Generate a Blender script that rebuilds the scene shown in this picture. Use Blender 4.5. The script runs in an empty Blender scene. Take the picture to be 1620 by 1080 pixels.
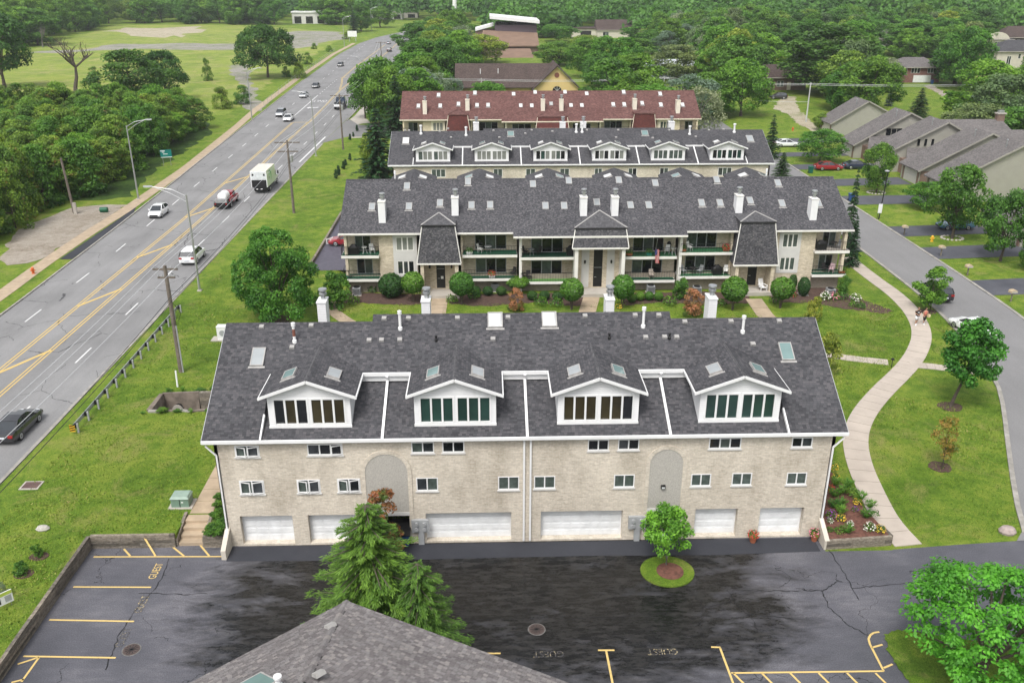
import bpy, math, random
import numpy as np
from mathutils import Vector, Matrix
random.seed(7)
rng = np.random.default_rng(7)
R = math.radians
SC = bpy.context.scene
C = SC.collection
# camera, sky, sun, exposure
H, FPX, TILT, YAW = 32.0, 1400.0, math.atan(585 / 1400.0), R(1.6)
cam_d = bpy.data.cameras.new('camera')
cam_d.sensor_width = 36.0
cam_d.lens = FPX / 1620 * 36
cam_d.clip_start = 0.5
cam_d.clip_end = 5000
cam = bpy.data.objects.new('camera', cam_d)
cam.location = (0, 0, H)
cam.rotation_euler = (math.pi / 2 - TILT, 0, -YAW)
C.objects.link(cam)
SC.camera = cam
SUN_EL, SUN_AZ = R(58), R(205)          # azimuth clockwise from +Y
world = bpy.data.worlds.new('World')
SC.world = world
world.use_nodes = True
wn, wl = world.node_tree.nodes, world.node_tree.links
wn.clear()
w_out = wn.new('ShaderNodeOutputWorld')
w_bg = wn.new('ShaderNodeBackground')
w_sky = wn.new('ShaderNodeTexSky')
w_sky.sky_type = 'NISHITA'
w_sky.sun_disc = False
w_sky.sun_elevation = SUN_EL
w_sky.sun_rotation = SUN_AZ
w_sky.dust_density = 4.0
w_sky.air_density = 1.3
w_hs = wn.new('ShaderNodeHueSaturation')      # an overcast sky is nearly grey
w_hs.inputs['Saturation'].default_value = 0.22
w_bg.inputs['Strength'].default_value = 0.15
wl.new(w_sky.outputs[0], w_hs.inputs['Color'])
wl.new(w_hs.outputs[0], w_bg.inputs['Color'])
wl.new(w_bg.outputs[0], w_out.inputs['Surface'])
sun_d = bpy.data.lights.new('sun', 'SUN')
sun_d.energy = 1.5
sun_d.angle = R(18)
sun_d.color = (1.0, 0.965, 0.91)
sun = bpy.data.objects.new('sun', sun_d)
sd = Vector((math.sin(SUN_AZ) * math.cos(SUN_EL), math.cos(SUN_AZ) * math.cos(SUN_EL), math.sin(SUN_EL)))
sun.rotation_euler = sd.to_track_quat('Z', 'Y').to_euler()
sun.location = (0, -40, 90)
C.objects.link(sun)
vs = SC.view_settings
vs.view_transform = 'Standard'
vs.look = 'None'
vs.gamma = 1.0
vs.exposure = 0.55
vs.use_curve_mapping = False
SC.cycles.max_bounces = 6
SC.cycles.diffuse_bounces = 3
SC.cycles.glossy_bounces = 2
SC.cycles.transmission_bounces = 3
SC.cycles.transparent_max_bounces = 6
# measuring: photograph pixel -> place
_ct, _st, _cp, _sp = math.cos(TILT), math.sin(TILT), math.cos(YAW), math.sin(YAW)
_F = Vector((_sp * _ct, _cp * _ct, -_st)); _R = Vector((_cp, -_sp, 0)); _U = Vector((_sp * _st, _cp * _st, _ct))
def ray(px, py):
 return _F + _R * ((px - 810) / FPX) + _U * ((540 - py) / FPX)
def G(px, py, z=0.0):                       # on the level z
 d = ray(px, py); k = (z - H) / d.z
 return Vector((d.x * k, d.y * k, z))
def sstep(a, b, t):
 t = min(1.0, max(0.0, (t - a) / (b - a))); return t * t * (3 - 2 * t)
LOT_X, LOT_Y = -24.2, 45.15
def hz(x, y):                               # height of the ground
 if x > LOT_X and y < (LOT_Y if x < 20 else 43.5 + max(0, x - 24) * 0.09):
  return -0.06
 if -18.95 < x < -17.35 and y < 47.25: return -0.06                      # steps
 if -26.2 < x < -18.5 and 61.5 < y < 64.4: return -0.7                   # open culvert
 if x >= 19.5: return 0.3 * sstep(43.5, 60, y)
 l = sstep(15.9, 17.2, -x)
 return 0.3 * sstep(46, 60, y) * (1 - l) + 0.8 * l
def P(px, py, dz=0.0):                      # on the ground
 z = 0.3
 for _ in range(6):
  p = G(px, py, z); z = hz(p.x, p.y) + dz
  if z < 0: z = 0.0 + dz
 return G(px, py, z)
def PY(px, py, Y):                          # on the upright plane y = Y -> x, z
 d = ray(px, py); k = Y / d.y
 return d.x * k, H + d.z * k
def SL(px, py, y0, z0, k):                  # on the slope z = z0 + k (y - y0)
 d = ray(px, py); t = (z0 - k * y0 - H) / (d.z - k * d.y)
 return Vector((d.x * t, d.y * t, H + d.z * t))
# objects
def tag(o, label=None, cat=None, group=None, kind=None):
 if label: o['label'] = label
 if cat: o['category'] = cat
 if group: o['group'] = group
 if kind: o['kind'] = kind
 return o
def thing(name, label, cat, loc=(0, 0, 0), rz=0.0, group=None):
 o = bpy.data.objects.new(name, None)
 o.empty_display_size = 0.3
 o.location = loc; o.rotation_euler = (0, 0, rz)
 C.objects.link(o)
 return tag(o, label, cat, group)
def root_of(o):
 while o.parent: o = o.parent
 return o
def copy_tree(o, parent=None):
 c = o.copy(); C.objects.link(c)
 if parent is not None: c.parent = parent
 for ch in list(o.children): copy_tree(ch, c)
 return c
def auto_uv(me):
 n = len(me.polygons)
 if not n: return
 nl = len(me.loops)
 nor = np.empty(n * 3); me.polygons.foreach_get('normal', nor); nor = nor.reshape(-1, 3)
 tot = np.empty(n, dtype=np.int32); me.polygons.foreach_get('loop_total', tot)
 vi = np.empty(nl, dtype=np.int32); me.loops.foreach_get('vertex_index', vi)
 co = np.empty(len(me.vertices) * 3); me.vertices.foreach_get('co', co); co = co.reshape(-1, 3)
 flat = np.abs(nor[:, 2]) > 0.985
 h = np.stack([-nor[:, 1], nor[:, 0], np.zeros(n)], 1)
 h[flat] = (1, 0, 0)
 h /= np.maximum(np.linalg.norm(h, axis=1, keepdims=True), 1e-9)
 v = np.cross(nor, h); v[flat] = (0, 1, 0)
 hl, vl = np.repeat(h, tot, 0), np.repeat(v, tot, 0)
 p = co[vi]
 uv = np.stack([(p * hl).sum(1), (p * vl).sum(1)], 1)
 layer = me.uv_layers.new(name='UVMap')
 layer.data.foreach_set('uv', uv.astype(np.float32).ravel())
class MB:
 def __init__(s): s.v = []; s.f = []
 def poly(s, pts):
  n = len(s.v); s.v += [tuple(p) for p in pts]; s.f.append(tuple(range(n, n + len(pts)))); return s
 def box(s, x0, y0, z0, x1, y1, z1):
  n = len(s.v)
  s.v += [(x0, y0, z0), (x1, y0, z0), (x1, y1, z0), (x0, y1, z0), (x0, y0, z1), (x1, y0, z1), (x1, y1, z1), (x0, y1, z1)]
  s.f += [tuple(n + i for i in q) for q in ((0, 3, 2, 1), (4, 5, 6, 7), (0, 1, 5, 4), (1, 2, 6, 5), (2, 3, 7, 6), (3, 0, 4, 7))]
  return s
 def hexa(s, b, t):                      # four bottom points, four top points
  n = len(s.v); s.v += [tuple(p) for p in b] + [tuple(p) for p in t]
  s.f += [tuple(n + i for i in q) for q in ((0, 3, 2, 1), (4, 5, 6, 7), (0, 1, 5, 4), (1, 2, 6, 5), (2, 3, 7, 6), (3, 0, 4, 7))]
  return s
 def beam(s, a, b, w, h, up=(0, 0, 1)):  # a bar from a to b, w wide, h high
  a, b = Vector(a), Vector(b); d = (b - a).normalized(); u = Vector(up)
  sd_ = d.cross(u)
  if sd_.length < 1e-4: sd_ = d.cross(Vector((1, 0, 0)))
  sd_.normalize(); u = sd_.cross(d).normalized()
  q = [sd_ * (w / 2 * i) + u * (h / 2 * j) for i, j in ((-1, -1), (1, -1), (1, 1), (-1, 1))]
  return s.hexa([a + c for c in q], [b + c for c in q])
 def prism(s, pts, vec):                 # polygon swept along vec
  pts = [Vector(p) for p in pts]; vec = Vector(vec); m = len(pts); n = len(s.v)
  s.v += [tuple(p) for p in pts] + [tuple(p + vec) for p in pts]
  s.f.append(tuple(range(n + m - 1, n - 1, -1))); s.f.append(tuple(range(n + m, n + 2 * m)))
  s.f += [(n + i, n + (i + 1) % m, n + m + (i + 1) % m, n + m + i) for i in range(m)]
  return s
 def tube(s, pts, rad, n=8):
  pts = [Vector(p) for p in pts]
  if not hasattr(rad, '__len__'): rad = [rad] * len(pts)
  b = len(s.v)
  for i, p in enumerate(pts):
   d = (pts[min(i + 1, len(pts) - 1)] - pts[max(i - 1, 0)]).normalized()
   x = d.cross(Vector((0, 0, 1)))
   if x.length < 0.05: x = d.cross(Vector((1, 0, 0)))
   x.normalize(); y = d.cross(x)
   for k in range(n):
    a = 2 * math.pi * k / n
    s.v.append(tuple(p + (x * math.cos(a) + y * math.sin(a)) * rad[i]))
  for i in range(len(pts) - 1):
   for k in range(n):
    s.f.append((b + i * n + k, b + i * n + (k + 1) % n, b + (i + 1) * n + (k + 1) % n, b + (i + 1) * n + k))
  s.f.append(tuple(b + k for k in range(n - 1, -1, -1)))
  s.f.append(tuple(b + (len(pts) - 1) * n + k for k in range(n)))
  return s
 def lathe(s, prof, c=(0, 0, 0), n=14, sx=1.0, sy=1.0):
  b = len(s.v)
  for r, z in prof:
   for k in range(n):
    a = 2 * math.pi * k / n
    s.v.append((c[0] + r * math.cos(a) * sx, c[1] + r * math.sin(a) * sy, c[2] + z))
  for i in range(len(prof) - 1):
   for k in range(n):
    s.f.append((b + i * n + k, b + i * n + (k + 1) % n, b + (i + 1) * n + (k + 1) % n, b + (i + 1) * n + k))
  s.f.append(tuple(b + k for k in range(n - 1, -1, -1)))
  s.f.append(tuple(b + (len(prof) - 1) * n + k for k in range(n)))
  return s
 def loft(s, rings, cap=True):           # closed rings of equal length
  n = len(rings[0]); b = len(s.v)
  for r in rings: s.v += [tuple(p) for p in r]
  for i in range(len(rings) - 1):
   for k in range(n):
    s.f.append((b + i * n + k, b + i * n + (k + 1) % n, b + (i + 1) * n + (k + 1) % n, b + (i + 1) * n + k))
  if cap:
   s.f.append(tuple(b + k for k in range(n - 1, -1, -1)))
   s.f.append(tuple(b + (len(rings) - 1) * n + k for k in range(n)))
  return s
 def build(s, name, m, parent=None, label=None, smooth=False, uv=True):
  me = bpy.data.meshes.new(name)
  v = s.v
  if parent is not None:
   L = root_of(parent).location
   if L.length > 0: v = [(p[0] - L.x, p[1] - L.y, p[2] - L.z) for p in v]
  me.from_pydata(v, [], s.f)
  me.materials.append(m)
  if smooth: me.polygons.foreach_set('use_smooth', [True] * len(me.polygons))
  me.update()
  if uv: auto_uv(me)
  o = bpy.data.objects.new(name, me); C.objects.link(o)
  if parent is not None: o.parent = parent
  if label: o['label'] = label
  return o
def piece(name, me, parent, loc, rot=(0, 0, 0), scale=(1, 1, 1)):    # one more object on shared mesh data, placed in world space of an unrotated root
 o = bpy.data.objects.new(name, me); C.objects.link(o); o.parent = parent
 L = root_of(parent).location if parent is not None else Vector((0, 0, 0))
 o.location = Vector(loc) - L; o.rotation_euler = rot; o.scale = scale
 return o
def mesh_of(mb, name, m, smooth=False):
 o = mb.build(name, m, smooth=smooth); me = o.data; bpy.data.objects.remove(o); return me
# materials
_mats = {}
class N:
 def __init__(s, name):
  s.m = bpy.data.materials.new(name); s.m.use_nodes = True
  s.t = s.m.node_tree; s.n = s.t.nodes; s.l = s.t.links
  s.b = s.n['Principled BSDF']
 def new(s, kind, **kw):
  x = s.n.new(kind)
  for k, v in kw.items(): setattr(x, k, v)
  return x
 def link(s, a, b): s.l.new(a, b); return s
 def coord(s, which='Object'): return s.new('ShaderNodeTexCoord').outputs[which]
 def pos(s): return s.new('ShaderNodeNewGeometry').outputs['Position']
 def noise(s, vec, scale, detail=4, rough=0.55, dist=0.0):
  x = s.new('ShaderNodeTexNoise'); x.inputs['Scale'].default_value = scale
  x.inputs['Detail'].default_value = detail; x.inputs['Roughness'].default_value = rough
  x.inputs['Distortion'].default_value = dist
  s.link(vec, x.inputs['Vector']); return x.outputs['Fac']
 def ramp(s, fac, stops, interp='LINEAR'):
  x = s.new('ShaderNodeValToRGB'); e = x.color_ramp.elements; x.color_ramp.interpolation = interp
  while len(e) > 1: e.remove(e[-1])
  e[0].position = stops[0][0]; e[0].color = (*stops[0][1], 1)
  for p, c in stops[1:]:
   q = e.new(p); q.color = (*c, 1)
  s.link(fac, x.inputs['Fac']); return x.outputs['Color']
 def math(s, op, a, b=0.0, c=0.0):
  x = s.new('ShaderNodeMath', operation=op)
  for i, v in enumerate((a, b, c)):
   if isinstance(v, (int, float)): x.inputs[i].default_value = v
   else: s.link(v, x.inputs[i])
  return x.outputs[0]
 def mix(s, fac, a, b, mode='MIX'):
  x = s.new('ShaderNodeMix', data_type='RGBA', blend_type=mode)
  for i, v in ((0, fac), (6, a), (7, b)):
   if isinstance(v, (int, float)): x.inputs[i].default_value = v
   elif isinstance(v, tuple): x.inputs[i].default_value = (*v, 1)
   else: s.link(v, x.inputs[i])
  return x.outputs[2]
 def scalev(s, vec, sc):
  x = s.new('ShaderNodeMapping'); x.inputs['Scale'].default_value = sc; s.link(vec, x.inputs['Vector']); return x.outputs[0]
 def bump(s, h, strength=0.3, dist=0.02):
  x = s.new('ShaderNodeBump'); x.inputs['Strength'].default_value = strength; x.inputs['Distance'].default_value = dist
  s.link(h, x.inputs['Height']); s.link(x.outputs[0], s.b.inputs['Normal']); return x
 def done(s, col=None, rough=None, metal=0.0, spec=0.4):
  if col is not None:
   if isinstance(col, tuple): s.b.inputs['Base Color'].default_value = (*col, 1)
   else: s.link(col, s.b.inputs['Base Color'])
  if rough is not None:
   if isinstance(rough, (int, float)): s.b.inputs['Roughness'].default_value = rough
   else: s.link(rough, s.b.inputs['Roughness'])
  s.b.inputs['Metallic'].default_value = metal
  s.b.inputs['Specular IOR Level'].default_value = spec
  return s.m
def mat(name, col, rough=0.7, var=0.15, scale=3.0, metal=0.0, spec=0.4, bump=0.0, bscale=25.0):
 if name in _mats: return _mats[name]
 k = N(name); v = k.coord()
 f = k.noise(v, scale, 5)
 lo = tuple(max(0, c * (1 - var)) for c in col); hi = tuple(min(1, c * (1 + var)) for c in col)
 c = k.ramp(f, [(0.3, lo), (0.7, hi)])
 if bump: k.bump(k.noise(v, bscale, 4), bump, 0.03)
 _mats[name] = k.done(c, rough, metal, spec); return _mats[name]
def shingle_mat(name, cols, w=0.32, h=0.145, streak=0.12, by_object=False):
 k = N(name); uv = k.coord('UV')
 sep = k.new('ShaderNodeSeparateXYZ'); k.link(uv, sep.inputs[0])
 vr = k.math('DIVIDE', sep.outputs[1], h); row = k.math('FLOOR', vr)
 wn_ = k.new('ShaderNodeTexWhiteNoise', noise_dimensions='1D'); k.link(row, wn_.inputs['W'])
 ur = k.math('ADD', k.math('DIVIDE', sep.outputs[0], w), wn_.outputs['Value'])
 col = k.math('FLOOR', ur)
 cv = k.new('ShaderNodeCombineXYZ'); k.link(col, cv.inputs[0]); k.link(row, cv.inputs[1])
 w2 = k.new('ShaderNodeTexWhiteNoise', noise_dimensions='2D'); k.link(cv.outputs[0], w2.inputs['Vector'])
 rnd = w2.outputs['Value']
 if by_object: rnd = k.new('ShaderNodeObjectInfo').outputs['Random']
 c = k.ramp(rnd, [(i / max(1, len(cols) - 1), q) for i, q in enumerate(cols)])
 big = k.noise(k.pos(), 0.35, 5, 0.6)
 fine = k.noise(k.pos(), 30, 2, 0.6)
 c = k.mix(1.0, c, k.ramp(big, [(0.3, (1 - streak,) * 3), (0.7, (1 + streak,) * 3)]), 'MULTIPLY')
 c = k.mix(1.0, c, k.ramp(fine, [(0.3, (0.8,) * 3), (0.7, (1.2,) * 3)]), 'MULTIPLY')
 if not by_object:
  fv = k.math('FRACT', vr); fu = k.math('FRACT', ur)
  gap = k.math('MULTIPLY', k.math('GREATER_THAN', fv, 0.10), k.math('GREATER_THAN', fu, 0.05))
  c = k.mix(gap, k.mix(0.55, c, (0.012, 0.012, 0.014)), c)
  k.bump(k.math('ADD', k.math('SUBTRACT', 1.0, fv), k.math('MULTIPLY', rnd, 0.6)), 0.5, 0.012)
 else:
  k.bump(fine, 0.3, 0.01)
 return k.done(c, 0.9, 0, 0.25)
def brick_mat(name, c1, c2, mortar, bw=0.203, bh=0.068, m=0.011):
 k = N(name); uv = k.coord('UV')
 b = k.new('ShaderNodeTexBrick'); k.link(uv, b.inputs['Vector'])
 b.inputs['Scale'].default_value = 1; b.inputs['Brick Width'].default_value = bw; b.inputs['Row Height'].default_value = bh
 b.inputs['Mortar Size'].default_value = m; b.inputs['Mortar Smooth'].default_value = 0.2; b.inputs['Bias'].default_value = 0.0
 b.inputs['Color1'].default_value = (*c1, 1); b.inputs['Color2'].default_value = (*c2, 1); b.inputs['Mortar'].default_value = (*mortar, 1)
 st = k.noise(k.scalev(k.pos(), (0.5, 0.5, 0.22)), 1.0, 5, 0.65)
 c = k.mix(1.0, b.outputs['Color'], k.ramp(st, [(0.25, (0.66, 0.64, 0.61)), (0.5, (0.97, 0.97, 0.97)), (0.7, (1.08, 1.08, 1.08))]), 'MULTIPLY')
 f = k.noise(k.pos(), 7, 3, .7)
 c = k.mix(1.0, c, k.ramp(f, [(0.3, (0.86, 0.84, 0.82)), (0.7, (1.1, 1.1, 1.1))]), 'MULTIPLY')
 k.bump(k.math('SUBTRACT', 1.0, b.outputs['Fac']), 0.5, 0.01)
 return k.done(c, 0.85, 0, 0.3)
def siding_mat(name, col, pitch=0.13, strength=0.8):
 k = N(name); uv = k.coord('UV'); sep = k.new('ShaderNodeSeparateXYZ'); k.link(uv, sep.inputs[0])
 fr = k.math('FRACT', k.math('DIVIDE', sep.outputs[1], pitch))
 line = k.math('LESS_THAN', fr, 0.09)
 f = k.noise(k.pos(), 1.2, 5)
 c = k.ramp(f, [(0.3, tuple(x * 0.92 for x in col)), (0.7, col)])
 c = k.mix(k.math('MULTIPLY', line, 0.38), c, (0.12, 0.12, 0.12))
 k.bump(k.math('SUBTRACT', 1.0, fr), strength, 0.02)
 return k.done(c, 0.55, 0, 0.4)
def leaf_mat(name, dark, lite, accent=None, acc=0.0, trans=0.3):
 k = N(name); dark = tuple(x * q for x, q in zip(dark, (1.6, 1.6, 2.0))); lite = tuple(x * q for x, q in zip(lite, (1.55, 1.62, 1.9)))
 at = k.new('ShaderNodeAttribute', attribute_name='v'); oi = k.new('ShaderNodeObjectInfo')
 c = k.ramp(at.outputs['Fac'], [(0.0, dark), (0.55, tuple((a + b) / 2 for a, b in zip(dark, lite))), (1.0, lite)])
 nz = k.noise(k.coord(), 0.7, 3)
 c = k.mix(1.0, c, k.ramp(nz, [(0.3, (0.72, 0.78, 0.7)), (0.7, (1.25, 1.15, 1.1))]), 'MULTIPLY')
 if accent:
  nz2 = k.noise(k.coord(), 0.9, 2)
  c = k.mix(k.ramp(nz2, [(0.62 - acc, (0, 0, 0)), (0.72 - acc, (1, 1, 1))]), c, accent)
 c = k.mix(1.0, c, k.ramp(oi.outputs['Random'], [(0, (0.76, 0.87, 0.9)), (0.35, (0.92, 0.98, 0.92)), (0.7, (1.12, 1.06, 0.9)), (1, (1.45, 1.22, 1.0))]), 'MULTIPLY')
 k.done(c, 0.55, 0, 0.35)
 tr = k.new('ShaderNodeBsdfTranslucent'); k.link(k.mix(1.0, c, (1.3, 1.5, 0.6), 'MULTIPLY'), tr.inputs['Color'])
 ms = k.new('ShaderNodeMixShader'); ms.inputs[0].default_value = trans
 k.link(k.b.outputs[0], ms.inputs[1]); k.link(tr.outputs[0], ms.inputs[2])
 k.link(ms.outputs[0], k.n['Material Output'].inputs['Surface'])
 return k.m
# ground materials
def grass_mat(name, dark, mid, lite, dry, scale=1.0, dryness=0.0, stripes=0.0):
 k = N(name); p = k.pos()
 a = k.noise(p, 0.11 * scale, 6, 0.62, 0.6); b = k.noise(p, 0.7 * scale, 6, 0.7, 0.3); c = k.noise(p, 5.5, 5, 0.75)
 f = k.math('ADD', k.math('MULTIPLY', a, 0.5), k.math('ADD', k.math('MULTIPLY', b, 0.6), k.math('MULTIPLY', c, 0.3))); f = k.math('MULTIPLY_ADD', f, 1.15, -0.235)
 if stripes:
  w = k.new('ShaderNodeTexWave', wave_type='BANDS', bands_direction='X'); w.inputs['Scale'].default_value = 0.17
  w.inputs['Distortion'].default_value = 1.6; w.inputs['Detail'].default_value = 2
  k.link(p, w.inputs['Vector'])
  f = k.math('ADD', f, k.math('MULTIPLY', k.math('SUBTRACT', w.outputs['Fac'], 0.5), stripes))
 col = k.ramp(f, [(0.38, dark), (0.54, mid), (0.70, lite)])
 d = k.noise(p, 0.23 * scale, 7, 0.72, 1.2)
 col = k.mix(k.ramp(d, [(0.60 - dryness, (0, 0, 0)), (0.78 - dryness, (0.75,) * 3)]), col, dry)
 fine = k.noise(p, 22, 3, 0.8)
 col = k.mix(1.0, col, k.ramp(fine, [(0.32, (0.5, 0.55, 0.5)), (0.68, (1.5, 1.42, 1.5))]), 'MULTIPLY')
 k.bump(k.math('ADD', k.math('MULTIPLY', c, 1.0), fine), 0.7, 0.08)
 return k.done(col, 0.85, 0, 0.2)
M_GRASS = grass_mat('lawn_grass', (0.052, 0.105, 0.008), (0.105, 0.185, 0.016), (0.19, 0.25, 0.032), (0.27, 0.24, 0.085), 1.0, 0.075, 0.02)
M_FIELD = grass_mat('field_grass', (0.10, 0.165, 0.022), (0.175, 0.245, 0.036), (0.25, 0.29, 0.055), (0.34, 0.30, 0.14), 0.45, 0.11)
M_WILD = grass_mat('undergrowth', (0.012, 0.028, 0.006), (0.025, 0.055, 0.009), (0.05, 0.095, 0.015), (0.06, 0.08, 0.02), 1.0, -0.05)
def asphalt_mat(name, lo, hi, crack=0.0, cs=0.12, rough=0.85, streak=True):
 k = N(name); p = k.pos()
 a = k.noise(k.scalev(p, (1.0, 0.12, 1)) if streak else p, 0.55, 6, 0.65); b = k.noise(p, 0.13, 5, 0.6); c = k.noise(p, 14, 4, 0.7)
 f = k.math('ADD', k.math('MULTIPLY', a, 0.5), k.math('MULTIPLY', b, 0.5))
 col = k.ramp(f, [(0.32, lo), (0.68, hi)])
 col = k.mix(1.0, col, k.ramp(c, [(0.3, (0.84,) * 3), (0.7, (1.14,) * 3)]), 'MULTIPLY')
 if crack:
  wob = k.new('ShaderNodeTexNoise'); wob.inputs['Scale'].default_value = 0.7; wob.inputs['Detail'].default_value = 5; k.link(p, wob.inputs['Vector'])
  mx = k.new('ShaderNodeVectorMath', operation='MULTIPLY_ADD'); k.link(wob.outputs['Color'], mx.inputs[0]); mx.inputs[1].default_value = (1.3, 1.3, 0); k.link(p, mx.inputs[2])
  vv = k.new('ShaderNodeTexVoronoi', feature='DISTANCE_TO_EDGE'); vv.inputs['Scale'].default_value = cs
  k.link(k.scalev(mx.outputs[0], (1, 0.8, 0)), vv.inputs['Vector'])
  m = k.noise(p, 0.22, 3)
  cr = k.math('MULTIPLY', k.math('LESS_THAN', vv.outputs['Distance'], 0.0032 * crack), k.math('GREATER_THAN', m, 0.47))
  col = k.mix(k.math('MULTIPLY', cr, 0.75), col, (0.02, 0.02, 0.022))
 k.bump(c, 0.2, 0.01)
 return k.done(col, rough, 0, 0.35)
M_ROAD = asphalt_mat('road_asphalt', (0.155, 0.154, 0.156), (0.255, 0.253, 0.255), 1.3, 0.16)
M_STREET = asphalt_mat('street_asphalt', (0.17, 0.168, 0.17), (0.215, 0.212, 0.215), 0.0, streak=True)
M_DRIVE = asphalt_mat('driveway_asphalt', (0.055, 0.057, 0.07), (0.10, 0.102, 0.118), 0.0, streak=False)
M_APRON = asphalt_mat('apron_asphalt', (0.026, 0.028, 0.036), (0.044, 0.046, 0.056), 0.0, streak=False)
def lot_mat():
 k = N('wet_lot_asphalt'); p = k.pos()
 sep = k.new('ShaderNodeSeparateXYZ'); k.link(p, sep.inputs[0])
 ex = k.math('DIVIDE', k.math('SUBTRACT', sep.outputs[0], 0.5), 15.5); ey = k.math('DIVIDE', k.math('SUBTRACT', sep.outputs[1], 40.5), 7.2)
 rr = k.math('ADD', k.math('POWER', k.math('ABSOLUTE', ex), 4.0), k.math('POWER', k.math('ABSOLUTE', ey), 4.0))
 n1 = k.noise(k.scalev(p, (0.45, 1.1, 1)), 0.6, 8, 0.74, 0.3); n2 = k.noise(k.scalev(p, (0.45, 1.5, 1)), 2.0, 9, 0.8); n3 = k.noise(p, 16, 4, 0.7); n4 = k.noise(p, 0.16, 4)
 wet = k.ramp(k.math('MULTIPLY_ADD', rr, 0.6, k.math('MULTIPLY', k.math('SUBTRACT', n1, 0.5), 3.2)), [(0.0, (1, 1, 1)), (0.25, (1, 1, 1)), (1.0, (0, 0, 0))])
 dry = k.ramp(k.math('ADD', k.math('MULTIPLY', n4, 0.6), k.math('MULTIPLY', n2, 0.4)), [(0.32, (0.05, 0.052, 0.062)), (0.5, (0.09, 0.09, 0.105)), (0.7, (0.18, 0.175, 0.19))])
 wc = k.ramp(n2, [(0.34, (0.004, 0.004, 0.0045)), (0.5, (0.012, 0.012, 0.012)), (0.62, (0.034, 0.032, 0.031)), (0.74, (0.10, 0.095, 0.09))])
 col = k.mix(wet, dry, wc)
 col = k.mix(1.0, col, k.ramp(n3, [(0.3, (0.62,) * 3), (0.7, (1.38,) * 3)]), 'MULTIPLY')
 scr = k.noise(k.scalev(p, (0.35, 2.6, 1)), 2.1, 6, 0.8, 1.5)
 col = k.mix(k.ramp(scr, [(0.66, (0, 0, 0)), (0.74, (0.4,) * 3)]), col, (0.2, 0.19, 0.185))
 wob = k.new('ShaderNodeTexNoise'); wob.inputs['Scale'].default_value = 0.6; wob.inputs['Detail'].default_value = 6; k.link(p, wob.inputs['Vector'])
 mx = k.new('ShaderNodeVectorMath', operation='MULTIPLY_ADD'); k.link(wob.outputs['Color'], mx.inputs[0]); mx.inputs[1].default_value = (3.4, 3.4, 0); k.link(p, mx.inputs[2])
 vv = k.new('ShaderNodeTexVoronoi', feature='DISTANCE_TO_EDGE'); vv.inputs['Scale'].default_value = 0.2; k.link(k.scalev(mx.outputs[0], (1, 1, 0)), vv.inputs['Vector'])
 m = k.noise(p, 0.19, 2)
 cr = k.math('MULTIPLY', k.math('LESS_THAN', vv.outputs['Distance'], 0.0035), k.math('GREATER_THAN', m, 0.54))
 col = k.mix(k.math('MULTIPLY', cr, 0.8), col, (0.004, 0.004, 0.004))
 rg = k.mix(wet, k.ramp(n2, [(0.3, (0.5,) * 3), (0.7, (0.85,) * 3)]), k.ramp(n2, [(0.35, (0.10,) * 3), (0.62, (0.42,) * 3)]))
 k.bump(n3, 0.15, 0.008)
 return k.done(col, rg, 0, 0.35)
M_LOT = lot_mat()
def painted(name, col, under, wear=0.45):
 k = N(name); p = k.pos(); n = k.noise(p, 9, 6, 0.75)
 c = k.mix(k.ramp(n, [(wear - 0.06, (0, 0, 0)), (wear + 0.06, (1, 1, 1))]), under, col)
 return k.done(c, 0.6, 0, 0.3)
M_YEL_LOT = painted('yellow_stall_paint', (0.62, 0.45, 0.17), (0.06, 0.055, 0.05), 0.36)
M_YEL_FADED = painted('worn_stencil_paint', (0.55, 0.45, 0.25), (0.055, 0.055, 0.062), 0.545)
M_YEL_FADED2 = painted('very_worn_stencil_paint', (0.5, 0.42, 0.26), (0.055, 0.055, 0.062), 0.585)
M_YEL = painted('yellow_road_paint', (0.56, 0.40, 0.14), (0.2, 0.18, 0.15), 0.36)
M_WHITE_P = painted('white_road_paint', (0.62, 0.62, 0.62), (0.2, 0.2, 0.2), 0.38)
M_CONC = mat('pale_concrete', (0.40, 0.37, 0.33), 0.85, 0.12, 0.8, bump=0.15)
M_CONC_TAN = mat('tan_concrete', (0.37, 0.29, 0.205), 0.85, 0.18, 1.2, bump=0.15)
M_WALK = mat('pinkish_concrete', (0.42, 0.365, 0.315), 0.85, 0.10, 0.7, bump=0.12)
M_KERB = mat('kerb_concrete', (0.28, 0.265, 0.24), 0.9, 0.28, 1.6, bump=0.2)
M_GRAVEL = grass_mat('gravel', (0.20, 0.165, 0.12), (0.31, 0.275, 0.225), (0.38, 0.345, 0.29), (0.12, 0.14, 0.05), 1.6, -0.02)
M_DIRT = grass_mat('pale_dirt', (0.30, 0.265, 0.185), (0.37, 0.33, 0.24), (0.42, 0.38, 0.29), (0.14, 0.19, 0.05), 0.6, 0.07)
M_OLDLOT = grass_mat('broken_lot', (0.2, 0.195, 0.18), (0.26, 0.25, 0.225), (0.3, 0.29, 0.25), (0.13, 0.17, 0.05), 0.5, 0.14)
M_MULCH = mat('brown_mulch', (0.075, 0.045, 0.035), 0.95, 0.4, 5, bump=0.7, bscale=14)
M_MULCH_RED = mat('red_mulch', (0.125, 0.055, 0.04), 0.95, 0.4, 5, bump=0.7, bscale=14)
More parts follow.
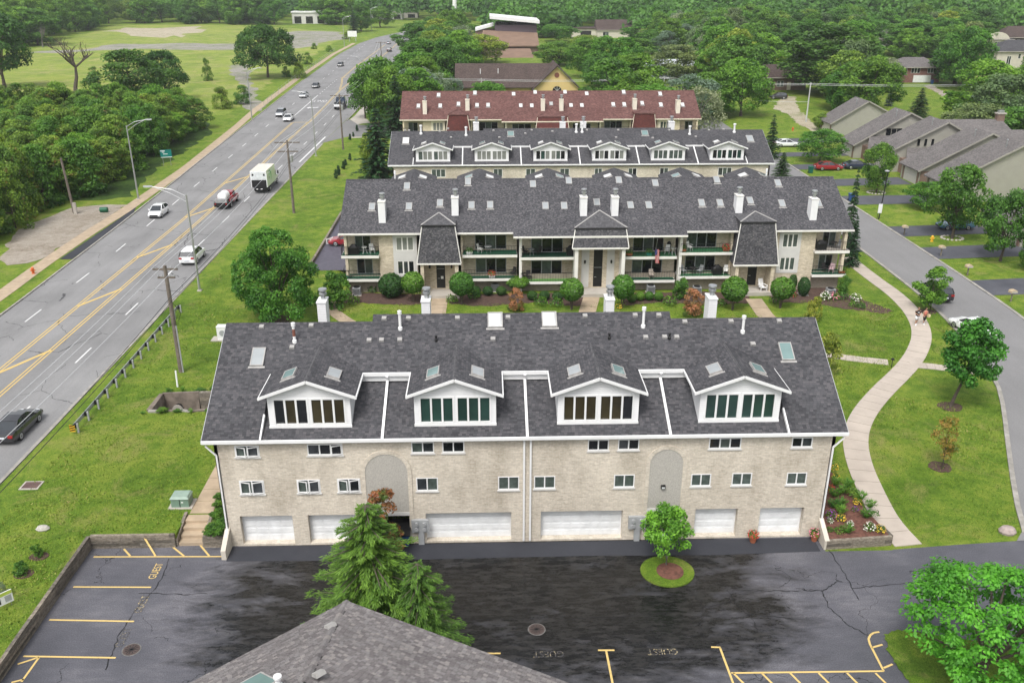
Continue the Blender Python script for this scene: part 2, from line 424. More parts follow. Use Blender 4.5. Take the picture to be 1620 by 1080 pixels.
# the ground sheet
def terrain():
 xs = np.concatenate([np.linspace(-1100, -140, 20), np.arange(-130, -34, 6), np.arange(-34, -24.3, 1.5), [LOT_X - 0.02, LOT_X + 0.02],
       np.arange(-23, 56, 1.0), np.arange(56, 150, 6), np.linspace(150, 1300, 20)])
 ys = np.concatenate([[-120, -40, 0, 20, 34, 40, 43.0], np.arange(43.5, 45.1, 0.5), [LOT_Y - 0.02, LOT_Y + 0.02], np.arange(46, 62, 1.0), np.arange(62, 200, 8), np.linspace(200, 1900, 30)])
 xs = np.concatenate([xs, [-18.97, -18.93, -17.37, -17.33, -26.22, -26.18, -18.52, -18.48]]); ys = np.concatenate([ys, [47.23, 47.27, 61.48, 61.52, 64.38, 64.42]])
 xs = np.unique(np.round(xs, 3)); ys = np.unique(np.round(ys, 3))
 v = [(x, y, hz(x, y)) for y in ys for x in xs]; nx = len(xs)
 f = [(j * nx + i, j * nx + i + 1, (j + 1) * nx + i + 1, (j + 1) * nx + i) for j in range(len(ys) - 1) for i in range(nx - 1)]
 me = bpy.data.meshes.new('ground'); me.from_pydata(v, [], f); me.materials.append(M_GRASS); me.update()
 o = bpy.data.objects.new('ground', me); C.objects.link(o); return tag(o, kind='structure')
terrain()
import bmesh
def sheet(name, pts, off, m, maxlen=2.5, jag=0.0, z=None, parent=None, kind='structure', seed=1):
 rr_ = random.Random(seed)
 if jag:                                  # ragged outline
  q = []
  for i in range(len(pts)):
   a, b = Vector(pts[i][:2]), Vector(pts[(i + 1) % len(pts)][:2]); n = max(1, int((b - a).length / (jag * 2.2)))
   for j in range(n):
    c = a.lerp(b, j / n); q.append((c.x + rr_.uniform(-jag, jag), c.y + rr_.uniform(-jag, jag)))
  pts = q
 bm = bmesh.new()
 vs_ = [bm.verts.new((p[0], p[1], 0)) for p in pts]
 fc = bm.faces.new(vs_); fc.normal_update()
 if fc.normal.z < 0: fc.normal_flip()
 if z is None:
  bmesh.ops.triangulate(bm, faces=bm.faces[:])
  for _ in range(6):
   e = [e for e in bm.edges if e.calc_length() > maxlen]
   if not e or len(bm.faces) > 20000: break
   bmesh.ops.subdivide_edges(bm, edges=e, cuts=1); bmesh.ops.triangulate(bm, faces=bm.faces[:])
 for v_ in bm.verts: v_.co.z = (max(0.0, hz(v_.co.x, v_.co.y)) if z is None else z) + off
 me = bpy.data.meshes.new(name); bm.to_mesh(me); bm.free(); me.materials.append(m); auto_uv(me)
 o = bpy.data.objects.new(name, me); C.objects.link(o)
 if parent is not None: o.parent = parent
 if kind and parent is None: o['kind'] = kind
 return o
def resample(pts, n):
 pts = [Vector(p[:2]) for p in pts]; L = [0]
 for a, b in zip(pts, pts[1:]): L.append(L[-1] + (b - a).length)
 out = []
 for i in range(n):
  t = L[-1] * i / (n - 1); k = 0
  while k < len(pts) - 2 and L[k + 1] < t: k += 1
  out.append(pts[k].lerp(pts[k + 1], (t - L[k]) / max(1e-6, L[k + 1] - L[k])))
 return out
def smooth(pts, it=2):
 pts = [Vector(p[:2]) for p in pts]
 for _ in range(it):
  q = [pts[0]]
  for a, b in zip(pts, pts[1:]): q += [a.lerp(b, 0.25), a.lerp(b, 0.75)]
  q.append(pts[-1]); pts = q
 return pts
def ribbon(name, left, right, off, m, n=60, cols=4, parent=None, thick=0.0, kind='structure', zf=None):
 a, b = resample(left, n), resample(right, n); v, f = [], []
 zf = zf or (lambda x, y: max(0.0, hz(x, y)))
 for i in range(n):
  for j in range(cols + 1):
   p = a[i].lerp(b[i], j / cols); v.append((p.x, p.y, zf(p.x, p.y) + off))
 w = cols + 1
 f = [(i * w + j, i * w + j + 1, (i + 1) * w + j + 1, (i + 1) * w + j) for i in range(n - 1) for j in range(cols)]
 mb = MB(); mb.v = v; mb.f = f
 if thick:
  k = len(v); mb.v = v + [(x, y, z - thick) for x, y, z in v]
  for j0 in (0, cols):
   for i in range(n - 1): mb.f.append((i * w + j0, (i + 1) * w + j0, k + (i + 1) * w + j0, k + i * w + j0))
 o = mb.build(name, m, parent)
 if kind and parent is None: o['kind'] = kind
 return o
def offset_line(pts, d):
 pts = [Vector(p[:2]) for p in pts]; out = []
 for i, p in enumerate(pts):
  t = (pts[min(i + 1, len(pts) - 1)] - pts[max(i - 1, 0)]).normalized(); out.append(p + Vector((t.y, -t.x)) * d)
 return out
def kerb(pts, side, h=0.12, w=0.16, name='kerb', m=None):        # a raised strip of separate kerb lengths
 root = thing(name, None, None); root['kind'] = 'structure'
 del_ = smooth(pts, 1); L = sum((b - a).length for a, b in zip(del_, del_[1:])); n = min(150, max(2, int(L / 3.0)))
 q = resample(del_, n + 1)
 for a, b in zip(q, q[1:]):
  t = (b - a).normalized(); nn = Vector((t.y, -t.x)) * side * w
  a2, b2 = a + t * 0.012, b - t * 0.012
  z = lambda p: max(0.0, hz(p.x, p.y))
  bt = [(a2.x, a2.y, z(a2) - 0.1), (b2.x, b2.y, z(b2) - 0.1), (b2.x + nn.x, b2.y + nn.y, z(b2) - 0.1), (a2.x + nn.x, a2.y + nn.y, z(a2) - 0.1)]
  MB().hexa(bt, [(x, y, zz + 0.1 + h) for x, y, zz in bt]).build('kerbstone', m or M_KERB, root)
 return root
# main road
ROAD_L = [(-47.3, -30), (-47.5, 40), (-47.8, 82), (-48.4, 99), (-49.2, 122), (-52.2, 180), (-53.6, 216), (-56.9, 287), (-60.0, 380), (-59.5, 440), (-56, 480), (-46, 530), (-30, 585)]
ROAD_R = [(-32.6, -30), (-32.6, 40), (-32.6, 82), (-32.6, 99), (-32.6, 122), (-32.4, 180), (-31.9, 216), (-31.8, 287), (-33.8, 380), (-35.5, 430), (-33, 470), (-24, 520), (-8, 575)]
ribbon('road', ROAD_L, ROAD_R, 0.02, M_ROAD, 120, 6)
kerb([p for p in ROAD_L if -30 <= p[1] <= 300], -1, 0.13, 0.2)
kerb([(-32.6, -30), (-32.6, 40), (-32.6, 122), (-32.4, 176)], 1, 0.05, 0.3)
kerb([(-31.8, 205), (-31.8, 287), (-33.8, 380)], 1, 0.13, 0.25)
SWL = [(-50.6, 20), (-50.9, 88), (-51.4, 98), (-51.6, 112), (-51.3, 124), (-51.8, 154), (-54.6, 200), (-56.4, 222), (-59.4, 287), (-62.4, 380), (-62, 440)]
ribbon('footpath', [(x - 0.9, y) for x, y in SWL], [(x + 0.9, y) for x, y in SWL], 0.035, M_CONC_TAN, 90, 1)
sheet('gravel_lot', [(-52.2, 101), (-52.2, 127.5), (-55, 127.8), (-60, 125), (-61.5, 117), (-60, 108), (-57.5, 102), (-55, 99)], 0.03, M_GRAVEL, 4, 0.6, seed=3)
sheet('gravel_apron', [(-50.3, 101), (-48.9, 101), (-49.4, 122), (-50.4, 126)], 0.04, M_APRON, 4)
def seg_strip(mb, a, b, w, off=0.03, zf=None):
 a, b = Vector(a[:2]), Vector(b[:2]); t = (b - a).normalized(); n = Vector((-t.y, t.x)) * w / 2
 k = max(1, int((b - a).length / 6))
 for i in range(k):
  p, q = a.lerp(b, i / k), a.lerp(b, (i + 1) / k)
  mb.poly([(p.x - n.x, p.y - n.y, max(0, hz(p.x, p.y)) + off), (q.x - n.x, q.y - n.y, max(0, hz(q.x, q.y)) + off), (q.x + n.x, q.y + n.y, max(0, hz(q.x, q.y)) + off), (p.x + n.x, p.y + n.y, max(0, hz(p.x, p.y)) + off)])
def strip(name, segs, w, m, off=0.03):
 mb = MB()
 for s_ in segs:
  for a, b in zip(s_, s_[1:]): seg_strip(mb, a, b, w, off)
 for f in mb.f: pass
 o = mb.build(name, m); o['kind'] = 'structure'
 return o
pp = lambda *q: [P(x, y) for x, y in q]
Lx = lambda y: -41.5 - max(0, y - 118) * 0.0225
Rx = lambda y: -39.1 - max(0, y - 118) * 0.0105
for dx in (-0.16, 0.16):
 strip('lane_line', [[(Lx(y) + dx, y) for y in (-20, 40, 118, 203)]], 0.13, M_YEL)
 strip('lane_line', [[(Rx(y) + dx, y) for y in (-20, 40, 118, 203)]], 0.13, M_YEL)
 strip('lane_line', [[(-39.75 + dx, 203), (-40.7 + dx, 232), (-41.6 + dx, 262), (-41.4 + dx, 330), (-41.3 + dx, 400), (-41.5 + dx, 440)]], 0.13, M_YEL)
 strip('lane_line', [[(-41.9 + dx, 262), (-43.3 + dx, 275), (-45.6 + dx, 292), (-46.4 + dx, 330), (-46.4 + dx, 430)]], 0.13, M_YEL)
strip('lane_line', [[(Lx(203), 203), (Rx(203), 203)]], 0.3, M_YEL)
for y in (52, 68.5, 85, 101.5, 120, 141):
 strip('median_bar', [[(Lx(y), y), (Rx(y + 5), y + 5.2)]], 0.34, M_YEL, 0.034)
for y in (292, 325, 360): strip('median_bar', [[(-46.2, y), (-41.5, y + 6)]], 0.4, M_YEL, 0.034)
for i in range(40):
 y = 46 + i * 11.6
 if y > 440: break
 l = (lambda yy: -44.75 - max(0, yy - 100) * 0.034)
 r_ = (lambda yy: -35.75 - max(0, yy - 200) * 0.006)
 strip('lane_dash', [[(l(y), y), (l(y + 3.4), y + 3.4)]], 0.15, M_WHITE_P)
 strip('lane_dash', [[(r_(y + 1.6), y + 1.6), (r_(y + 5), y + 5)]], 0.15, M_WHITE_P)
strip('lane_line', [[(-45.0, 212), (-46.0, 250)]], 0.22, M_WHITE_P)
for i in range(9): strip('lane_dash', [[(-46.0 - i * 0.09, 253 + i * 4.2), (-46.0 - i * 0.09, 254.6 + i * 4.2)]], 0.2, M_WHITE_P)
strip('lane_line', [[(-33.3, 158), (-33.0, 184)]], 0.3, M_WHITE_P)
def lettering(txt, loc, rz, size, m, sx=1.0, name='painted_lettering'):
 cu = bpy.data.curves.new(name, 'FONT'); cu.body = txt; cu.size = size; cu.align_x = 'CENTER'; cu.align_y = 'CENTER'
 o = bpy.data.objects.new(name, cu); cu.materials.append(m); C.objects.link(o)
 o.location = loc; o.rotation_euler = (0, 0, rz); o.scale = (sx, 1, 1); o['kind'] = 'structure'
 return o
o = lettering('ONLY', (-43.4, 238.5, 0.835), math.pi, 1.6, M_WHITE_P, 1.0); o.scale = (0.85, 2.9, 1)
mb = MB()
for q in ([(-44.6, 226.0), (-43.9, 224.4), (-43.9, 225.4), (-42.0, 225.6), (-41.6, 226.8), (-42.1, 227.0), (-42.4, 226.6), (-43.9, 226.6), (-43.9, 227.6)],):
 mb.poly([(x, y, 0.836) for x, y in q][::-1])
mb.build('turn_arrow', M_WHITE_P)['kind'] = 'structure'
sheet('driveway', [(-32.4, 177), (-28.5, 184), (-14, 185), (-14, 197), (-28, 199), (-31.9, 208)], 0.022, M_STREET, 5)
sheet('footpath', [(-31.3, 207), (-28.6, 200), (-26, 202), (-28.6, 212), (-29.6, 290), (-31.5, 290), (-30.9, 212)], 0.03, M_CONC, 8)
sheet('footpath', [(-27.5, 182.5), (-14, 183.2), (-14, 184.4), (-27.7, 183.8)], 0.03, M_CONC, 6)
# parking lot in front
sheet('parking_lot', [(LOT_X + .02, -10), (30, -10), (32.5, 30), (33.5, 40), (33.2, 44.3), (28.4, 43.95), (24.0, 43.55), (20.02, 43.52), (20.02, LOT_Y - .02), (LOT_X + .02, LOT_Y - .02)], 0.0, M_LOT, 4, z=0.0)
sheet('garage_apron', [(-15.6, 43.5), (-6, 43.35), (6, 43.45), (13, 43.3), (19.7, 43.5), (19.7, 44.9), (-15.6, 44.9)], 0.006, M_APRON, z=0.0)
def lot_lines(*segs, w=0.11): strip('stall_line', [[G(*p) for p in s_] for s_ in segs], w, M_YEL_LOT, 0.012)
lot_lines([(148, 880.5), (353, 880)])
lot_lines([(116, 928), (239, 928.5)])
lot_lines([(78, 980), (212, 982.5)])
lot_lines([(37, 1037.5), (183, 1040)])
lot_lines([(28, 1050), (62, 1039)], [(62, 1039), (34, 1078)], [(18, 1079), (38, 1074)])
for a, b in (((196, 868), (206, 879)), ((229, 863), (246, 879)), ((271, 863), (291, 879)), ((316, 861), (331, 879))): lot_lines([a, b])
lot_lines([(946, 1028), (972, 1028)]); lot_lines([(959, 1029), (973, 1100)])
lot_lines([(1125, 1023), (1140, 1023.5)]); lot_lines([(1139, 1024), (1161, 1083)])
lot_lines([(1157, 1064), (1398, 1061)])
for x in range(1160, 1400, 45): lot_lines([(x, 1064), (x + 16, 1080), (x + 42, 1108)])
lot_lines([(1398, 1061), (1376, 1018), (1374, 1010), (1377, 1004), (1382, 1000.5), (1391, 999)])
lot_lines([(1379, 1024), (1396, 1019)]); lot_lines([(1398, 1056), (1412, 1050)])
lot_lines([(770, 1033), (792, 1033)])
for (px, py), m in (((247, 903), M_YEL_LOT), ((225, 955), M_YEL_FADED), ((196, 1008), M_YEL_FADED2)):
 p = G(px, py); lettering('GUEST', (p.x, p.y, 0.016), math.pi / 2, 0.62, m, 0.78)
for (px, py), m in (((1048, 1030), M_YEL_FADED), ((868, 1034), M_YEL_FADED2)):
 p = G(px, py); lettering('GUEST', (p.x, p.y, 0.016), math.pi, 0.62, m, 0.85)
M_SEAL = mat('crack_sealer', (0.008, 0.008, 0.009), 0.45, 0.2)
def crack(pts, w=0.03, name='crack'):
 q = resample([G(*p) for p in pts], max(4, len(pts) * 7)); rr_ = random.Random(len(pts) + int(pts[0][0]))
 L = []
 for p in q: L.append((p.x + rr_.uniform(-.07, .07), p.y + rr_.uniform(-.06, .06)))
 mb = MB()
 ws = [w * rr_.uniform(0.35, 1.3) for _ in L]
 l_, r__ = offset_line(L, 0), None
 for i in range(len(L) - 1):
  a, b = Vector(L[i]), Vector(L[i + 1]); t = (b - a).normalized(); n = Vector((-t.y, t.x))
  mb.poly([(*(a - n * ws[i]), .008), (*(b - n * ws[i + 1]), .008), (*(b + n * ws[i + 1]), .008), (*(a + n * ws[i]), .008)])
 mb.build(name, M_SEAL)['kind'] = 'structure'
for c_ in ([(1085, 928), (1110, 952), (1112, 975), (1103, 988)], [(1150, 932), (1170, 960), (1188, 975), (1200, 1000)], [(1158, 933), (1210, 934), (1262, 934), (1300, 934)],
   [(1300, 934), (1312, 962), (1345, 990), (1380, 1008)], [(1300, 934), (1330, 918)], [(1310, 868), (1335, 905), (1358, 950)], [(1180, 972), (1220, 974), (1258, 980)],
   [(1110, 960), (1140, 955), (1165, 948)], [(1108, 985), (1118, 1020)], [(880, 980), (960, 976), (1060, 970)], [(1030, 965), (1024, 985), (1040, 1010)],
   [(820, 880), (830, 910), (828, 945), (845, 985), (848, 1000), (846, 1040)], [(895, 1010), (950, 1008), (1000, 1005), (1030, 990)],
   [(268, 884), (250, 925), (215, 965), (190, 1000), (165, 1060)], [(220, 938), (290, 940), (330, 938)], [(420, 940), (470, 930), (510, 920)],
   [(1345, 930), (1400, 925), (1470, 918)], [(640, 985), (760, 980), (835, 978)], [(1260, 930), (1290, 934)]):
 crack(c_)
# street on the right, drives, curved path
ST_L = smooth([(46.3, 330), (46.3, 105), (46.1, 95), (46.0, 88), (45.3, 79), (43.0, 67), (41.3, 62.6), (37.9, 55.7), (33.9, 47.2), (32.6, 43.5), (31.5, 38), (30, 28), (29, 10)], 2)
ST_R = smooth([(53.6, 330), (53.5, 127), (53.4, 107), (53.3, 94.6), (52.9, 80), (51.2, 68), (49.0, 61), (45.2, 52.5), (41.4, 45), (40, 41), (39, 36), (38, 28), (37.5, 10)], 2)
ribbon('street', ST_L, ST_R, 0.02, M_STREET, 110, 4)
sheet('street_join', [(33.3, 37), (33.3, 44.25), (32.0, 44.2), (33.0, 45.3), (34.2, 46.6), (34.6, 43), (33.8, 38)], 0.024, M_STREET, 2)
kerb([p for p in ST_L if 44.5 < p[1] < 135], 1, 0.10, 0.32)
kerb([p for p in ST_R if 40 < p[1] < 200], -1, 0.08, 0.32)
for q in ([(53.4, 167.0), (75, 168.5), (75, 164.0), (53.4, 163.0)], [(53.4, 155.8), (69, 156.8), (69, 152.2), (53.4, 151.5)], [(53.4, 182), (74, 183), (74, 178), (53.4, 177)],
   [(53.5, 143.4), (68.5, 145.0), (68.5, 139.6), (53.5, 138.6)], [(53.5, 132.0), (69, 132.4), (69, 127.2), (53.5, 126.4)],
   [(53.5, 114.4), (66, 115.5), (67, 110.8), (53.5, 109.5)], [(53.4, 104.6), (68, 106.2), (68, 101.0), (53.4, 99.8)], [(53.2, 91.9), (70, 93.6), (70, 88.0), (53.0, 87.0)]):
 sheet('driveway', q, 0.026, M_DRIVE, 5)
sheet('driveway', [(39.5, 108.2), (46.2, 107.8), (46.2, 103.0), (42, 103.4), (39.5, 104.5)], 0.026, M_DRIVE, 5)
WALK_C = smooth([(43.0, 101), (43.0, 93), (43.3, 87.2), (42.6, 81.2), (41.0, 76.3), (38.4, 71.9), (35.7, 68.4), (32.0, 64.3), (28.9, 60.4), (26.9, 56.9), (25.8, 53.3), (25.2, 49.3), (24.9, 46.4), (25.2, 43.9)], 2)
WALK_R = thing('footpath', None, None); WALK_R['kind'] = 'structure'
def slabs(center, width, n, root, m, off=0.05, name='slab'):
 c = resample(center, n * 3 + 1); l, r_ = offset_line(c, -width / 2), offset_line(c, width / 2)
 for i in range(n):
  top = []
  e = 0.05
  li = [l[3 * i].lerp(l[3 * i + 1], e), l[3 * i + 1], l[3 * i + 2], l[3 * i + 3].lerp(l[3 * i + 2], e)]
  ri = [r_[3 * i].lerp(r_[3 * i + 1], e), r_[3 * i + 1], r_[3 * i + 2], r_[3 * i + 3].lerp(r_[3 * i + 2], e)]
  ring = li + ri[::-1]
  jz = random.uniform(-.006, .006)
  top = [(p.x, p.y, max(0, hz(p.x, p.y)) + off + jz) for p in ring]
  MB().prism([(x, y, z - 0.1) for x, y, z in top], (0, 0, 0.1)).build(name, m, root)
slabs(WALK_C, 1.75, 44, WALK_R, M_WALK)
slabs([P(1306, 561), P(1345, 567), P(1405, 573.5)], 1.2, 9, WALK_R, M_WALK)
slabs([P(1440, 577), P(1475, 580), P(1500, 583), P(1560, 590)], 1.2, 9, WALK_R, M_WALK)
sheet('field', [(-62, 214), (-66, 290), (-70, 390), (-74, 520), (-160, 600), (-235, 600), (-200, 430), (-190, 330), (-170, 250), (-120, 212), (-92, 200)], 0.012, M_FIELD, 40, 1.5, seed=5)
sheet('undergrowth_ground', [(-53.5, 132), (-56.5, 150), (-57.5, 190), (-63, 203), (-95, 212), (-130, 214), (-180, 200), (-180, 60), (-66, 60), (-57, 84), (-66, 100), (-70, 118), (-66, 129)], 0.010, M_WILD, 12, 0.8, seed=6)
def px_sheet(name, pts, m, jag, off=0.016, seed=1): sheet(name, [P(*p) for p in pts], off, m, 30, jag, seed=seed)
px_sheet('dirt_patch', [(168, 51), (195, 44), (250, 45), (310, 42), (330, 47), (318, 52), (300, 53), (285, 59), (262, 57), (250, 61), (205, 58), (190, 53)], M_DIRT, 4.5, seed=2)
px_sheet('broken_lot', [(150, 77), (180, 70), (300, 69), (378, 70), (378, 79), (300, 80), (225, 77), (90, 84), (40, 83)], M_OLDLOT, 3.0, seed=4)
px_sheet('broken_lot', [(440, 52), (470, 49), (545, 50), (540, 62), (500, 72), (470, 76), (455, 68), (448, 60)], M_OLDLOT, 4.0, seed=7)
px_sheet('broken_lot', [(364, 104), (395, 102), (400, 115), (392, 124), (403, 140), (412, 158), (420, 175), (404, 176), (384, 168), (384, 145), (378, 128), (366, 118)], M_OLDLOT, 1.4, seed=8)
px_sheet('broken_lot', [(190, 157), (220, 155), (290, 157), (288, 162), (225, 163)], M_OLDLOT, 0.5, seed=9)
px_sheet('gravel_drive', [(1222, 172), (1238, 152), (1258, 153), (1262, 170), (1280, 190), (1300, 205), (1318, 218), (1296, 214), (1262, 196), (1245, 180)], M_DIRT, 0.5, seed=10)
px_sheet('gravel_drive', [(1462, 136), (1474, 134), (1500, 150), (1525, 165), (1512, 166), (1488, 150)], M_GRAVEL, 0.5, seed=11)
# building materials
SH_GREY = [(0.043, 0.043, 0.048), (0.056, 0.056, 0.062), (0.066, 0.066, 0.072), (0.076, 0.074, 0.081), (0.098, 0.094, 0.100)]
M_SHINGLE = shingle_mat('charcoal_shingles', SH_GREY, 0.21, 0.145)
M_RCAP_LIT = shingle_mat('ridge_and_skylit_shingles', [(.062, .062, .066), (.085, .084, .09), (.115, .112, .118)], .2, .2)  # ridge shingles, and hood caps paled as if lit by the sky
M_SHINGLE_B = shingle_mat('mottled_grey_shingles', [(0.040, 0.040, 0.045), (0.055, 0.055, 0.061), (0.068, 0.067, 0.074), (0.085, 0.083, 0.09), (0.122, 0.118, 0.124)], 0.15, 0.13)
M_SHINGLE_RED = shingle_mat('red_brown_shingles', [(0.090, 0.042, 0.038), (0.115, 0.055, 0.050), (0.135, 0.068, 0.060), (0.165, 0.085, 0.075)], 0.3, 0.2)
M_SHINGLE_TH = shingle_mat('taupe_shingles', [(0.108, 0.10, 0.099), (0.13, 0.12, 0.118), (0.152, 0.14, 0.137), (0.175, 0.162, 0.158)], 0.3, 0.16)
M_SHINGLE_BR = shingle_mat('brown_shingles', [(0.055, 0.04, 0.036), (0.075, 0.055, 0.05), (0.095, 0.07, 0.062)], 0.3, 0.2)
SH_Z = [(0.115, 0.104, 0.106), (0.14, 0.127, 0.127), (0.16, 0.147, 0.146), (0.18, 0.17, 0.17), (0.235, 0.215, 0.205)]
M_SHINGLE_Z = shingle_mat('weathered_shingles', SH_Z, 0.18, 0.115)
M_SHINGLE_ZO = shingle_mat('weathered_shingle_tab', SH_Z, 0.30, 0.155, by_object=True)
M_BRICK = brick_mat('cream_brick', (0.66, 0.59, 0.495), (0.50, 0.44, 0.36), (0.58, 0.55, 0.49), 0.27, 0.095, 0.014)
M_BRICK_B = brick_mat('cream_brick_wide', (0.68, 0.60, 0.47), (0.48, 0.41, 0.30), (0.54, 0.49, 0.41), 0.34, 0.10)
M_BRICK_DK = brick_mat('dark_brick', (0.34, 0.29, 0.23), (0.26, 0.22, 0.17), (0.27, 0.25, 0.22))  # darker brick for the wall below the lower balconies
M_BRICK_RED = brick_mat('red_brick', (0.22, 0.06, 0.04), (0.15, 0.045, 0.035), (0.25, 0.2, 0.18))
M_BRICK_BRN = brick_mat('brown_brick', (0.22, 0.13, 0.10), (0.15, 0.09, 0.07), (0.24, 0.2, 0.17))
M_WHITE = mat('white_trim', (0.73, 0.73, 0.73), 0.45, 0.04, 1.5)
M_CREAM = mat('cream_trim', (0.70, 0.64, 0.52), 0.5, 0.05, 1.5)
M_SIDING = siding_mat('white_siding', (0.74, 0.74, 0.75), 0.125)
M_SIDING_T = siding_mat('taupe_siding', (0.36, 0.345, 0.30), 0.22)
M_SIDING_Y = siding_mat('yellow_siding', (0.66, 0.49, 0.22), 0.2, 0.4)
M_STUCCO = mat('grey_pebble_stucco', (0.40, 0.38, 0.345), 0.95, 0.22, 22, bump=0.4, bscale=60)
M_STUCCO_W = mat('white_stucco', (0.55, 0.54, 0.52), 0.9, 0.06, 1.2)
M_STUCCO_C = mat('cream_stucco', (0.52, 0.48, 0.41), 0.9, 0.08, 1.0)
M_DOORW = mat('white_door', (0.74, 0.75, 0.76), 0.4, 0.1, 1.6)
M_GLASS = mat('dark_glass', (0.012, 0.014, 0.016), 0.06, 0.3, 0.6, spec=0.5)
M_GLASS_R = mat('sky_catching_glass', (.035, .04, .045), .04, .6, .8, spec=.9)
M_GLASS_G = mat('green_tinted_glass', (0.022, 0.05, 0.042), 0.07, 0.35, 0.5, spec=0.5)
M_GLASS_B = mat('bronze_tinted_glass', (0.038, 0.031, 0.014), 0.07, 0.5, 0.5, spec=0.5)
M_BLIND = mat('blinds_behind_glass', (0.20, 0.21, 0.19), 0.12, 0.15, 1.5, spec=0.5)
M_CURTAIN = mat('curtain_behind_glass', (0.07, 0.09, 0.08), 0.1, 0.35, 2.5, spec=0.5)
M_SKYL = mat('skylight_glass', (0.30, 0.32, 0.33), 0.12, 0.08, 0.8, spec=0.6)
M_SKYL_G = mat('greenish_skylight_glass', (0.16, 0.24, 0.235), 0.08, 0.1, 0.8, spec=0.6)
M_SKYL_W = mat('milky_skylight_dome', (0.60, 0.61, 0.61), 0.3, 0.06, 0.8)
M_METAL = mat('galvanised_metal', (0.42, 0.43, 0.44), 0.4, 0.15, 3, metal=0.7)
M_GREYM = mat('grey_painted_metal', (0.33, 0.34, 0.35), 0.5, 0.1, 3)
M_VENT = mat('pale_roof_vent', (0.33, 0.32, 0.31), 0.6, 0.15, 3)
M_BLACK = mat('black_metal', (0.012, 0.012, 0.013), 0.45, 0.2, 3)
M_SHADE = mat('painted_shade', (0.02, 0.02, 0.021), 0.9, 0.3, 2)  # near black painted in place of shade
M_BLUE = mat('blue_plastic', (0.02, 0.07, 0.22), 0.45, 0.15, 2)
M_RUST = mat('rusty_band', (0.18, 0.07, 0.05), 0.8, 0.3, 8)
def _timber():
 k = N('grey_timber'); v = k.coord(); n = k.noise(k.scalev(v, (3, 3, 9)), 1.6, 6, .7)
 c = k.ramp(n, [(.3, (.075, .065, .055)), (.55, (.20, .18, .155)), (.75, (.30, .28, .25))]); r = k.new('ShaderNodeObjectInfo').outputs['Random']
 k.bump(n, .6, .02); return k.done(k.mix(1.0, c, k.ramp(r, [(0, (.5, .5, .48)), (.5, (.95, .93, .9)), (1, (1.35, 1.3, 1.2))]), 'MULTIPLY'), .92, 0, .2)
M_TIMBER = _timber()
M_TERRA = mat('terracotta', (0.36, 0.12, 0.06), 0.7, 0.15, 4)
M_GREENCARPET = mat('green_balcony_carpet', (0.03, 0.15, 0.06), 0.9, 0.25, 2)
M_DKCARPET = mat('dark_green_carpet', (0.008, 0.075, 0.038), 0.9, 0.2, 2)
def grid_wall(mb, x0, x1, z0, z1, Y, holes, depth=0.12):
 xs = sorted(set([x0, x1] + [h[i] for h in holes for i in (0, 1)])); zs = sorted(set([z0, z1] + [h[i] for h in holes for i in (2, 3)]))
 xs = [x for x in xs if x0 <= x <= x1]; zs = [z for z in zs if z0 <= z <= z1]
 for i in range(len(xs) - 1):
  for j in range(len(zs) - 1):
   cx, cz = (xs[i] + xs[i + 1]) / 2, (zs[j] + zs[j + 1]) / 2
   if any(h[0] < cx < h[1] and h[2] < cz < h[3] for h in holes): continue
   mb.poly([(xs[i], Y, zs[j]), (xs[i + 1], Y, zs[j]), (xs[i + 1], Y, zs[j + 1]), (xs[i], Y, zs[j + 1])])
 for a, b, c, d in holes:
  e = Y + depth
  mb.poly([(a, Y, c), (a, Y, d), (a, e, d), (a, e, c)]).poly([(b, Y, d), (b, Y, c), (b, e, c), (b, e, d)])
  mb.poly([(a, Y, d), (b, Y, d), (b, e, d), (a, e, d)]).poly([(b, Y, c), (a, Y, c), (a, e, c), (b, e, c)])
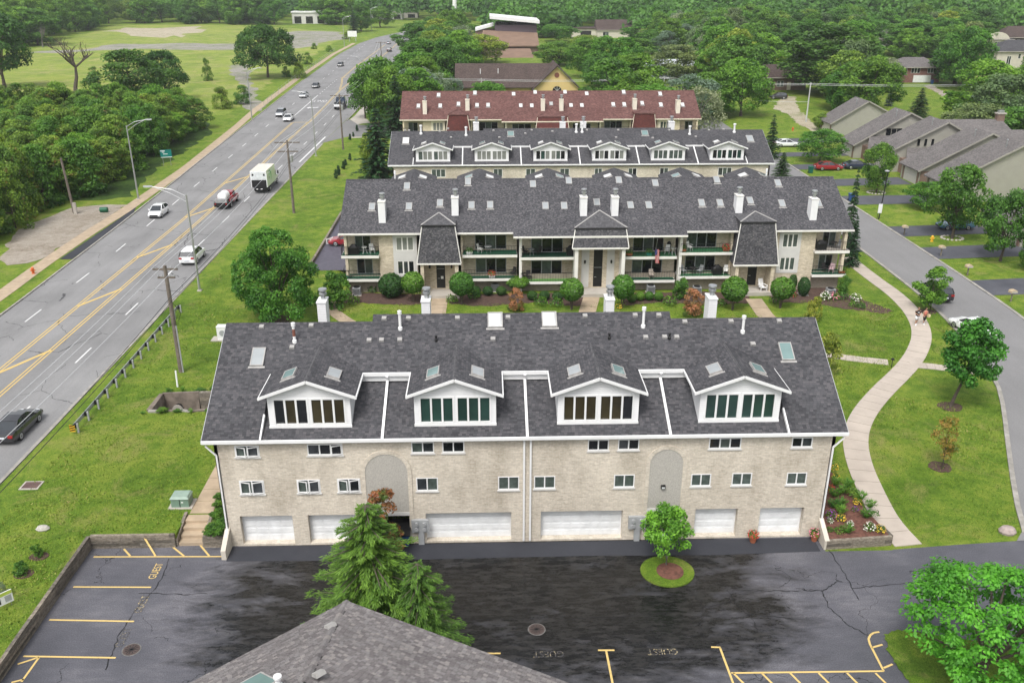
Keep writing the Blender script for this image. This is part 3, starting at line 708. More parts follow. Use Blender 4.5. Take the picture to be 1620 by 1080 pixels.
def window(par, x0, x1, z0, z1, Y, n=2, fm=None, gm=None, sill=True, open_=(), fw=0.06, depth=0.07, gms=None, mull=0.07):
 fm = fm or M_WHITE; gm = gm or M_GLASS; vary = gm is M_GLASS
 f = MB(); e = 0.002
 f.box(x0 + e, Y - 0.02, z0 + e, x0 + fw, Y + depth, z1 - e).box(x1 - fw, Y - 0.02, z0 + e, x1 - e, Y + depth, z1 - e)
 f.box(x0 + fw, Y - 0.02, z0 + e, x1 - fw, Y + depth, z0 + fw).box(x0 + fw, Y - 0.02, z1 - fw, x1 - fw, Y + depth, z1 - e)
 w = (x1 - x0 - 2 * fw) / n
 for i in range(1, n):
  xm = x0 + fw + w * i; f.box(xm - mull / 2, Y - 0.015, z0 + fw, xm + mull / 2, Y + depth - 0.005, z1 - fw)
 fo = f.build('window', fm, par)
 for i in range(n):
  a, b = x0 + fw + w * i + (mull / 2 if i else 0), x0 + fw + w * (i + 1) - (mull / 2 if i < n - 1 else 0)
  g_ = (gms[i] if gms else (random.choice((M_GLASS, M_GLASS, M_CURTAIN, M_GLASS_R)) if vary else gm))
  MB().box(a, Y + depth * 0.5, z0 + fw, b, Y + depth * 0.5 + 0.02, z1 - fw).build('pane', g_, fo)
  if i in open_:                       # casement sash swung outwards
   s = 1 if i == 0 else -1; hx = a if s > 0 else b; ww = b - a; c_, s_ = math.cos(0.28), math.sin(0.28)
   m = MB()
   P0 = Vector((hx, Y - 0.04, 0)); D = Vector((s * c_, -s_, 0)) * ww
   for (t0, t1, q0, q1) in ((0, .09, z0 + fw, z1 - fw), (.91, 1, z0 + fw, z1 - fw), (.09, .91, z0 + fw, z0 + fw + .05), (.09, .91, z1 - fw - .05, z1 - fw)):
    A, B = P0 + D * t0, P0 + D * t1
    m.beam((A.x, A.y, (q0 + q1) / 2), (B.x, B.y, (q0 + q1) / 2), 0.03, q1 - q0)
   m.build('sash', fm, fo)
 if sill: MB().box(x0 - 0.06, Y - 0.07, z0 - 0.09, x1 + 0.06, Y + 0.03, z0 - 0.004).build('sill', M_STUCCO_W, fo)
 return fo
def garage_door(par, x0, x1, z0, z1, Y, cols=4, depth=0.42):
 fr = MB(); y = Y + depth
 fr.box(x0 + .004, y - 0.06, z0, x0 + 0.07, y + 0.04, z1).box(x1 - 0.07, y - 0.06, z0, x1 - .004, y + 0.04, z1).box(x0 + 0.07, y - 0.06, z1 - 0.07, x1 - 0.07, y + 0.04, z1)
 d = fr.build('garage_door', M_WHITE, par)
 hgt = (z1 - 0.07 - z0) / 4
 for r in range(4):
  m = MB(); b = z0 + r * hgt
  m.box(x0 + 0.07, y - 0.01, b + 0.008, x1 - 0.07, y + 0.03, b + hgt - 0.008)
  w = (x1 - x0 - 0.14) / cols
  for c_ in range(cols):
   a = x0 + 0.07 + c_ * w
   m.box(a + 0.07, y - 0.03, b + 0.10, a + w - 0.07, y - 0.0105, b + hgt - 0.10)
  m.build('door_panel', M_DOORW, d)
 MB().box(x0, Y + 0.02, z0 - 0.08, x1, Y + depth + 0.05, z0 - 0.004).build('threshold', M_CONC, d)
 return d
def roof_slab(par, name, pts, m, th=0.14):   # a sloping plane with thickness
 return MB().prism(pts, (0, 0, -th)).build(name, m, par)
def tilt(k): return math.atan(k)
VENT_ME = mesh_of(MB().hexa([(-.16, -.15, 0), (.16, -.15, 0), (.16, .17, 0), (-.16, .17, 0)], [(-.14, -.12, .14), (.14, -.12, .14), (.14, .15, .08), (-.14, .15, .08)]), 'roof_vent', M_VENT)
def skylight(par, p, w, l, k, glass, dome=False, rz=0.0, name='skylight'):
 f = MB(); h = 0.13
 f.box(-w / 2, -l / 2, 0, w / 2, -l / 2 + .06, h).box(-w / 2, l / 2 - .06, 0, w / 2, l / 2, h).box(-w / 2, -l / 2 + .06, 0, -w / 2 + .06, l / 2 - .06, h).box(w / 2 - .06, -l / 2 + .06, 0, w / 2, l / 2 - .06, h)
 f.box(-w / 2 - .1, -l / 2 - .14, -0.01, w / 2 + .1, -l / 2 - .001, 0.03)
 o = mesh_of(f, 'skylight', M_VENT)
 fo = bpy.data.objects.new(name, o); C.objects.link(fo); fo.parent = par
 fo.location = p - root_of(par).location; fo.rotation_euler = (tilt(k), 0, rz) if not rz else (0, 0, rz)
 if rz: fo.rotation_euler = (Matrix.Rotation(rz, 4, 'Z') @ Matrix.Rotation(tilt(k), 4, 'X')).to_euler()
 g = MB()
 if dome: g.hexa([(-w / 2 + .061, -l / 2 + .061, h - .03), (w / 2 - .061, -l / 2 + .061, h - .03), (w / 2 - .061, l / 2 - .061, h - .03), (-w / 2 + .061, l / 2 - .061, h - .03)], [(-w / 2 + .18, -l / 2 + .18, h + .08), (w / 2 - .18, -l / 2 + .18, h + .08), (w / 2 - .18, l / 2 - .18, h + .08), (-w / 2 + .18, l / 2 - .18, h + .08)])
 else: g.box(-w / 2 + .061, -l / 2 + .061, h - .04, w / 2 - .061, l / 2 - .061, h - .012)
 gm = mesh_of(g, 'pane', glass); go = bpy.data.objects.new('pane', gm); C.objects.link(go); go.parent = fo
 return fo
def vent_pipe(par, p, h, r=0.13, band=False, m=None):
 o = MB().lathe([(r * 1.7, -.15), (r * 1.6, 0.1), (r, 0.16), (r, h * 0.82), (r * 1.5, h * 0.83), (r * 1.5, h), (r * .6, h + .03)], p, 12).build('vent_pipe', m or M_WHITE, par)
 if band: MB().lathe([(r * 1.05, h * 0.3), (r * 1.05, h * 0.68)], p, 12).build('rusty_band', M_RUST, o)
 return o
def chimney(par, x, y, z0, z1, w=0.85, d=1.05, m=None, trim=None):
 o = MB().box(x - w / 2, y - d / 2, z0, x + w / 2, y + d / 2, z1).build('chimney', m or M_SIDING, par)
 MB().box(x - w / 2 - .04, y - d / 2 - .04, z1, x + w / 2 + .04, y + d / 2 + .04, z1 + .09).build('chimney_top', trim or M_WHITE, o)
 MB().lathe([(.16, z1 + .05), (.16, z1 + .4), (.27, z1 + .41), (.27, z1 + .55), (.19, z1 + .6)], (x + .05, y + .1, 0), 12).build('flue', M_METAL, o)
 MB().lathe([(.2, z1 + .62), (.2, z1 + .74), (.31, z1 + .75), (.29, z1 + .86)], (x + .05, y + .1, 0), 12).build('flue_cap', M_METAL, o)
 return o
def downspout(par, pts, r=0.055):
 mb = MB()
 for a, b in zip(pts, pts[1:]): mb.beam(a, b, r * 2, r * 1.5)
 return mb.build('downspout', M_WHITE, par)
# garage-front building
K1, EY, EZ = 0.586, 44.75, 7.40                  # main slope through the front eave
def Z1(y): return EZ + K1 * (y - EY)
K2, L0 = 0.43, 7.24
def Z2(y): return L0 + K2 * (y - EY)            # the lower roof, set down under the upper eave
def make_dormer(B, cx, dy, hw, sh, gms, skyl, za=10.70, ze=9.70):
 yf, yo = 45.72 + dy, 45.40 + dy
 zb = Z2(45.72) + 0.02
 o = hw + 0.36; yr = EY + dy + (za - EZ) / K1; ye = EY + dy + (ze - EZ) / K1
 m = MB()
 holes = [(cx - hw + .33, cx - .10, zb + .16, ze - .24), (cx + .10, cx + hw - .33, zb + .16, ze - .24)]
 grid_wall(m, cx - hw, cx + hw, zb - .2, ze, yf, holes, 0.08)
 m.poly([(cx - hw, yf, ze), (cx + hw, yf, ze), (cx, yf, ze + (za - ze) * hw / o)])
 for s in (-1, 1):
  x0, x1 = sorted((cx + s * hw, cx + s * (hw - .1)))
  m.hexa([(x0, yf + .005, zb - .3), (x1, yf + .005, zb - .3), (x1, yf + 3.1, zb + .9), (x0, yf + 3.1, zb + .9)], [(x0, yf + .005, ze), (x1, yf + .005, ze), (x1, yf + 3.1, ze), (x0, yf + 3.1, ze)])
 d = m.build('dormer', M_SIDING, B)
 t = MB()
 t.box(cx - hw - .02, yf - .06, zb - .06, cx + hw + .02, yf - .003, zb + .09)
 for s in (-1, 1): t.beam((cx + s * (o + .02), yo - .03, ze - .03), (cx, yo - .03, za - .03), .05, .17)
 for s in (-1, 1): t.beam((cx + s * (o + .03), yo - .05, ze - .06), (cx + s * (o + .03), ye + .1, ze - .06), .10, .13)
 t.build('dormer_trim', M_WHITE, d)
 for s in (-1, 1):
  a = (cx + s * o, yo, ze); b = (cx, yo, za); c_ = (cx, yr + .2, za); e = (cx + s * o, ye + .3, ze)
  q = [a, b, c_, e] if s < 0 else [b, a, e, c_]
  MB().prism([(x, y, z + .06) for x, y, z in q], (0, 0, -.11)).build('dormer_roof', sh, d)
 MB().hexa([(cx - .15, yo, za - .02), (cx + .15, yo, za - .02), (cx + .15, yr + .1, za - .02), (cx - .15, yr + .1, za - .02)], [(cx - .02, yo, za + .09), (cx + .02, yo, za + .09), (cx + .02, yr + .1, za + .09), (cx - .02, yr + .1, za + .09)]).build('ridge_cap', M_RCAP_LIT, d)
 for i, h in enumerate(holes):
  f = MB(); x0, x1, z0, z1 = h
  f.box(x0 - .05, yf - .03, z0 - .05, x0 + .05, yf + .05, z1 + .05).box(x1 - .05, yf - .03, z0 - .05, x1 + .05, yf + .05, z1 + .05)
  f.box(x0 + .05, yf - .03, z0 - .05, x1 - .05, yf + .05, z0 + .05).box(x0 + .05, yf - .03, z1 - .05, x1 - .05, yf + .05, z1 + .05)
  w = (x1 - x0) / 3
  for j in (1, 2): f.box(x0 + w * j - .055, yf - .025, z0 + .05, x0 + w * j + .055, yf + .04, z1 - .05)
  f.build('window_frame', M_WHITE, d)
  for j in range(3):
   MB().box(x0 + w * j + .04, yf + .052, z0 + .04, x0 + w * (j + 1) - .04, yf + .075, z1 - .04).build('pane', gms[i * 3 + j], d)
 if skyl:
  ks = (za - ze) / o
  for s, gl in zip((-1, 1), skyl):
   if gl is None: continue
   c_ = Vector((cx + s * o * .47, yf + 1.55, za - ks * o * .47 + .06))
   fo = skylight(d, c_, .78, 1.15, 0.0, gl)
   fo.rotation_euler = (0, s * math.atan(ks), 0)
 return d
def garage_building(name, label, x0, x1, dy, dormers, base_z, detail, sh=None):
 sh = sh or M_SHINGLE
 B = thing(name, label, 'building', ((x0 + x1) / 2, 45.0 + dy, base_z))
 W0, W1, Yf, Yb = x0 + .55, x1 - .55, 45.0 + dy, 59.4 + dy
 e0, e1 = dormers[0] - 2.75, dormers[-1] + 2.75      # inner edges of the end slopes
 ey = EY + dy; UY, UZ = 48.72 + dy, Z1(48.72)
 RY, RZ = 52.05 + dy, Z1(52.05); RY2, RZ2 = 52.55 + dy, Z1(52.55)
 c0, c1 = x0 + (x1 - x0) * 0.245, x0 + (x1 - x0) * 0.752
 roof_slab(B, 'roof', [(e0, UY, UZ), (e1, UY, UZ), (e1, RY, RZ), (c1, RY, RZ), (c1, RY2, RZ2), (c0, RY2, RZ2), (c0, RY, RZ), (e0, RY, RZ)], sh, 0.16)
 roof_slab(B, 'roof_end', [(x0, ey, EZ), (e0, ey, EZ), (e0, RY, RZ + .01), (x0, RY, RZ + .01)], sh, 0.18)
 roof_slab(B, 'roof_end', [(e1, ey, EZ), (x1, ey, EZ), (x1, RY, RZ + .01), (e1, RY, RZ + .01)], sh, 0.18)
 roof_slab(B, 'lower_roof', [(e0 - .2, ey, L0), (e1 + .2, ey, L0), (e1 + .2, ey + 4.75, Z2(EY + 4.75)), (e0 - .2, ey + 4.75, Z2(EY + 4.75))], sh, 0.12)
 bz = lambda y: RZ - K1 * (y - RY)
 roof_slab(B, 'rear_roof', [(x0, RY + .001, RZ), (x0, Yb + .4, bz(Yb + .4)), (x1, Yb + .4, bz(Yb + .4)), (x1, RY + .001, RZ)], sh, 0.16)
 roof_slab(B, 'rear_roof', [(c0, RY2 + .001, RZ2), (c0, RY2 + 3, RZ2 - K1 * 3), (c1, RY2 + 3, RZ2 - K1 * 3), (c1, RY2 + .001, RZ2)], sh, 0.16)
 t = MB()                                       # ridge caps
 for a, b, y, z in ((x0, c0, RY, RZ), (c0, c1, RY2, RZ2), (c1, x1, RY, RZ)):
  t.hexa([(a, y - .16, z - .075), (b, y - .16, z - .075), (b, y + .16, z - .075), (a, y + .16, z - .075)], [(a, y - .01, z + .03), (b, y - .01, z + .03), (b, y + .01, z + .03), (a, y + .01, z + .03)])
 t.build('ridge_cap', sh, B)
 t = MB()
 t.box(x0 - .02, ey - .13, EZ - .20, x1 + .02, ey - .002, EZ - .03); t.build('gutter', M_WHITE, B)
 MB().box(x0, ey + .02, EZ - .30, x1, Yf + .0, EZ - .22).build('soffit', M_WHITE, B)
 for s, xx in ((-1, e0), (1, e1)): MB().beam((xx, ey + .02, EZ - .08), (xx, ey + 1.5, EZ - .08 + K1 * 1.5), .09, .2).build('rake_trim', M_WHITE, B)
 for s, xx in ((-1, x0 - .02), (1, x1 + .02)): MB().beam((xx, ey, EZ - .10), (xx, RY, RZ - .10), .05, .14).build('rake_board', M_GREYM, B)
 t = MB(); t.box(e0, UY - .1, UZ - .24, e1, UY - .002, UZ - .02); t.build('upper_gutter', M_WHITE, B)
 MB().box(e0, UY + .05, UZ - .62, e1, UY + .12, UZ - .2).build('fascia', M_WHITE, B)
 mids = [(a + b) / 2 for a, b in zip(dormers, dormers[1:])]
 for xm in mids:
  downspout(B, [(xm, UY - .16, UZ - .2), (xm, UY + .1, Z2(48.9) + .12), (xm, ey + .05, L0 + .08)], .075)
 for xx, s in ((W0, -1), (W1, 1)):
  MB().prism([(xx, Yf, -.1), (xx, Yb, -.1), (xx, Yb, 6.6), (xx, RY, RZ - .25), (xx, Yf, 7.10)], (-s * .2, 0, 0)).build('gable_wall', M_BRICK, B)
 MB().box(W0 + .21, Yb - .2, -.1, W1 - .21, Yb, 6.7).build('rear_wall', M_BRICK, B)
 return B, (W0, W1, Yf, Yb, ey)
# the near building
A, (W0, W1, YF, YB, _) = garage_building('brick_building', 'cream brick building with four white dormers and white garage doors facing the wet lot',
 -16.43, 20.75, 0, [PY(483, 604, 45.4)[0], PY(718.5, 601, 45.4)[0], PY(949.6, 599, 45.4)[0], PY(1178.5, 596, 45.4)[0]], 0, True)
z1 = lambda x, y: (300 + x / 2.7, 480 + y / 2.7)
z2 = lambda x, y: (820 + x / 2.7, 480 + y / 2.7)
def prect(zf, x0, x1, y0, y1, Y):
 a, b = PY(*zf(x0, y1), Y), PY(*zf(x1, y0), Y); return (a[0], b[0], a[1], b[1])
wins, doors = [], []
for zf, L in ((z1, [(196, 295, 605, 655, 2, (0, 1)), (505, 652, 598, 648, 3, (2,)), (948, 1043, 590, 638, 2, ()), (1080, 1173, 588, 636, 2, ()),
     (218, 316, 754, 814, 2, (0, 1)), (462, 556, 750, 808, 2, (0, 1)), (634, 728, 746, 804, 2, (0, 1)), (970, 1060, 742, 800, 2, ()), (1318, 1408, 737, 795, 2, ())]),
    (z2, [(296, 388, 580, 628, 2, ()), (425, 518, 578, 625, 2, ()), (812, 955, 572, 620, 3, ()), (1165, 1260, 570, 614, 2, ()),
     (67, 158, 735, 790, 2, ()), (407, 498, 729, 785, 2, ()), (735, 825, 726, 780, 2, ()), (909, 1000, 722, 776, 2, ()), (1142, 1235, 720, 773, 2, ())])):
 for x0, x1, y0, y1, n, op in L: wins.append((*prect(zf, x0, x1, y0, y1, YF), n, op))
wins = [(a, b, c, min(d, 7.0), n, op) for a, b, c, d, n, op in wins]
for zf, L in ((z1, [(228, 438, 905, 1012, 4), (515, 722, 902, 1008, 4), (1012, 1374, 890, 995, 8)]), (z2, [(95, 447, 882, 988, 8), (748, 940, 873, 980, 4), (1022, 1222, 870, 974, 4)])):
 for x0, x1, y0, y1, n in L:
  r = prect(zf, x0, x1, y0, y1, YF); doors.append((r[0], r[1], 0.13, 2.12, n))
opens = [(*prect(z1, 772, 938, 900, 1005, YF)[:2], 0.0, 2.15), (*prect(z2, 538, 690, 880, 990, YF)[:2], 0.0, 2.15)]
holes = [w[:4] for w in wins] + [d[:4] for d in doors] + opens
def depth_wall():
 mb = MB()
 xs = sorted(set([W0, W1] + [h[i] for h in holes for i in (0, 1)])); zs = sorted(set([0, 7.10] + [h[i] for h in holes for i in (2, 3)]))
 for i in range(len(xs) - 1):
  for j in range(len(zs) - 1):
   cx, cz = (xs[i] + xs[i + 1]) / 2, (zs[j] + zs[j + 1]) / 2
   if any(h[0] < cx < h[1] and h[2] < cz < h[3] for h in holes): continue
   mb.poly([(xs[i], YF, zs[j]), (xs[i + 1], YF, zs[j]), (xs[i + 1], YF, zs[j + 1]), (xs[i], YF, zs[j + 1])])
 for k_, (a, b, c, d) in enumerate(holes):
  e = YF + (0.10 if k_ < len(wins) else (0.46 if k_ < len(wins) + len(doors) else 3.0))
  mb.poly([(a, YF, c), (a, YF, d), (a, e, d), (a, e, c)]).poly([(b, YF, d), (b, YF, c), (b, e, c), (b, e, d)])
  mb.poly([(a, YF, d), (b, YF, d), (b, e, d), (a, e, d)])
  if c > 0.05: mb.poly([(b, YF, c), (a, YF, c), (a, e, c), (b, e, c)])
  if k_ >= len(wins) + len(doors): mb.poly([(a, e, c), (b, e, c), (b, e, d), (a, e, d)])
 return mb
depth_wall().build('wall', M_BRICK, A)
for w in wins:
 cur = w[2] < 4.5 and w[0] > -4
 window(A, *w[:4], YF, w[4], gm=M_GLASS if not cur else M_CURTAIN, open_=w[5])
for d in doors: garage_door(A, *d[:4], YF, d[4])
for (a, b, c, d), zf, q in ((opens[0], z1, (768, 932, 640, 900)), (opens[1], z2, (545, 705, 620, 878))):
 r = prect(zf, *q, YF); cx, hw = (a + b) / 2, (r[1] - r[0]) / 2; zt = r[3]; zs_ = zt - hw
 x0, x1 = cx - hw, cx + hw
 arc = [(cx + hw * math.cos(t), zs_ + hw * math.sin(t)) for t in [math.pi * i / 20 for i in range(21)]]
 ap = MB().prism([(x0, YF - .03, d), (x1, YF - .03, d)] + [(x, YF - .03, z) for x, z in arc], (0, .028, 0)).build('arch_panel', M_STUCCO, A)
 ro = [(cx + (hw + .24) * math.cos(t), zs_ + (hw + .24) * math.sin(t)) for t in [math.pi * i / 20 for i in range(21)]]
 for i in range(20):                          # brick surround, voussoirs one by one
  p, q_ = [arc[i], arc[i + 1]], [ro[i], ro[i + 1]]
  MB().prism([(p[0][0], YF - .06, p[0][1]), (q_[0][0], YF - .06, q_[0][1]), (q_[1][0], YF - .06, q_[1][1]), (p[1][0], YF - .06, p[1][1])], (0, .058, 0)).build('arch_brick', M_BRICK, A)
 for s in (-1, 1):
  xa, xb = sorted((cx + s * hw, cx + s * (hw + .24)))
  MB().box(xa, YF - .06, 0.02, xb, YF - .002, zs_).build('pilaster', M_BRICK, A)
 MB().box(x0, YF - .075, d - .12, x1, YF - .032, d + .1).build('lintel', M_STUCCO_W, A)
 l = PY(*zf(*(848, 797) if zf is z1 else (617, 778)), YF)
 lo = MB().box(l[0] - .13, YF - .2, l[1] - .1, l[0] + .13, YF - .03, l[1] + .1).build('wall_lamp', M_BLACK, A)
 MB().box(l[0] - .09, YF - .215, l[1] - .07, l[0] + .09, YF - .201, l[1] + .03).build('lens', M_SKYL_W, lo)
 g = MB()                                     # iron gate inside the passage
 for i in range(15): xx = a + .1 + (b - a - .2) * i / 14; g.tube([(xx, YF + .9, .05), (xx, YF + .9, 1.9)], .022, 5)
 for zz in (.3, 1.0, 1.8): g.box(a + .05, YF + .88, zz - .03, b - .05, YF + .92, zz + .03)
 g.build('gate', M_BLACK, A)
for zf, q in ((z1, (953, 1003, 940, 1013)), (z2, (465, 515, 908, 995))):
 a, b, c, d = prect(zf, *q, YF); c = .15; d = 1.75; b = a + 1.02
 mo = MB().box(a, YF - .2, c + .75, b, YF - .002, d).build('meter_box', M_GREYM, A)
 for i in (0.28, 0.74):
  for j in (0.3, 0.72):
   MB().tube([(a + (b - a) * i, YF - .2, c + .75 + (d - c - .75) * j), (a + (b - a) * i, YF - .33, c + .75 + (d - c - .75) * j)], .12, 12).build('meter', M_GREYM, mo)
 MB().box(a + .38, YF - .2, .02, a + .72, YF - .002, c + .746).build('conduit_box', M_GREYM, mo)
xm = PY(*z1(1443, 585), YF)[0]
for dx in (-.19, .19): downspout(A, [(xm + dx, YF - .1, 7.02), (xm + dx, YF - .08, .12)], .055)
for s, xx in ((-1, W0 + .12), (1, W1 - .12)):
 downspout(A, [(xx + s * .5, EY + .02, 7.02), (xx, YF - .08, 6.3), (xx, YF - .08, 1.3), (xx, YF - .55, 1.02), (xx, YF - .55, .75), (xx, YF - 1.0, .12)], .055)
 MB().hexa([(xx - .14, YF - 1.35, .0), (xx + .14, YF - 1.35, .0), (xx + .14, YF - .002, .0), (xx - .14, YF - .002, .0)], [(xx - .14, YF - 1.35, .62), (xx + .14, YF - 1.35, .62), (xx + .14, YF - .002, 1.35), (xx - .14, YF - .002, 1.35)]).build('wing_wall', M_STUCCO_C, A)
DX = [PY(483, 604, 45.4)[0], PY(718.5, 601, 45.4)[0], PY(949.6, 599, 45.4)[0], PY(1178.5, 596, 45.4)[0]]
G_, B_, D_ = M_GLASS_G, M_GLASS_B, M_GLASS
for cx, gms, sk in zip(DX, ([D_, B_, D_, B_, B_, B_], [G_] * 6, [B_, B_, B_, B_, B_, D_], [G_] * 6), ((M_SKYL_G, M_SKYL), (M_SKYL_G, M_SKYL), (M_SKYL, M_SKYL_G), (M_SKYL, M_SKYL_G))):
 make_dormer(A, cx, 0, 2.36, M_SHINGLE, gms, sk)
slA = lambda p: SL(*p, EY, EZ, K1)
rotv = (tilt(K1), 0, 0)
for p in [z1(*q) for q in ((308, 98), (520, 92), (831, 62), (935, 61), (1144, 60), (1360, 57), (767, 155), (820, 154), (898, 153), (1296, 150), (438, 185))] + \
   [z2(*q) for q in ((285, 51), (499, 48), (600, 48), (711, 76), (544, 142), (625, 141), (676, 141), (908, 74), (1114, 73), (1002, 171))]:
 w = slA((p[0], p[1] + 1)); piece('roof_vent', VENT_ME, A, w, rotv)
for p, h, bd in ((z1(900, 108), 1.2, False), (z1(449, 163), 1.25, True), (z2(533, 98), 1.3, False), (z2(958, 122), 1.1, False)): vent_pipe(A, slA(p), h, .088, bd)
for p in (z1(1053, 160), z2(388, 150), z2(645, 150)): vent_pipe(A, slA(p), .35, .06, m=M_BLACK)
for p in (z1(293, 230), z2(1144, 207)): skylight(A, slA(p), .8, 1.35, K1, M_SKYL if p[0] < 800 else M_SKYL_G)
for p in (z1(1305, 76), z2(132, 73)): skylight(A, slA((p[0], p[1] - 1)), .95, 1.2, K1, M_SKYL_W, True)
for px in (510, 674, 964, 1125.5):
 xx = PY(px, 490, 58.3)[0]; chimney(A, xx, 58.6, 7.5, 10.75, .60, 1.15)
# buildings with balconies (B seen whole; D its red-roofed twin behind)
TB = lambda s: (lambda x, y: (s[0] + x / 3.5217, s[1] + y / 3.5217))
z3, z4 = TB((500, 240)), TB((920, 240))
BK, BEY, BEZ = 0.51, 89.0, 7.03
def balcony_building(name, label, dy, dz, shm, wallm, trimm, chm, red=False, extra=True):
 B = thing(name, label, 'building', (11.5, 89.6 + dy, dz + 0.2))
 V = lambda x, y, z: (x, y + dy, z + dz)
 Yw = 89.6
 X = lambda zf, px, py, Y=Yw: PY(*zf(px, py), Y)[0]
 x0, x1 = -15.45, 38.35
 s1, s2 = PY(812, 373, 89)[0], PY(1086, 370, 89)[0]
 RY = 96.6; RZ = BEZ + BK * (RY - BEY)
 def slab(n, a, b, ey, lift=0.0):
  zz = BEZ + BK * (ey - BEY) + lift
  MB().prism([V(a, ey, zz), V(b, ey, zz), V(b, RY, RZ + lift), V(a, RY, RZ + lift)], (0, 0, -.16)).build('roof', shm, B)
  MB().box(*V(a - .02, ey - .12, zz - .2), *V(b + .02, ey - .002, zz - .03)).build('gutter', trimm, B)
 slab('roof', x0, s1 - .003, 89.0); slab('roof', s1, s2, 88.35, 0.06); slab('roof', s2 + .003, x1, 89.0)
 Yb = 103.6
 MB().prism([V(x0, RY + .002, RZ), V(x0, Yb + .4, RZ - BK * (Yb + .4 - RY)), V(x1, Yb + .4, RZ - BK * (Yb + .4 - RY)), V(x1, RY + .002, RZ)], (0, 0, -.16)).build('rear_roof', shm, B)
 MB().hexa([V(x0, RY - .15, RZ - .06), V(x1, RY - .15, RZ - .06), V(x1, RY + .15, RZ - .06), V(x0, RY + .15, RZ - .06)], [V(x0, RY - .01, RZ + .09), V(x1, RY - .01, RZ + .09), V(x1, RY + .01, RZ + .09), V(x0, RY + .01, RZ + .09)]).build('ridge_cap', shm, B)
 for xx, s in ((x0 + .75, -1), (x1 - .75, 1)):
  MB().prism([V(xx, Yw + 1.3, -.1), V(xx, Yb, -.1), V(xx, Yb, 7.1), V(xx, RY, RZ - .3), V(xx, Yw + 1.3, 7.3)], (-s * .2, 0, 0)).build('gable_wall', wallm, B)
 MB().box(*V(x0 + .96, Yb - .2, -.1), *V(x1 - .96, Yb, 7.1)).build('rear_wall', wallm, B)
 fronts = [(X(z3, 350, 520), X(z3, 563, 520), [((z3, 448, 541, 478, 553), (z3, 457, 546, 610, 684))]),
    (X(z4, 1085, 520), X(z4, 1302, 520), [((z4, 1116, 1210, 460, 535), (z4, 1099, 1190, 590, 662))])]
 for a, b, ws in fronts:
  hs = []
  for pair in ws:
   for zf, q0, q1, r0, r1 in pair:
    p, q = PY(*zf(q0, r1), Yw), PY(*zf(q1, r0), Yw); hs.append((p[0], q[0], p[1], q[1]))
  m = MB(); grid_wall(m, a, b, 0, 7.1, Yw, hs, .1); m.v = [(x, y + dy, z + dz) for x, y, z in m.v]; m.build('wall', wallm, B)
  for s, xx in ((1, a), (-1, b)): MB().box(*V(min(xx, xx + s * .1), Yw + .02, 0), *V(max(xx, xx + s * .1), Yw + 1.3, 7.1)).build('return_wall', wallm, B)
  cx0, cx1 = min(h[0] for h in hs) - .34, max(h[1] for h in hs) + .34
  pm = MB(); grid_wall(pm, cx0, cx1, hs[1][2] - .3, 6.9, Yw - .05, hs, .055); pm.v = [(x, y + dy, z + dz) for x, y, z in pm.v]; pm.build('window_panel', M_STUCCO_W if not red else trimm, B)
  for h in hs: window(B, h[0], h[1], h[2] + dz, h[3] + dz, Yw + dy - .02, 3, fm=trimm, gm=M_BLIND if h[2] > 3.5 and a < 0 else (M_GLASS if a < 0 else M_CURTAIN), sill=False, mull=.13)
 bays = [(x0 + .55, X(z3, 350, 520), z3, [(125, 350, 582, 594, 0), (140, 355, 712, 726, 1)], [(220, 302, 470, 552, 2), (232, 314, 598, 682, 2)]),
   (X(z3, 812, 520), X(z3, 1122, 520), z3, [(815, 1121, 577, 591, 0), (822, 1121, 708, 721, 1)], [(886, 1060, 463, 545, 3), (890, 1060, 594, 676, 3)]),
   (X(z3, 1140, 520), X(z3, 1442, 520), z3, [(1140, 1440, 590, 604, 0), (1140, 1440, 725, 738, 3)], [(1198, 1376, 478, 563, 3), (1198, 1370, 606, 692, 3)]),
   (X(z4, 240, 520), X(z4, 538, 520), z4, [(238, 532, 586, 600, 2), (238, 520, 717, 731, 1)], [(285, 460, 475, 556, 3), (277, 450, 602, 686, 3)]),
   (X(z4, 552, 520), X(z4, 838, 520), z4, [(550, 845, 563, 577, 2), (540, 830, 695, 709, 2)], [(582, 756, 450, 535, 3), (572, 745, 580, 664, 3)]),
   (X(z4, 1302, 520), x1 - .55, z4, [(1301, 1520, 554, 570, 4), (1283, 1502, 686, 700, 1)], [(1337, 1420, 447, 527, 2), (1313, 1400, 574, 657, 2)])]
 Yr, Yf_ = Yw + 1.25, Yw - .55
 carpets = [M_DKCARPET, M_DKCARPET, M_GREENCARPET, mat('light_green_carpet', (0.10, 0.26, 0.06), .9, .2, 2), M_CONC]
 out = []
 for bi, (a, b, zf, slabs_, drs) in enumerate(bays):
  a, b = min(a, b), max(a, b); hs = []
  for q0, q1, r0, r1, n in drs:
   p, q = PY(*zf(q0, r1), Yr), PY(*zf(q1, r0), Yr); hs.append((p[0], q[0], p[1], q[1], n))
  m = MB(); grid_wall(m, a, b, 1.9, 7.3, Yr, [h[:4] for h in hs], .1); m.v = [(x, y + dy, z + dz) for x, y, z in m.v]; m.build('balcony_wall', wallm, B)
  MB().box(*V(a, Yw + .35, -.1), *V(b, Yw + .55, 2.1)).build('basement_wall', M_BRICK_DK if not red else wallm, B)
  for i, h in enumerate(hs):
   gl = [M_GLASS, M_CURTAIN, M_GLASS] if (bi + i) % 2 else [M_CURTAIN, M_GLASS, M_GLASS]
   fo = window(B, h[0], h[1], h[2] + dz, h[3] + dz, Yr + dy, h[4], fm=M_GREYM, gms=gl[:h[4]], sill=False, mull=.09); fo.name = 'sliding_door'
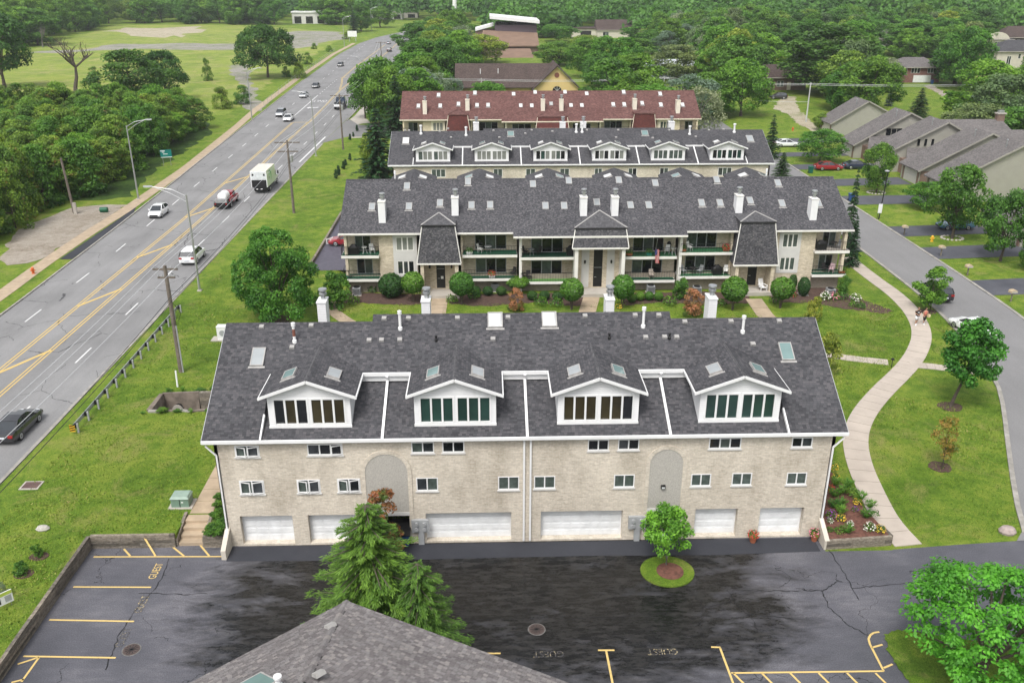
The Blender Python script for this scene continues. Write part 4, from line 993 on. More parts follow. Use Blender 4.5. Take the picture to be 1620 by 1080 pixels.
  for i, (q0, q1, r0, r1, cp) in enumerate(slabs_):
   p, q = PY(*zf(q0, r1), Yf_), PY(*zf(q1, r0), Yf_)
   xa, xb, zt = max(p[0], x0 + .1), min(q[0], x1 - .1), q[1]
   so = MB().box(*V(xa, Yf_, zt - .28), *V(xb, Yr - .002, zt)).build('balcony', trimm, B)
   MB().box(*V(xa + .05, Yf_ + .06, zt + .002), *V(xb - .05, Yr - .004, zt + .02)).build('balcony_carpet', carpets[cp], so)
   r_ = MB(); n = max(4, int((xb - xa) / .28))
   for k in range(n + 1):
    xx = xa + .04 + (xb - xa - .08) * k / n; r_.beam(V(xx, Yf_ + .05, zt), V(xx, Yf_ + .05, zt + .95), .022, .022)
   for zz in (.12, .95): r_.beam(V(xa, Yf_ + .05, zt + zz), V(xb, Yf_ + .05, zt + zz), .035, .035)
   if bi == 0 or bi == 5:
    xe = xa + .04 if bi == 0 else xb - .04
    for k in range(6): r_.beam(V(xe, Yf_ + .05 + .22 * k, zt), V(xe, Yf_ + .05 + .22 * k, zt + .95), .022, .022)
    r_.beam(V(xe, Yf_ + .05, zt + .95), V(xe, Yr, zt + .95), .035, .035)
   r_.build('railing', M_BLACK, so)
   out.append((bi, i, xa, xb, zt + .02, Yf_, Yr))
 for bi in (0, 2, 4, 5):                       # posts between bays
  a = bays[bi][0] if bi in (2, 4) else (bays[bi][0] + .1 if bi == 0 else bays[bi][1] - .1)
  MB().box(*V(a - .16, Yf_ + .1, 0 if bi in (2, 4) else 2.4), *V(a + .12, Yw + .3, 6.9)).build('post', trimm if bi in (2, 4) else wallm, B)
 for a_, b_ in ((1, 0), (2, 1), (3, 0), (4, 1)):
  xx = bays[a_][b_]
  MB().box(*V(xx - .12, Yw + .1, 0), *V(xx + .12, Yr + .2, 7.1)).build('pier', wallm, B)
 ents = [(z3, (592, 770, 410), (565, 806, 626), (685, 347), (672, 720, 634, 765), False),
   (None, None, None, None, None, True),
   (z4, (892, 1078, 392), (848, 1095, 634), (967, 340), (922, 972, 642, 772), False)]
 for zf, top, bot, ap, dr, mid in ents:
  if mid:
   xa, xb, zt = PY(911, 360.7, 88.7)[0], PY(990, 360.7, 88.7)[0], PY(950, 360.7, 88.7)[1]
   xc, xd, zb = PY(906, 393, 87.8)[0], PY(994.4, 393, 87.8)[0], PY(950, 393, 87.8)[1]
   apx = SL(948.4, 335, BEY, BEZ + .1, BK)
   dx0, dx1, dz0, dz1 = PY(938.5, 430, Yw + .1)[0], PY(952.5, 430, Yw + .1)[0], .75, PY(945, 394, Yw + .1)[1]
  else:
   xa, xb, zt = PY(*zf(top[0], top[2]), 88.7)[0], PY(*zf(top[1], top[2]), 88.7)[0], PY(*zf(top[0], top[2]), 88.7)[1]
   xc, xd, zb = PY(*zf(bot[0], bot[2]), 87.8)[0], PY(*zf(bot[1], bot[2]), 87.8)[0], PY(*zf(bot[0], bot[2]), 87.8)[1]
   apx = SL(*zf(*ap), BEY, BEZ + .1, BK)
   dx0, dx1 = PY(*zf(dr[0], 700), Yw + .1)[0], PY(*zf(dr[1], 700), Yw + .1)[0]; dz0, dz1 = .75, PY(*zf(dr[0], dr[2]), Yw + .1)[1]
  hood = MB()
  hood.hexa([V(xc, 87.8, zb), V(xd, 87.8, zb), V(xd, Yw + .4, zb), V(xc, Yw + .4, zb)], [V(xa, 88.7, zt), V(xb, 88.7, zt), V(xb, 90.2, zt), V(xa, 90.2, zt)])
  ho = hood.build('entrance_hood', shm if not red else M_HOOD_RED, B)
  yb = BEY + (zt - BEZ) / BK + .3
  hip = MB(); e = .12
  L_, R_2, A_ = V(xa - e, 88.6, zt), V(xb + e, 88.6, zt), (apx.x, apx.y + dy, apx.z + dz + .1)
  hip.poly([L_, R_2, A_]).poly([L_, A_, V(xa - e, yb + .6, zt + .02)]).poly([R_2, V(xb + e, yb + .6, zt + .02), A_])
  hip.build('hood_cap', shm if red else M_RCAP_LIT, ho)  # grey cap gets paler shingles: sky light on its slopes put into the colour
  for q_ in (L_, R_2): MB().beam(Vector(q_) + Vector((0, 0, .02)), Vector(A_) + Vector((0, 0, .02)), .15, .06).build('hip_ridge', M_VENT if not red else shm, ho)
  MB().box(xa - e - .03, L_[1] - .05, L_[2] - .16, xb + e + .03, L_[1] + .06, L_[2] - .01).build('cap_edge_or_shade_strip', M_SHADE if not red else shm, ho)  # dark strip painted as the shadow line below the grey cap
  t = MB(); t.box(*V(xc - .05, 87.74, zb - .14), *V(xd + .05, 87.798, zb + .02))
  t.build('hood_trim', trimm, ho)
  for s, u, w in ((-1, xc, xa), (1, xd, xb)): MB().beam(V(u + s * .03, 87.8, zb), V(w + s * .03, 88.7, zt), .07, .1).build('hood_trim', trimm, ho)
  if red and not extra: continue
  xm_ = (dx0 + dx1) / 2
  m = MB(); grid_wall(m, xc + .3, xd - .3, .3, zb + .4, Yw + .1, [(dx0, dx1, dz0, dz1)], .1); m.v = [(x, y + dy, z + dz) for x, y, z in m.v]
  m.build('entrance_wall', wallm, B)
  fo = MB().box(*V(dx0, Yw + .14, dz0), *V(dx1, Yw + .2, dz1)).build('entrance_door', M_BLACK, B)
  f = MB(); f.box(*V(dx0, Yw + .08, dz0), *V(dx0 + .06, Yw + .138, dz1)).box(*V(dx1 - .06, Yw + .08, dz0), *V(dx1, Yw + .138, dz1)).box(*V(dx0 + .06, Yw + .08, dz0), *V(dx1 - .06, Yw + .138, dz0 + .12))
  f.build('door_frame', M_BLACK, fo)
  hz_ = min(dz0 + 2.1, dz1 - .1)
  MB().box(*V(dx0 + .06, Yw + .125, hz_), *V(dx1 - .06, Yw + .139, hz_ + .05)).build('transom_bar', M_GREYM, fo)
  MB().box(*V(dx0 + .12, Yw + .06, dz0 + 1.05), *V(dx0 + .34, Yw + .079, dz0 + 1.11)).build('handle', M_METAL, fo)
  if not mid and zf is z3: MB().box(*V(dx0 + .45, Yw + .12, dz0 + 1.0), *V(dx0 + .72, Yw + .139, dz0 + 1.3)).build('notice', M_WHITE, fo)
  for s in (-1, 1):
   xx = xc + .45 if s < 0 else xd - .45
   MB().box(*V(xx - .18, 87.95, .3), *V(xx + .18, Yw + .098, zb)).build('pier', trimm if mid else wallm, B)
   if mid: MB().box(*V(xm_ + s * 1.35 - .4, Yw + .05, .7), *V(xm_ + s * 1.35 + .4, Yw + .098, zb)).build('stucco_strip', M_STUCCO_W, B)
   lx = xm_ + s * (1.4 if mid else 1.15); lz = dz0 + 2.2 if not mid else dz0 + 2.6
   MB().lathe([(.03, 0), (.09, .06), (.11, .3), (.05, .36), (.01, .44)], V(lx, Yw - .05, lz), 8).build('wall_lamp', M_BLACK, B)
  MB().box(*V(xc + .2, 87.6, -.1), *V(xd - .2, Yw + .098, .62)).build('porch', M_CONC, B)
 slB = lambda p: SL(p[0], p[1], BEY, BEZ, BK) + Vector((0, dy, dz))
 for i, p in enumerate([z3(*q) for q in ((507, 197), (847, 173), (691, 291), (312, 312), (518, 310), (866, 303), (970, 302), (1208, 186), (1408, 167), (1278, 307), (1382, 307), (1563, 287))] +
      [z4(*q) for q in ((207, 164), (410, 180), (272, 303), (374, 303), (752, 162), (1093, 180), (668, 291), (771, 291), (938, 278), (1115, 293), (1318, 293), (85, 287))]):
  skylight(B, slB(p), .66, 1.12, BK, M_SKYL if not red else M_SKYL_W)
 for (px, py) in (z3(369, 400), z3(775, 360), z3(1490, 365), z4(185, 365), z4(876, 345), z4(1289, 385)):
  p = SL(px, py, BEY, BEZ, BK)
  chimney(B, p.x, p.y + .55 + dy, p.z - .5 + dz, 9.75 + dz + (.15 if abs(px - 1286) < 6 or abs(px - 605) < 6 else .3), .72, 1.1, chm, trimm)
 for px in (560, 640, 720, 790, 860, 930, 1000, 1060, 1130, 1190, 1250, 1300):
  p = SL(px, 300 + (px % 3) * 9, BEY, BEZ, BK)
 return B, out
M_HOOD_RED = brick_mat('red_brown_hood_tiles', (0.12, 0.035, 0.03), (0.085, 0.028, 0.026), (0.05, 0.02, 0.02), .3, .2)
BB, BALC = balcony_building('balcony_building', 'grey roofed brick building with green carpeted balconies behind a row of round topiary bushes', 0, 0.05, M_SHINGLE_B, M_BRICK_B, M_CREAM if False else mat('off_white_trim', (0.72, 0.70, 0.66), .5, .05, 1.5), M_SIDING)
DD, _ = balcony_building('balcony_building', 'red brown roofed building with cream chimneys behind the row of six dormers', 71.3, 0.75, M_SHINGLE_RED, mat('cream_render', (0.60, 0.52, 0.38), .85, .1, 2), M_CREAM, siding_mat('cream_siding', (0.72, 0.66, 0.56), .15), True, False)
CDY = 77.6; K1 = 0.46
cx_ = lambda px, py=228: PY(px, py, 45.3 + CDY)[0]
CDX = [cx_(684 + 93.8 * i) for i in range(6)]
CC, _ = garage_building('brick_building', 'grey roofed building with six white dormers standing behind the balcony building', PY(614, 266, EY + CDY)[0], PY(1225, 264, EY + CDY)[0], CDY, CDX, 0, False)
Cz = lambda x, y: (580 + x / 2.382, 120 + y / 2.382)
for i, cx in enumerate(CDX):
 make_dormer(CC, cx, CDY, 2.36, M_SHINGLE, [[M_CURTAIN, M_BLIND, M_BLIND, M_CURTAIN, M_BLIND, M_BLIND], [M_BLIND] * 6, [M_GLASS, M_GLASS_G, M_BLIND, M_BLIND, M_CURTAIN, M_GLASS], [M_GLASS, M_BLIND, M_GLASS, M_BLIND, M_GLASS, M_BLIND], [M_CURTAIN] * 6, [M_GLASS, M_GLASS_G] * 3][i], (M_SKYL_G, M_SKYL_G) if i % 3 == 1 else (M_SKYL_W, M_SKYL_G), 10.25, 9.3)
m = MB(); YC = 45.0 + CDY
ch = []
for q0, q1 in ((245, 297), (478, 512), (600, 636), (728, 764), (858, 888), (985, 1018), (1103, 1137), (1322, 1376)):
 p, q = PY(*Cz(q0, 381), YC), PY(*Cz(q1, 356), YC); ch.append((p[0], q[0], 5.6, 6.72))
grid_wall(m, PY(614, 266, EY + CDY)[0] + .55, PY(1225, 264, EY + CDY)[0] - .55, 0, 6.96, YC, ch, .1); m.build('wall', M_BRICK, CC)
for i, h in enumerate(ch): window(CC, *h, YC, 3 if i in (0, 7) else 2, gm=M_CURTAIN if i < 5 else M_GLASS, sill=False)
slC = lambda p: SL(p[0], p[1], EY + CDY, EZ, K1)
for p in [Cz(*q) for q in ((145, 207), (160, 207), (275, 210), (307, 200), (318, 233), (478, 207), (500, 233), (598, 218), (622, 205), (700, 210), (830, 205), (940, 233), (948, 205), (1078, 235), (1140, 205), (1240, 230), (1290, 205), (1345, 203))]:
 piece('roof_vent', VENT_ME, CC, slC(p), rotv)
for q in ((205, 218), (375, 224), (790, 212), (812, 212), (1217, 220), (1385, 212)): vent_pipe(CC, slC(Cz(*q)), 1.2, .14)
for q, g in (((148, 246), M_SKYL_W), ((1444, 238), M_SKYL)): skylight(CC, slC(Cz(*q)), .95, 1.5, K1, g)
for q, g in (((543, 220), M_SKYL_G), ((1048, 217), M_SKYL_G)): skylight(CC, slC(Cz(*q)), .95, 1.2, K1, g)
for px in (753, 890, 922.5, 1062): chimney(CC, PY(px, 195, CDY + 58.6)[0], 58.6 + CDY, 8, 10.9, .82, 1.2)
for i, px in enumerate((652, 758, 869, 978, 1086, 1192)):
 cx = PY(px, 268, 100)[0]; zr, ze_, hw = 10.8, 9.9, 2.6
 d = MB().prism([(cx - hw, 98.2, ze_), (cx, 96.6, zr), (cx, 103.2, zr), (cx - hw, 103.2, ze_)], (0, 0, -.15)).build('rear_dormer', M_SHINGLE, BB)
 MB().prism([(cx, 96.6, zr), (cx + hw, 98.2, ze_), (cx + hw, 103.2, ze_), (cx, 103.2, zr)], (0, 0, -.15)).build('dormer_roof', M_SHINGLE, d)
 for s_ in (-1, 1):
  fo = skylight(d, Vector((cx + s_ * hw * .45, 100.0, zr - (zr - ze_) * .45 + .06)), .9, 1.3, 0.0, M_SKYL_W if (i + s_) % 3 else M_SKYL_G); fo.rotation_euler = (0, s_ * math.atan((zr - ze_) / hw), 0)
for px in (612, 1225): vent_pipe(BB, Vector((PY(px, 275, 100)[0] + (0.9 if px < 700 else -.9), 100.0, 9.2)), 2.0, .08)
# townhouses on the right
def townhouse(label, Y0, Y1, xe, ze, xp, zp, xr, zr, wins=(), skirt=False, garage=True, wing=False, brickband=False, chim=None, vent=True):
 zb = 0.3
 T = thing('townhouse', label, 'house', ((xe + xr) / 2, Y0, zb))
 k = (zp - ze) / (xp - xe); o = .45
 def rf(a, b, n):
  m = MB(); q = [(a[0], Y0 - o, a[1]), (b[0], Y0 - o, b[1]), (b[0], Y1, b[1]), (a[0], Y1, a[1])]
  return m.prism(q, (0, 0, -.18)).build(n, M_SHINGLE_TH, T)
 r_ = rf((xe - .5, ze - .5 * k), (xp, zp), 'roof'); rf((xp + .002, zp), (xr, zr), 'roof')
 t = MB().beam((xe - .5, Y0 - o - .03, ze - .5 * k - .1), (xp, Y0 - o - .03, zp - .1), .05, .26).build('barge_board', M_TRIMB, T)
 MB().beam((xp, Y0 - o - .03, zp - .1), (xr, Y0 - o - .03, zr - .1), .05, .26).build('barge_board', M_TRIMB, T)
 hs = []
 for a, b, c, d, n in wins: hs.append((a, b, c, d))
 x1 = xr - .4
 wall = MB()
 zt = lambda x: (ze + (x - xe) * k if x < xp else zp + (x - xp) * (zr - zp) / (xr - xp)) - .2
 wall.prism([(xe, Y0, zb - .3), (x1, Y0, zb - .3), (x1, Y0, zt(x1)), (xp, Y0, zt(xp)), (xe, Y0, zt(xe))], (0, .2, 0)).build('gable_wall', M_SIDING_T, T)
 MB().box(xe, Y0 + .201, zb - .3, xe + .2, Y1 - .3, ze - .2).build('side_wall', M_SIDING_T, T)
 MB().box(x1 - .2, Y0 + .201, zb - .3, x1, Y1 - .3, zr - .2).build('side_wall', M_SIDING_T, T)
 if brickband: MB().box(xe + .1, Y0 - .05, zb, xe + (xp - xe) * .8, Y0 - .003, ze - .4).build('brick_band', M_BRICK_BRN, T)
 for a, b, c, d, n in wins: window(T, a, b, c, d, Y0 - .06, n, fm=M_SIDING_T if n == 1 else M_TRIMB, gm=M_GLASS, sill=False)
 if garage:
  g = MB(); ga, gb = Y0 + .7, Y0 + 5.3
  d = MB().box(xe - .05, ga, zb, xe - .003, gb, zb + 2.25).build('garage_door', mat('beige_door', (.50, .48, .43), .6, .05), T)
  for i in range(4): MB().box(xe - .075, ga + .06, zb + .04 + i * .555, xe - .052, gb - .06, zb + .55 + i * .555).build('door_panel', mat('beige_door', (.50, .48, .43), .6, .05), d)
  for yy in (ga - .5, gb + .04): MB().box(xe - .12, yy, zb - .1, xe - .004, yy + .45, ze - .35).build('brick_pier', M_BRICK_BRN, T)
 if skirt:
  a, b = xe + 1.0, xe + 10.0
  MB().box(a + .4, Y0 - 2.9, zb - .2, b, Y0 - .003, 2.75).build('brick_bay', M_BRICK_BRN, T)
  MB().prism([(a, Y0 - 3.4, 2.75), (b, Y0 - 3.4, 2.75), (b, Y0 - .05, 4.4), (a + 1.4, Y0 - .05, 4.4)], (0, 0, -.15)).build('skirt_roof', M_SHINGLE_TH, T)
  MB().box(a - .02, Y0 - 3.5, 2.5, b, Y0 - 3.401, 2.68).build('gutter', M_TRIMB, T)
  MB().box(a + 1.2, Y0 - 2.96, zb + .6, a + 3.2, Y0 - 2.905, 2.0).build('pane', M_GLASS, T)
 if wing:
  yy = Y0 + 5.5; zz = zp - .45
  MB().prism([(xp + 1, yy - 4.2, zz - 2.1), (xp + 13, yy - 4.2, zz - 2.1), (xp + 12.2, yy, zz), (xp - .5, yy, zz)], (0, 0, -.16)).build('wing_roof', M_SHINGLE_TH, T)
  MB().prism([(xp - .5, yy + .01, zz), (xp + 12.2, yy + .01, zz), (xp + 13, yy + 4, zz - 2.1), (xp + 1, yy + 4, zz - 2.1)], (0, 0, -.16)).build('wing_roof', M_SHINGLE_TH, T)
  MB().box(xr - .1, yy - 3.7, zb - .3, xp + 12.3, yy + 3.4, zz - 2.3).build('wing_wall', M_SIDING_T, T)
  c = MB().box(xp + 11.2, yy - .5, zz - 2, xp + 12.5, yy + .4, zz + .9).build('chimney', M_BRICK_BRN, T)
  MB().box(xp + 11.05, yy - .65, zz + .901, xp + 12.65, yy + .55, zz + 1.1).build('chimney_top', M_CONC, c)
  MB().box(xp + 11.4, yy - .35, zz + 1.101, xp + 12.3, yy + .25, zz + 1.5).build('chimney_cap', M_METAL, c)
 if vent:
  vx, vy = xp - 1.6, Y0 + 2.0; vz = zp - 1.6 * k
  MB().lathe([(.09, -.2), (.09, .9), (.16, .91), (.16, 1.05), (.05, 1.12)], (vx, vy, vz), 8).build('vent_pipe', M_METAL, T)
 return T
M_TRIMB = mat('taupe_trim', (0.30, 0.285, 0.25), .6, .06, 1.5)
townhouse('taupe sided townhouse farthest up the row, with a skylight in its roof', 186, 193, 72, 3.0, 79, 7.3, 83.5, 5.1, skirt=False)
townhouse('taupe sided townhouse with a dark triple window high in its gable', 161.5, 168, 67.3, 3.0, 76.6, 8.5, 80.5, 6.7, wins=[(72.6, 75.6, 4.2, 5.7, 3)], skirt=True)
townhouse('taupe sided townhouse with three narrow blank windows in its gable and a brick chimney behind', 149.4, 156, 68.9, 4.2, 77.5, 8.7, 81.5, 6.6, wins=[(72.8, 73.4, 4.6, 5.9, 1), (74.0, 74.6, 4.6, 5.9, 1), (75.2, 75.8, 4.6, 5.9, 1)], skirt=True, garage=False, wing=True)
townhouse('taupe townhouse with a long roof and brown brick band under its gable', 138.8, 145.6, 69, 3.0, 79.4, 8.6, 84, 6.4, brickband=True, wing=True)
townhouse('taupe townhouse whose big blank sided gable faces the trees beside the blue car drive', 128, 134.5, 68, 3.3, 78.5, 8.9, 84, 6.4)
townhouse('nearest taupe townhouse at the right edge with garage facing the blue car', 104.5, 114, 66.2, 3.0, 76.5, 8.4, 82, 6.0)
# other houses and halls
def house(name, label, px, py, w, d, hw, hr, wallm, roofm, hip=True, wins=(), doors=(), chim=None, over=.6, cat='house', X=None, Y=None, base=None):
 p = P(px, py) if X is None else Vector((X, Y, hz(X, Y)))
 z = p.z if base is None else base
 h = thing(name, label, cat, (p.x, p.y, z))
 x0, x1, y0, y1 = p.x - w / 2, p.x + w / 2, p.y, p.y + d
 hs = [(p.x + a, p.x + b, z + c, z + e) for a, b, c, e, _ in wins]
 m = MB(); grid_wall(m, x0, x1, z - .3, z + hw, y0, hs, .12); m.build('wall', wallm, h)
 MB().box(x0, y0 + .15, z - .3, x0 + .2, y1, z + hw).build('wall', wallm, h); MB().box(x1 - .2, y0 + .15, z - .3, x1, y1, z + hw).build('wall', wallm, h); MB().box(x0 + .2, y1 - .2, z - .3, x1 - .2, y1, z + hw).build('wall', wallm, h)
 for q, (a, b, c, e, n) in zip(hs, wins): window(h, *q, y0, n, sill=False, mull=.12)
 for a, b, c, e, mt in doors:
  MB().box(p.x + a, y0 - .08, z + c, p.x + b, y0 - .004, z + e).build('door', mt, h)
 ax, bx, ay, by, zt = x0 - over, x1 + over, y0 - over, y1 + over, z + hw
 i = (by - ay) / 2 if hip else 0
 r = MB(); A_, B_, C_, D_ = (ax, ay, zt), (bx, ay, zt), (bx, by, zt), (ax, by, zt); E_, F_ = (ax + i, (ay + by) / 2, zt + hr), (bx - i, (ay + by) / 2, zt + hr)
 r.poly([A_, B_, F_, E_]).poly([C_, D_, E_, F_]).poly([B_, C_, F_]).poly([D_, A_, E_]).poly([A_, D_, C_, B_])
 ro = r.build('roof', roofm, h)
 MB().box(ax, ay - .03, zt - .2, bx, ay - .001, zt + .01).build('gutter', M_CONC, h)
 if chim:
  c = MB().box(p.x + chim - .6, y0 + d * .45, zt, p.x + chim + .6, y0 + d * .6, zt + hr + 1.1).build('chimney', wallm, h)
  MB().box(p.x + chim - .7, y0 + d * .45 - .1, zt + hr + 1.101, p.x + chim + .7, y0 + d * .6 + .1, zt + hr + 1.35).build('chimney_top', M_CONC, c)
 return h
house('brick_house', 'red brick ranch house with a white garage door at the foot of its wall', 1448, 131, 14.5, 8, 4.6, 2.6, M_BRICK_RED, M_SHINGLE_TH, True,
  [(-4.8, -3.1, 2.2, 4.2, 1), (-1.9, .9, 2.8, 4.3, 3), (3.2, 5.9, 2.8, 4.3, 3)], [(-.9, 4.6, 0.1, 2.2, M_DOORW)])
house('brick_house', 'low brown roofed house half hidden by trees above the sandy drive', 1236, 143, 14, 9, 3.6, 3.2, M_BRICK_BRN, M_SHINGLE_BR, False, [(-5.5, -3.5, 1, 2.6, 2), (-1.5, .5, 1, 2.6, 2)], [(1.5, 2.6, .1, 2.3, M_CREAM)])
house('stucco_house', 'big cream house with an arched window cut by the right edge', 1618, 111, 20, 12, 6.2, 3.4, M_STUCCO_C, M_SHINGLE, True, [(-6.4, -5.0, 1.6, 4.6, 2), (-2.6, -1.7, 3.8, 5.4, 1), (.2, 2.2, 3.4, 5.4, 2)], (), None)
hh = house('stucco_house', 'tall cream house with a curved gable behind the light green tree', 1567, 92, 15, 11, 7.0, 1.6, M_STUCCO_C, M_SHINGLE, True, [(.4, 2.8, 3.6, 6.0, 2), (4.6, 5.2, 5.4, 6.2, 1)], ())
q = hh.location; pts = [(q.x + 1.5 + 4.6 * c_, q.y - .25, q.z + 6.9 + 2.8 * s_) for c_, s_ in [(math.cos(math.pi * i / 12), max(0, math.sin(math.pi * i / 12)) ** 1.2) for i in range(13)]]
MB().prism(pts, (0, 2.5, 0)).build('curved_gable', M_STUCCO_C, hh)
house('dark_house', 'dark walled house with a brown hipped roof at the upper right edge', 1612, 76, 18, 10, 4.4, 4.6, mat('dark_boards', (.05, .035, .03), .8), M_SHINGLE_BR, True, [(-4.5, -3.5, 2, 3.6, 1), (-1.5, -.5, 2, 3.6, 1)], (), None)
house('grey_house', 'grey roofed house showing through the trees left of the pale bare tree', 1412, 78, 14, 9, 4.5, 3.4, M_STUCCO, M_SHINGLE_TH, True, [(-2, 0, 2, 3.4, 2)], ())
house('pale_house', 'pale blue house glimpsed under the spreading grey green tree', 1062, 122, 20, 8, 3.6, 1.6, mat('pale_blue_siding', (.45, .5, .54), .7), mat('pale_roof', (.42, .45, .47), .7), True, [(-6, -4, 1, 2.6, 2), (3, 5, 1, 2.6, 2)], ())
hs_ = house('long_house', 'long low house with pale garage wing far up among the trees', 978, 60, 22, 12, 3.8, 4.8, M_STUCCO_C, M_SHINGLE_BR, False, [(-8, -5, 1, 2.8, 2)], (), None)
MB().box(hs_.location.x - 24, hs_.location.y + 1, .2, hs_.location.x - 11.1, hs_.location.y + 11, 4.6).build('garage_wing', M_STUCCO_C, hs_); MB().box(hs_.location.x - 24.5, hs_.location.y + .4, 4.601, hs_.location.x - 11.1, hs_.location.y + 11.5, 5.1).build('wing_roof', M_SHINGLE_BR, hs_); MB().box(hs_.location.x - 19.5, hs_.location.y + .9, .3, hs_.location.x - 14, hs_.location.y + .996, 3.6).build('garage_opening', M_SHADE, hs_)  # opening is a flat dark box, its inner shade painted on
yh = thing('yellow_hall', 'yellow gabled hall with a long brown roof and arched window behind the red roof', 'building', (9, 230, .3))
MB().box(-7, 231, .2, 12.0, 243, 5.3).build('wall', M_SIDING_Y, yh)
MB().prism([(-8, 229.8, 5.1), (18, 229.8, 5.1), (18, 237, 10.25), (-8, 237, 10.25)], (0, 0, -.2)).build('roof', M_SHINGLE_BR, yh); MB().prism([(-8, 237.01, 10.25), (18, 237.01, 10.25), (18, 244.2, 5.1), (-8, 244.2, 5.1)], (0, 0, -.2)).build('roof', M_SHINGLE_BR, yh)
gx0, gx1, gxc = 12.2, 23.0, 17.6
MB().prism([(gx0, 229.0, .2), (gx1, 229.0, .2), (gx1, 229.0, 5.2), (gxc, 229.0, 10.0), (gx0, 229.0, 5.2)], (0, .25, 0)).build('gable_wall', M_SIDING_Y, yh)
MB().box(gx1 - .2, 229.251, .2, gx1, 243, 5.2).build('wall', M_SIDING_Y, yh)
for a, b in (((gx0 - .9, 4.5), (gxc, 10.5)), ((gx1 + .9, 4.5), (gxc, 10.5))): MB().prism([(a[0], 228.2, a[1]), (b[0], 228.2, b[1]), (b[0], 243, b[1]), (a[0], 243, a[1])], (0, 0, -.25)).build('gable_roof', M_SHINGLE_BR, yh)
MB().tube([(gxc, 228.99, 8.1), (gxc, 228.9, 8.1)], .62, 18).build('round_vent', M_RUST, yh)
arc = [(gxc + .1 + 1.15 * math.cos(math.pi * i / 14), 228.9, 4.3 + 1.15 * math.sin(math.pi * i / 14)) for i in range(15)] + [(gxc - 1.05, 228.9, 3.0), (gxc + 1.25, 228.9, 3.0)]
wf = MB().prism(arc, (0, .09, 0)).build('arched_window', M_GLASS, yh)
for a in (0.8, 1.57, 2.3): MB().beam((gxc + .1, 228.86, 4.3), (gxc + .1 + 1.1 * math.cos(a), 228.86, 4.3 + 1.1 * math.sin(a)), .06, .07).build('glazing_bar', M_WHITE, wf)
MB().box(gxc - 1.05, 228.83, 4.25, gxc + 1.25, 228.89, 4.33).build('glazing_bar', M_WHITE, wf)
for x in (-3, 4.5): MB().box(x, 230.9, 2.0, x + 1.6, 230.996, 4.0).build('window', M_GLASS, yh)
for x, y in ((-1.5, 233.5), (3, 234)): MB().lathe([(.1, 0), (.1, 1.2), (.16, 1.25)], (x, y, 8), 8).build('vent_pipe', M_WHITE, yh)
Y0 = 396; X_ = lambda px, py=60: PY(px, py, Y0)[0]; Z_ = lambda py: PY(800, py, Y0)[1]
sc = thing('school_hall', 'brown roofed hall with a tilted white slab roof above a dark clerestory', 'building', (X_(805), Y0, .3))
MB().box(X_(783), Y0, .2, X_(849), Y0 + 20, Z_(40)).build('wall', mat('purple_brown_wall', (.10, .075, .09), .8), sc)
MB().box(X_(784), Y0 - .3, Z_(39), X_(848), Y0 - .01, Z_(34)).build('clerestory', M_GLASS, sc)
MB().prism([(X_(775), Y0 - 2, Z_(25)), (X_(853), Y0 - 2, Z_(32.5)), (X_(853), Y0 + 22, Z_(32.5)), (X_(775), Y0 + 22, Z_(25))], (0, 0, -1.2)).build('slab_roof', M_WHITE, sc)
MB().prism([(X_(752), Y0 + 2, Z_(46)), (X_(781), Y0 + 2, Z_(38)), (X_(781), Y0 + 14, Z_(38)), (X_(752), Y0 + 14, Z_(46))], (0, 0, -1.0)).build('slab_roof', M_WHITE, sc)
MB().prism([(X_(760), Y0 - 16, Z_(68)), (X_(850), Y0 - 16, Z_(68)), (X_(850), Y0 - .4, Z_(52)), (X_(764), Y0 - .4, Z_(48))], (0, 0, -.4)).build('lower_roof', M_SHINGLE_BR if False else mat('tan_brown_roof', (.19, .125, .09), .9, .12, .3), sc)
MB().box(X_(764), Y0 - 15, .2, X_(848), Y0 - .5, Z_(70)).build('wall', M_BRICK_BRN, sc)
MB().box(X_(752), Y0 + 2.5, .2, X_(782.5), Y0 + 13, Z_(48)).build('wall', M_BRICK_BRN, sc)
MB().prism([(X_(770), Y0 - 30, Z_(84)), (X_(840), Y0 - 30, Z_(84)), (X_(836), Y0 - 17, Z_(72)), (X_(774), Y0 - 17, Z_(72))], (0, 0, -.4)).build('porch_roof', mat('tan_brown_roof', (.19, .125, .09), .9), sc)
for i, px in enumerate((768, 795, 820, 838)): MB().box(X_(px), Y0 - 29.6, .2, X_(px) + .5, Y0 - 29, Z_(86) - .3).build('post', M_CREAM, sc)
def block(label, px, py, w, d, h, m, rm, name='shop_building'):
 p = P(px, py); b = thing(name, label, 'building', p)
 MB().box(p.x - w / 2, p.y, .2, p.x + w / 2, p.y + d, h).build('wall', m, b); MB().box(p.x - w / 2 - .4, p.y - .5, h + .001, p.x + w / 2 + .4, p.y + d, h + .8).build('roof', rm, b)
 for i in range(3): MB().box(p.x - w / 2 + w * (i + .2) / 3, p.y - .06, 1, p.x - w / 2 + w * (i + .8) / 3, p.y - .003, h * .7).build('window', M_GLASS, b)
block('white flat roofed shop where the road bends out of sight', 612, 31, 22, 14, 5.5, M_WHITE, M_WHITE)
block('grey flat roofed shop right of the white one at the road bend', 632, 29, 26, 14, 5, M_STUCCO, M_GREYM)
block('small white building with pale roof seen through the trees across the field', 490, 38, 22, 10, 7.5, M_STUCCO_W, M_WHITE)
block('pinkish low building below the white mast', 708, 27, 16, 10, 6, mat('pink_brick', (.4, .27, .24), .8), M_WHITE)
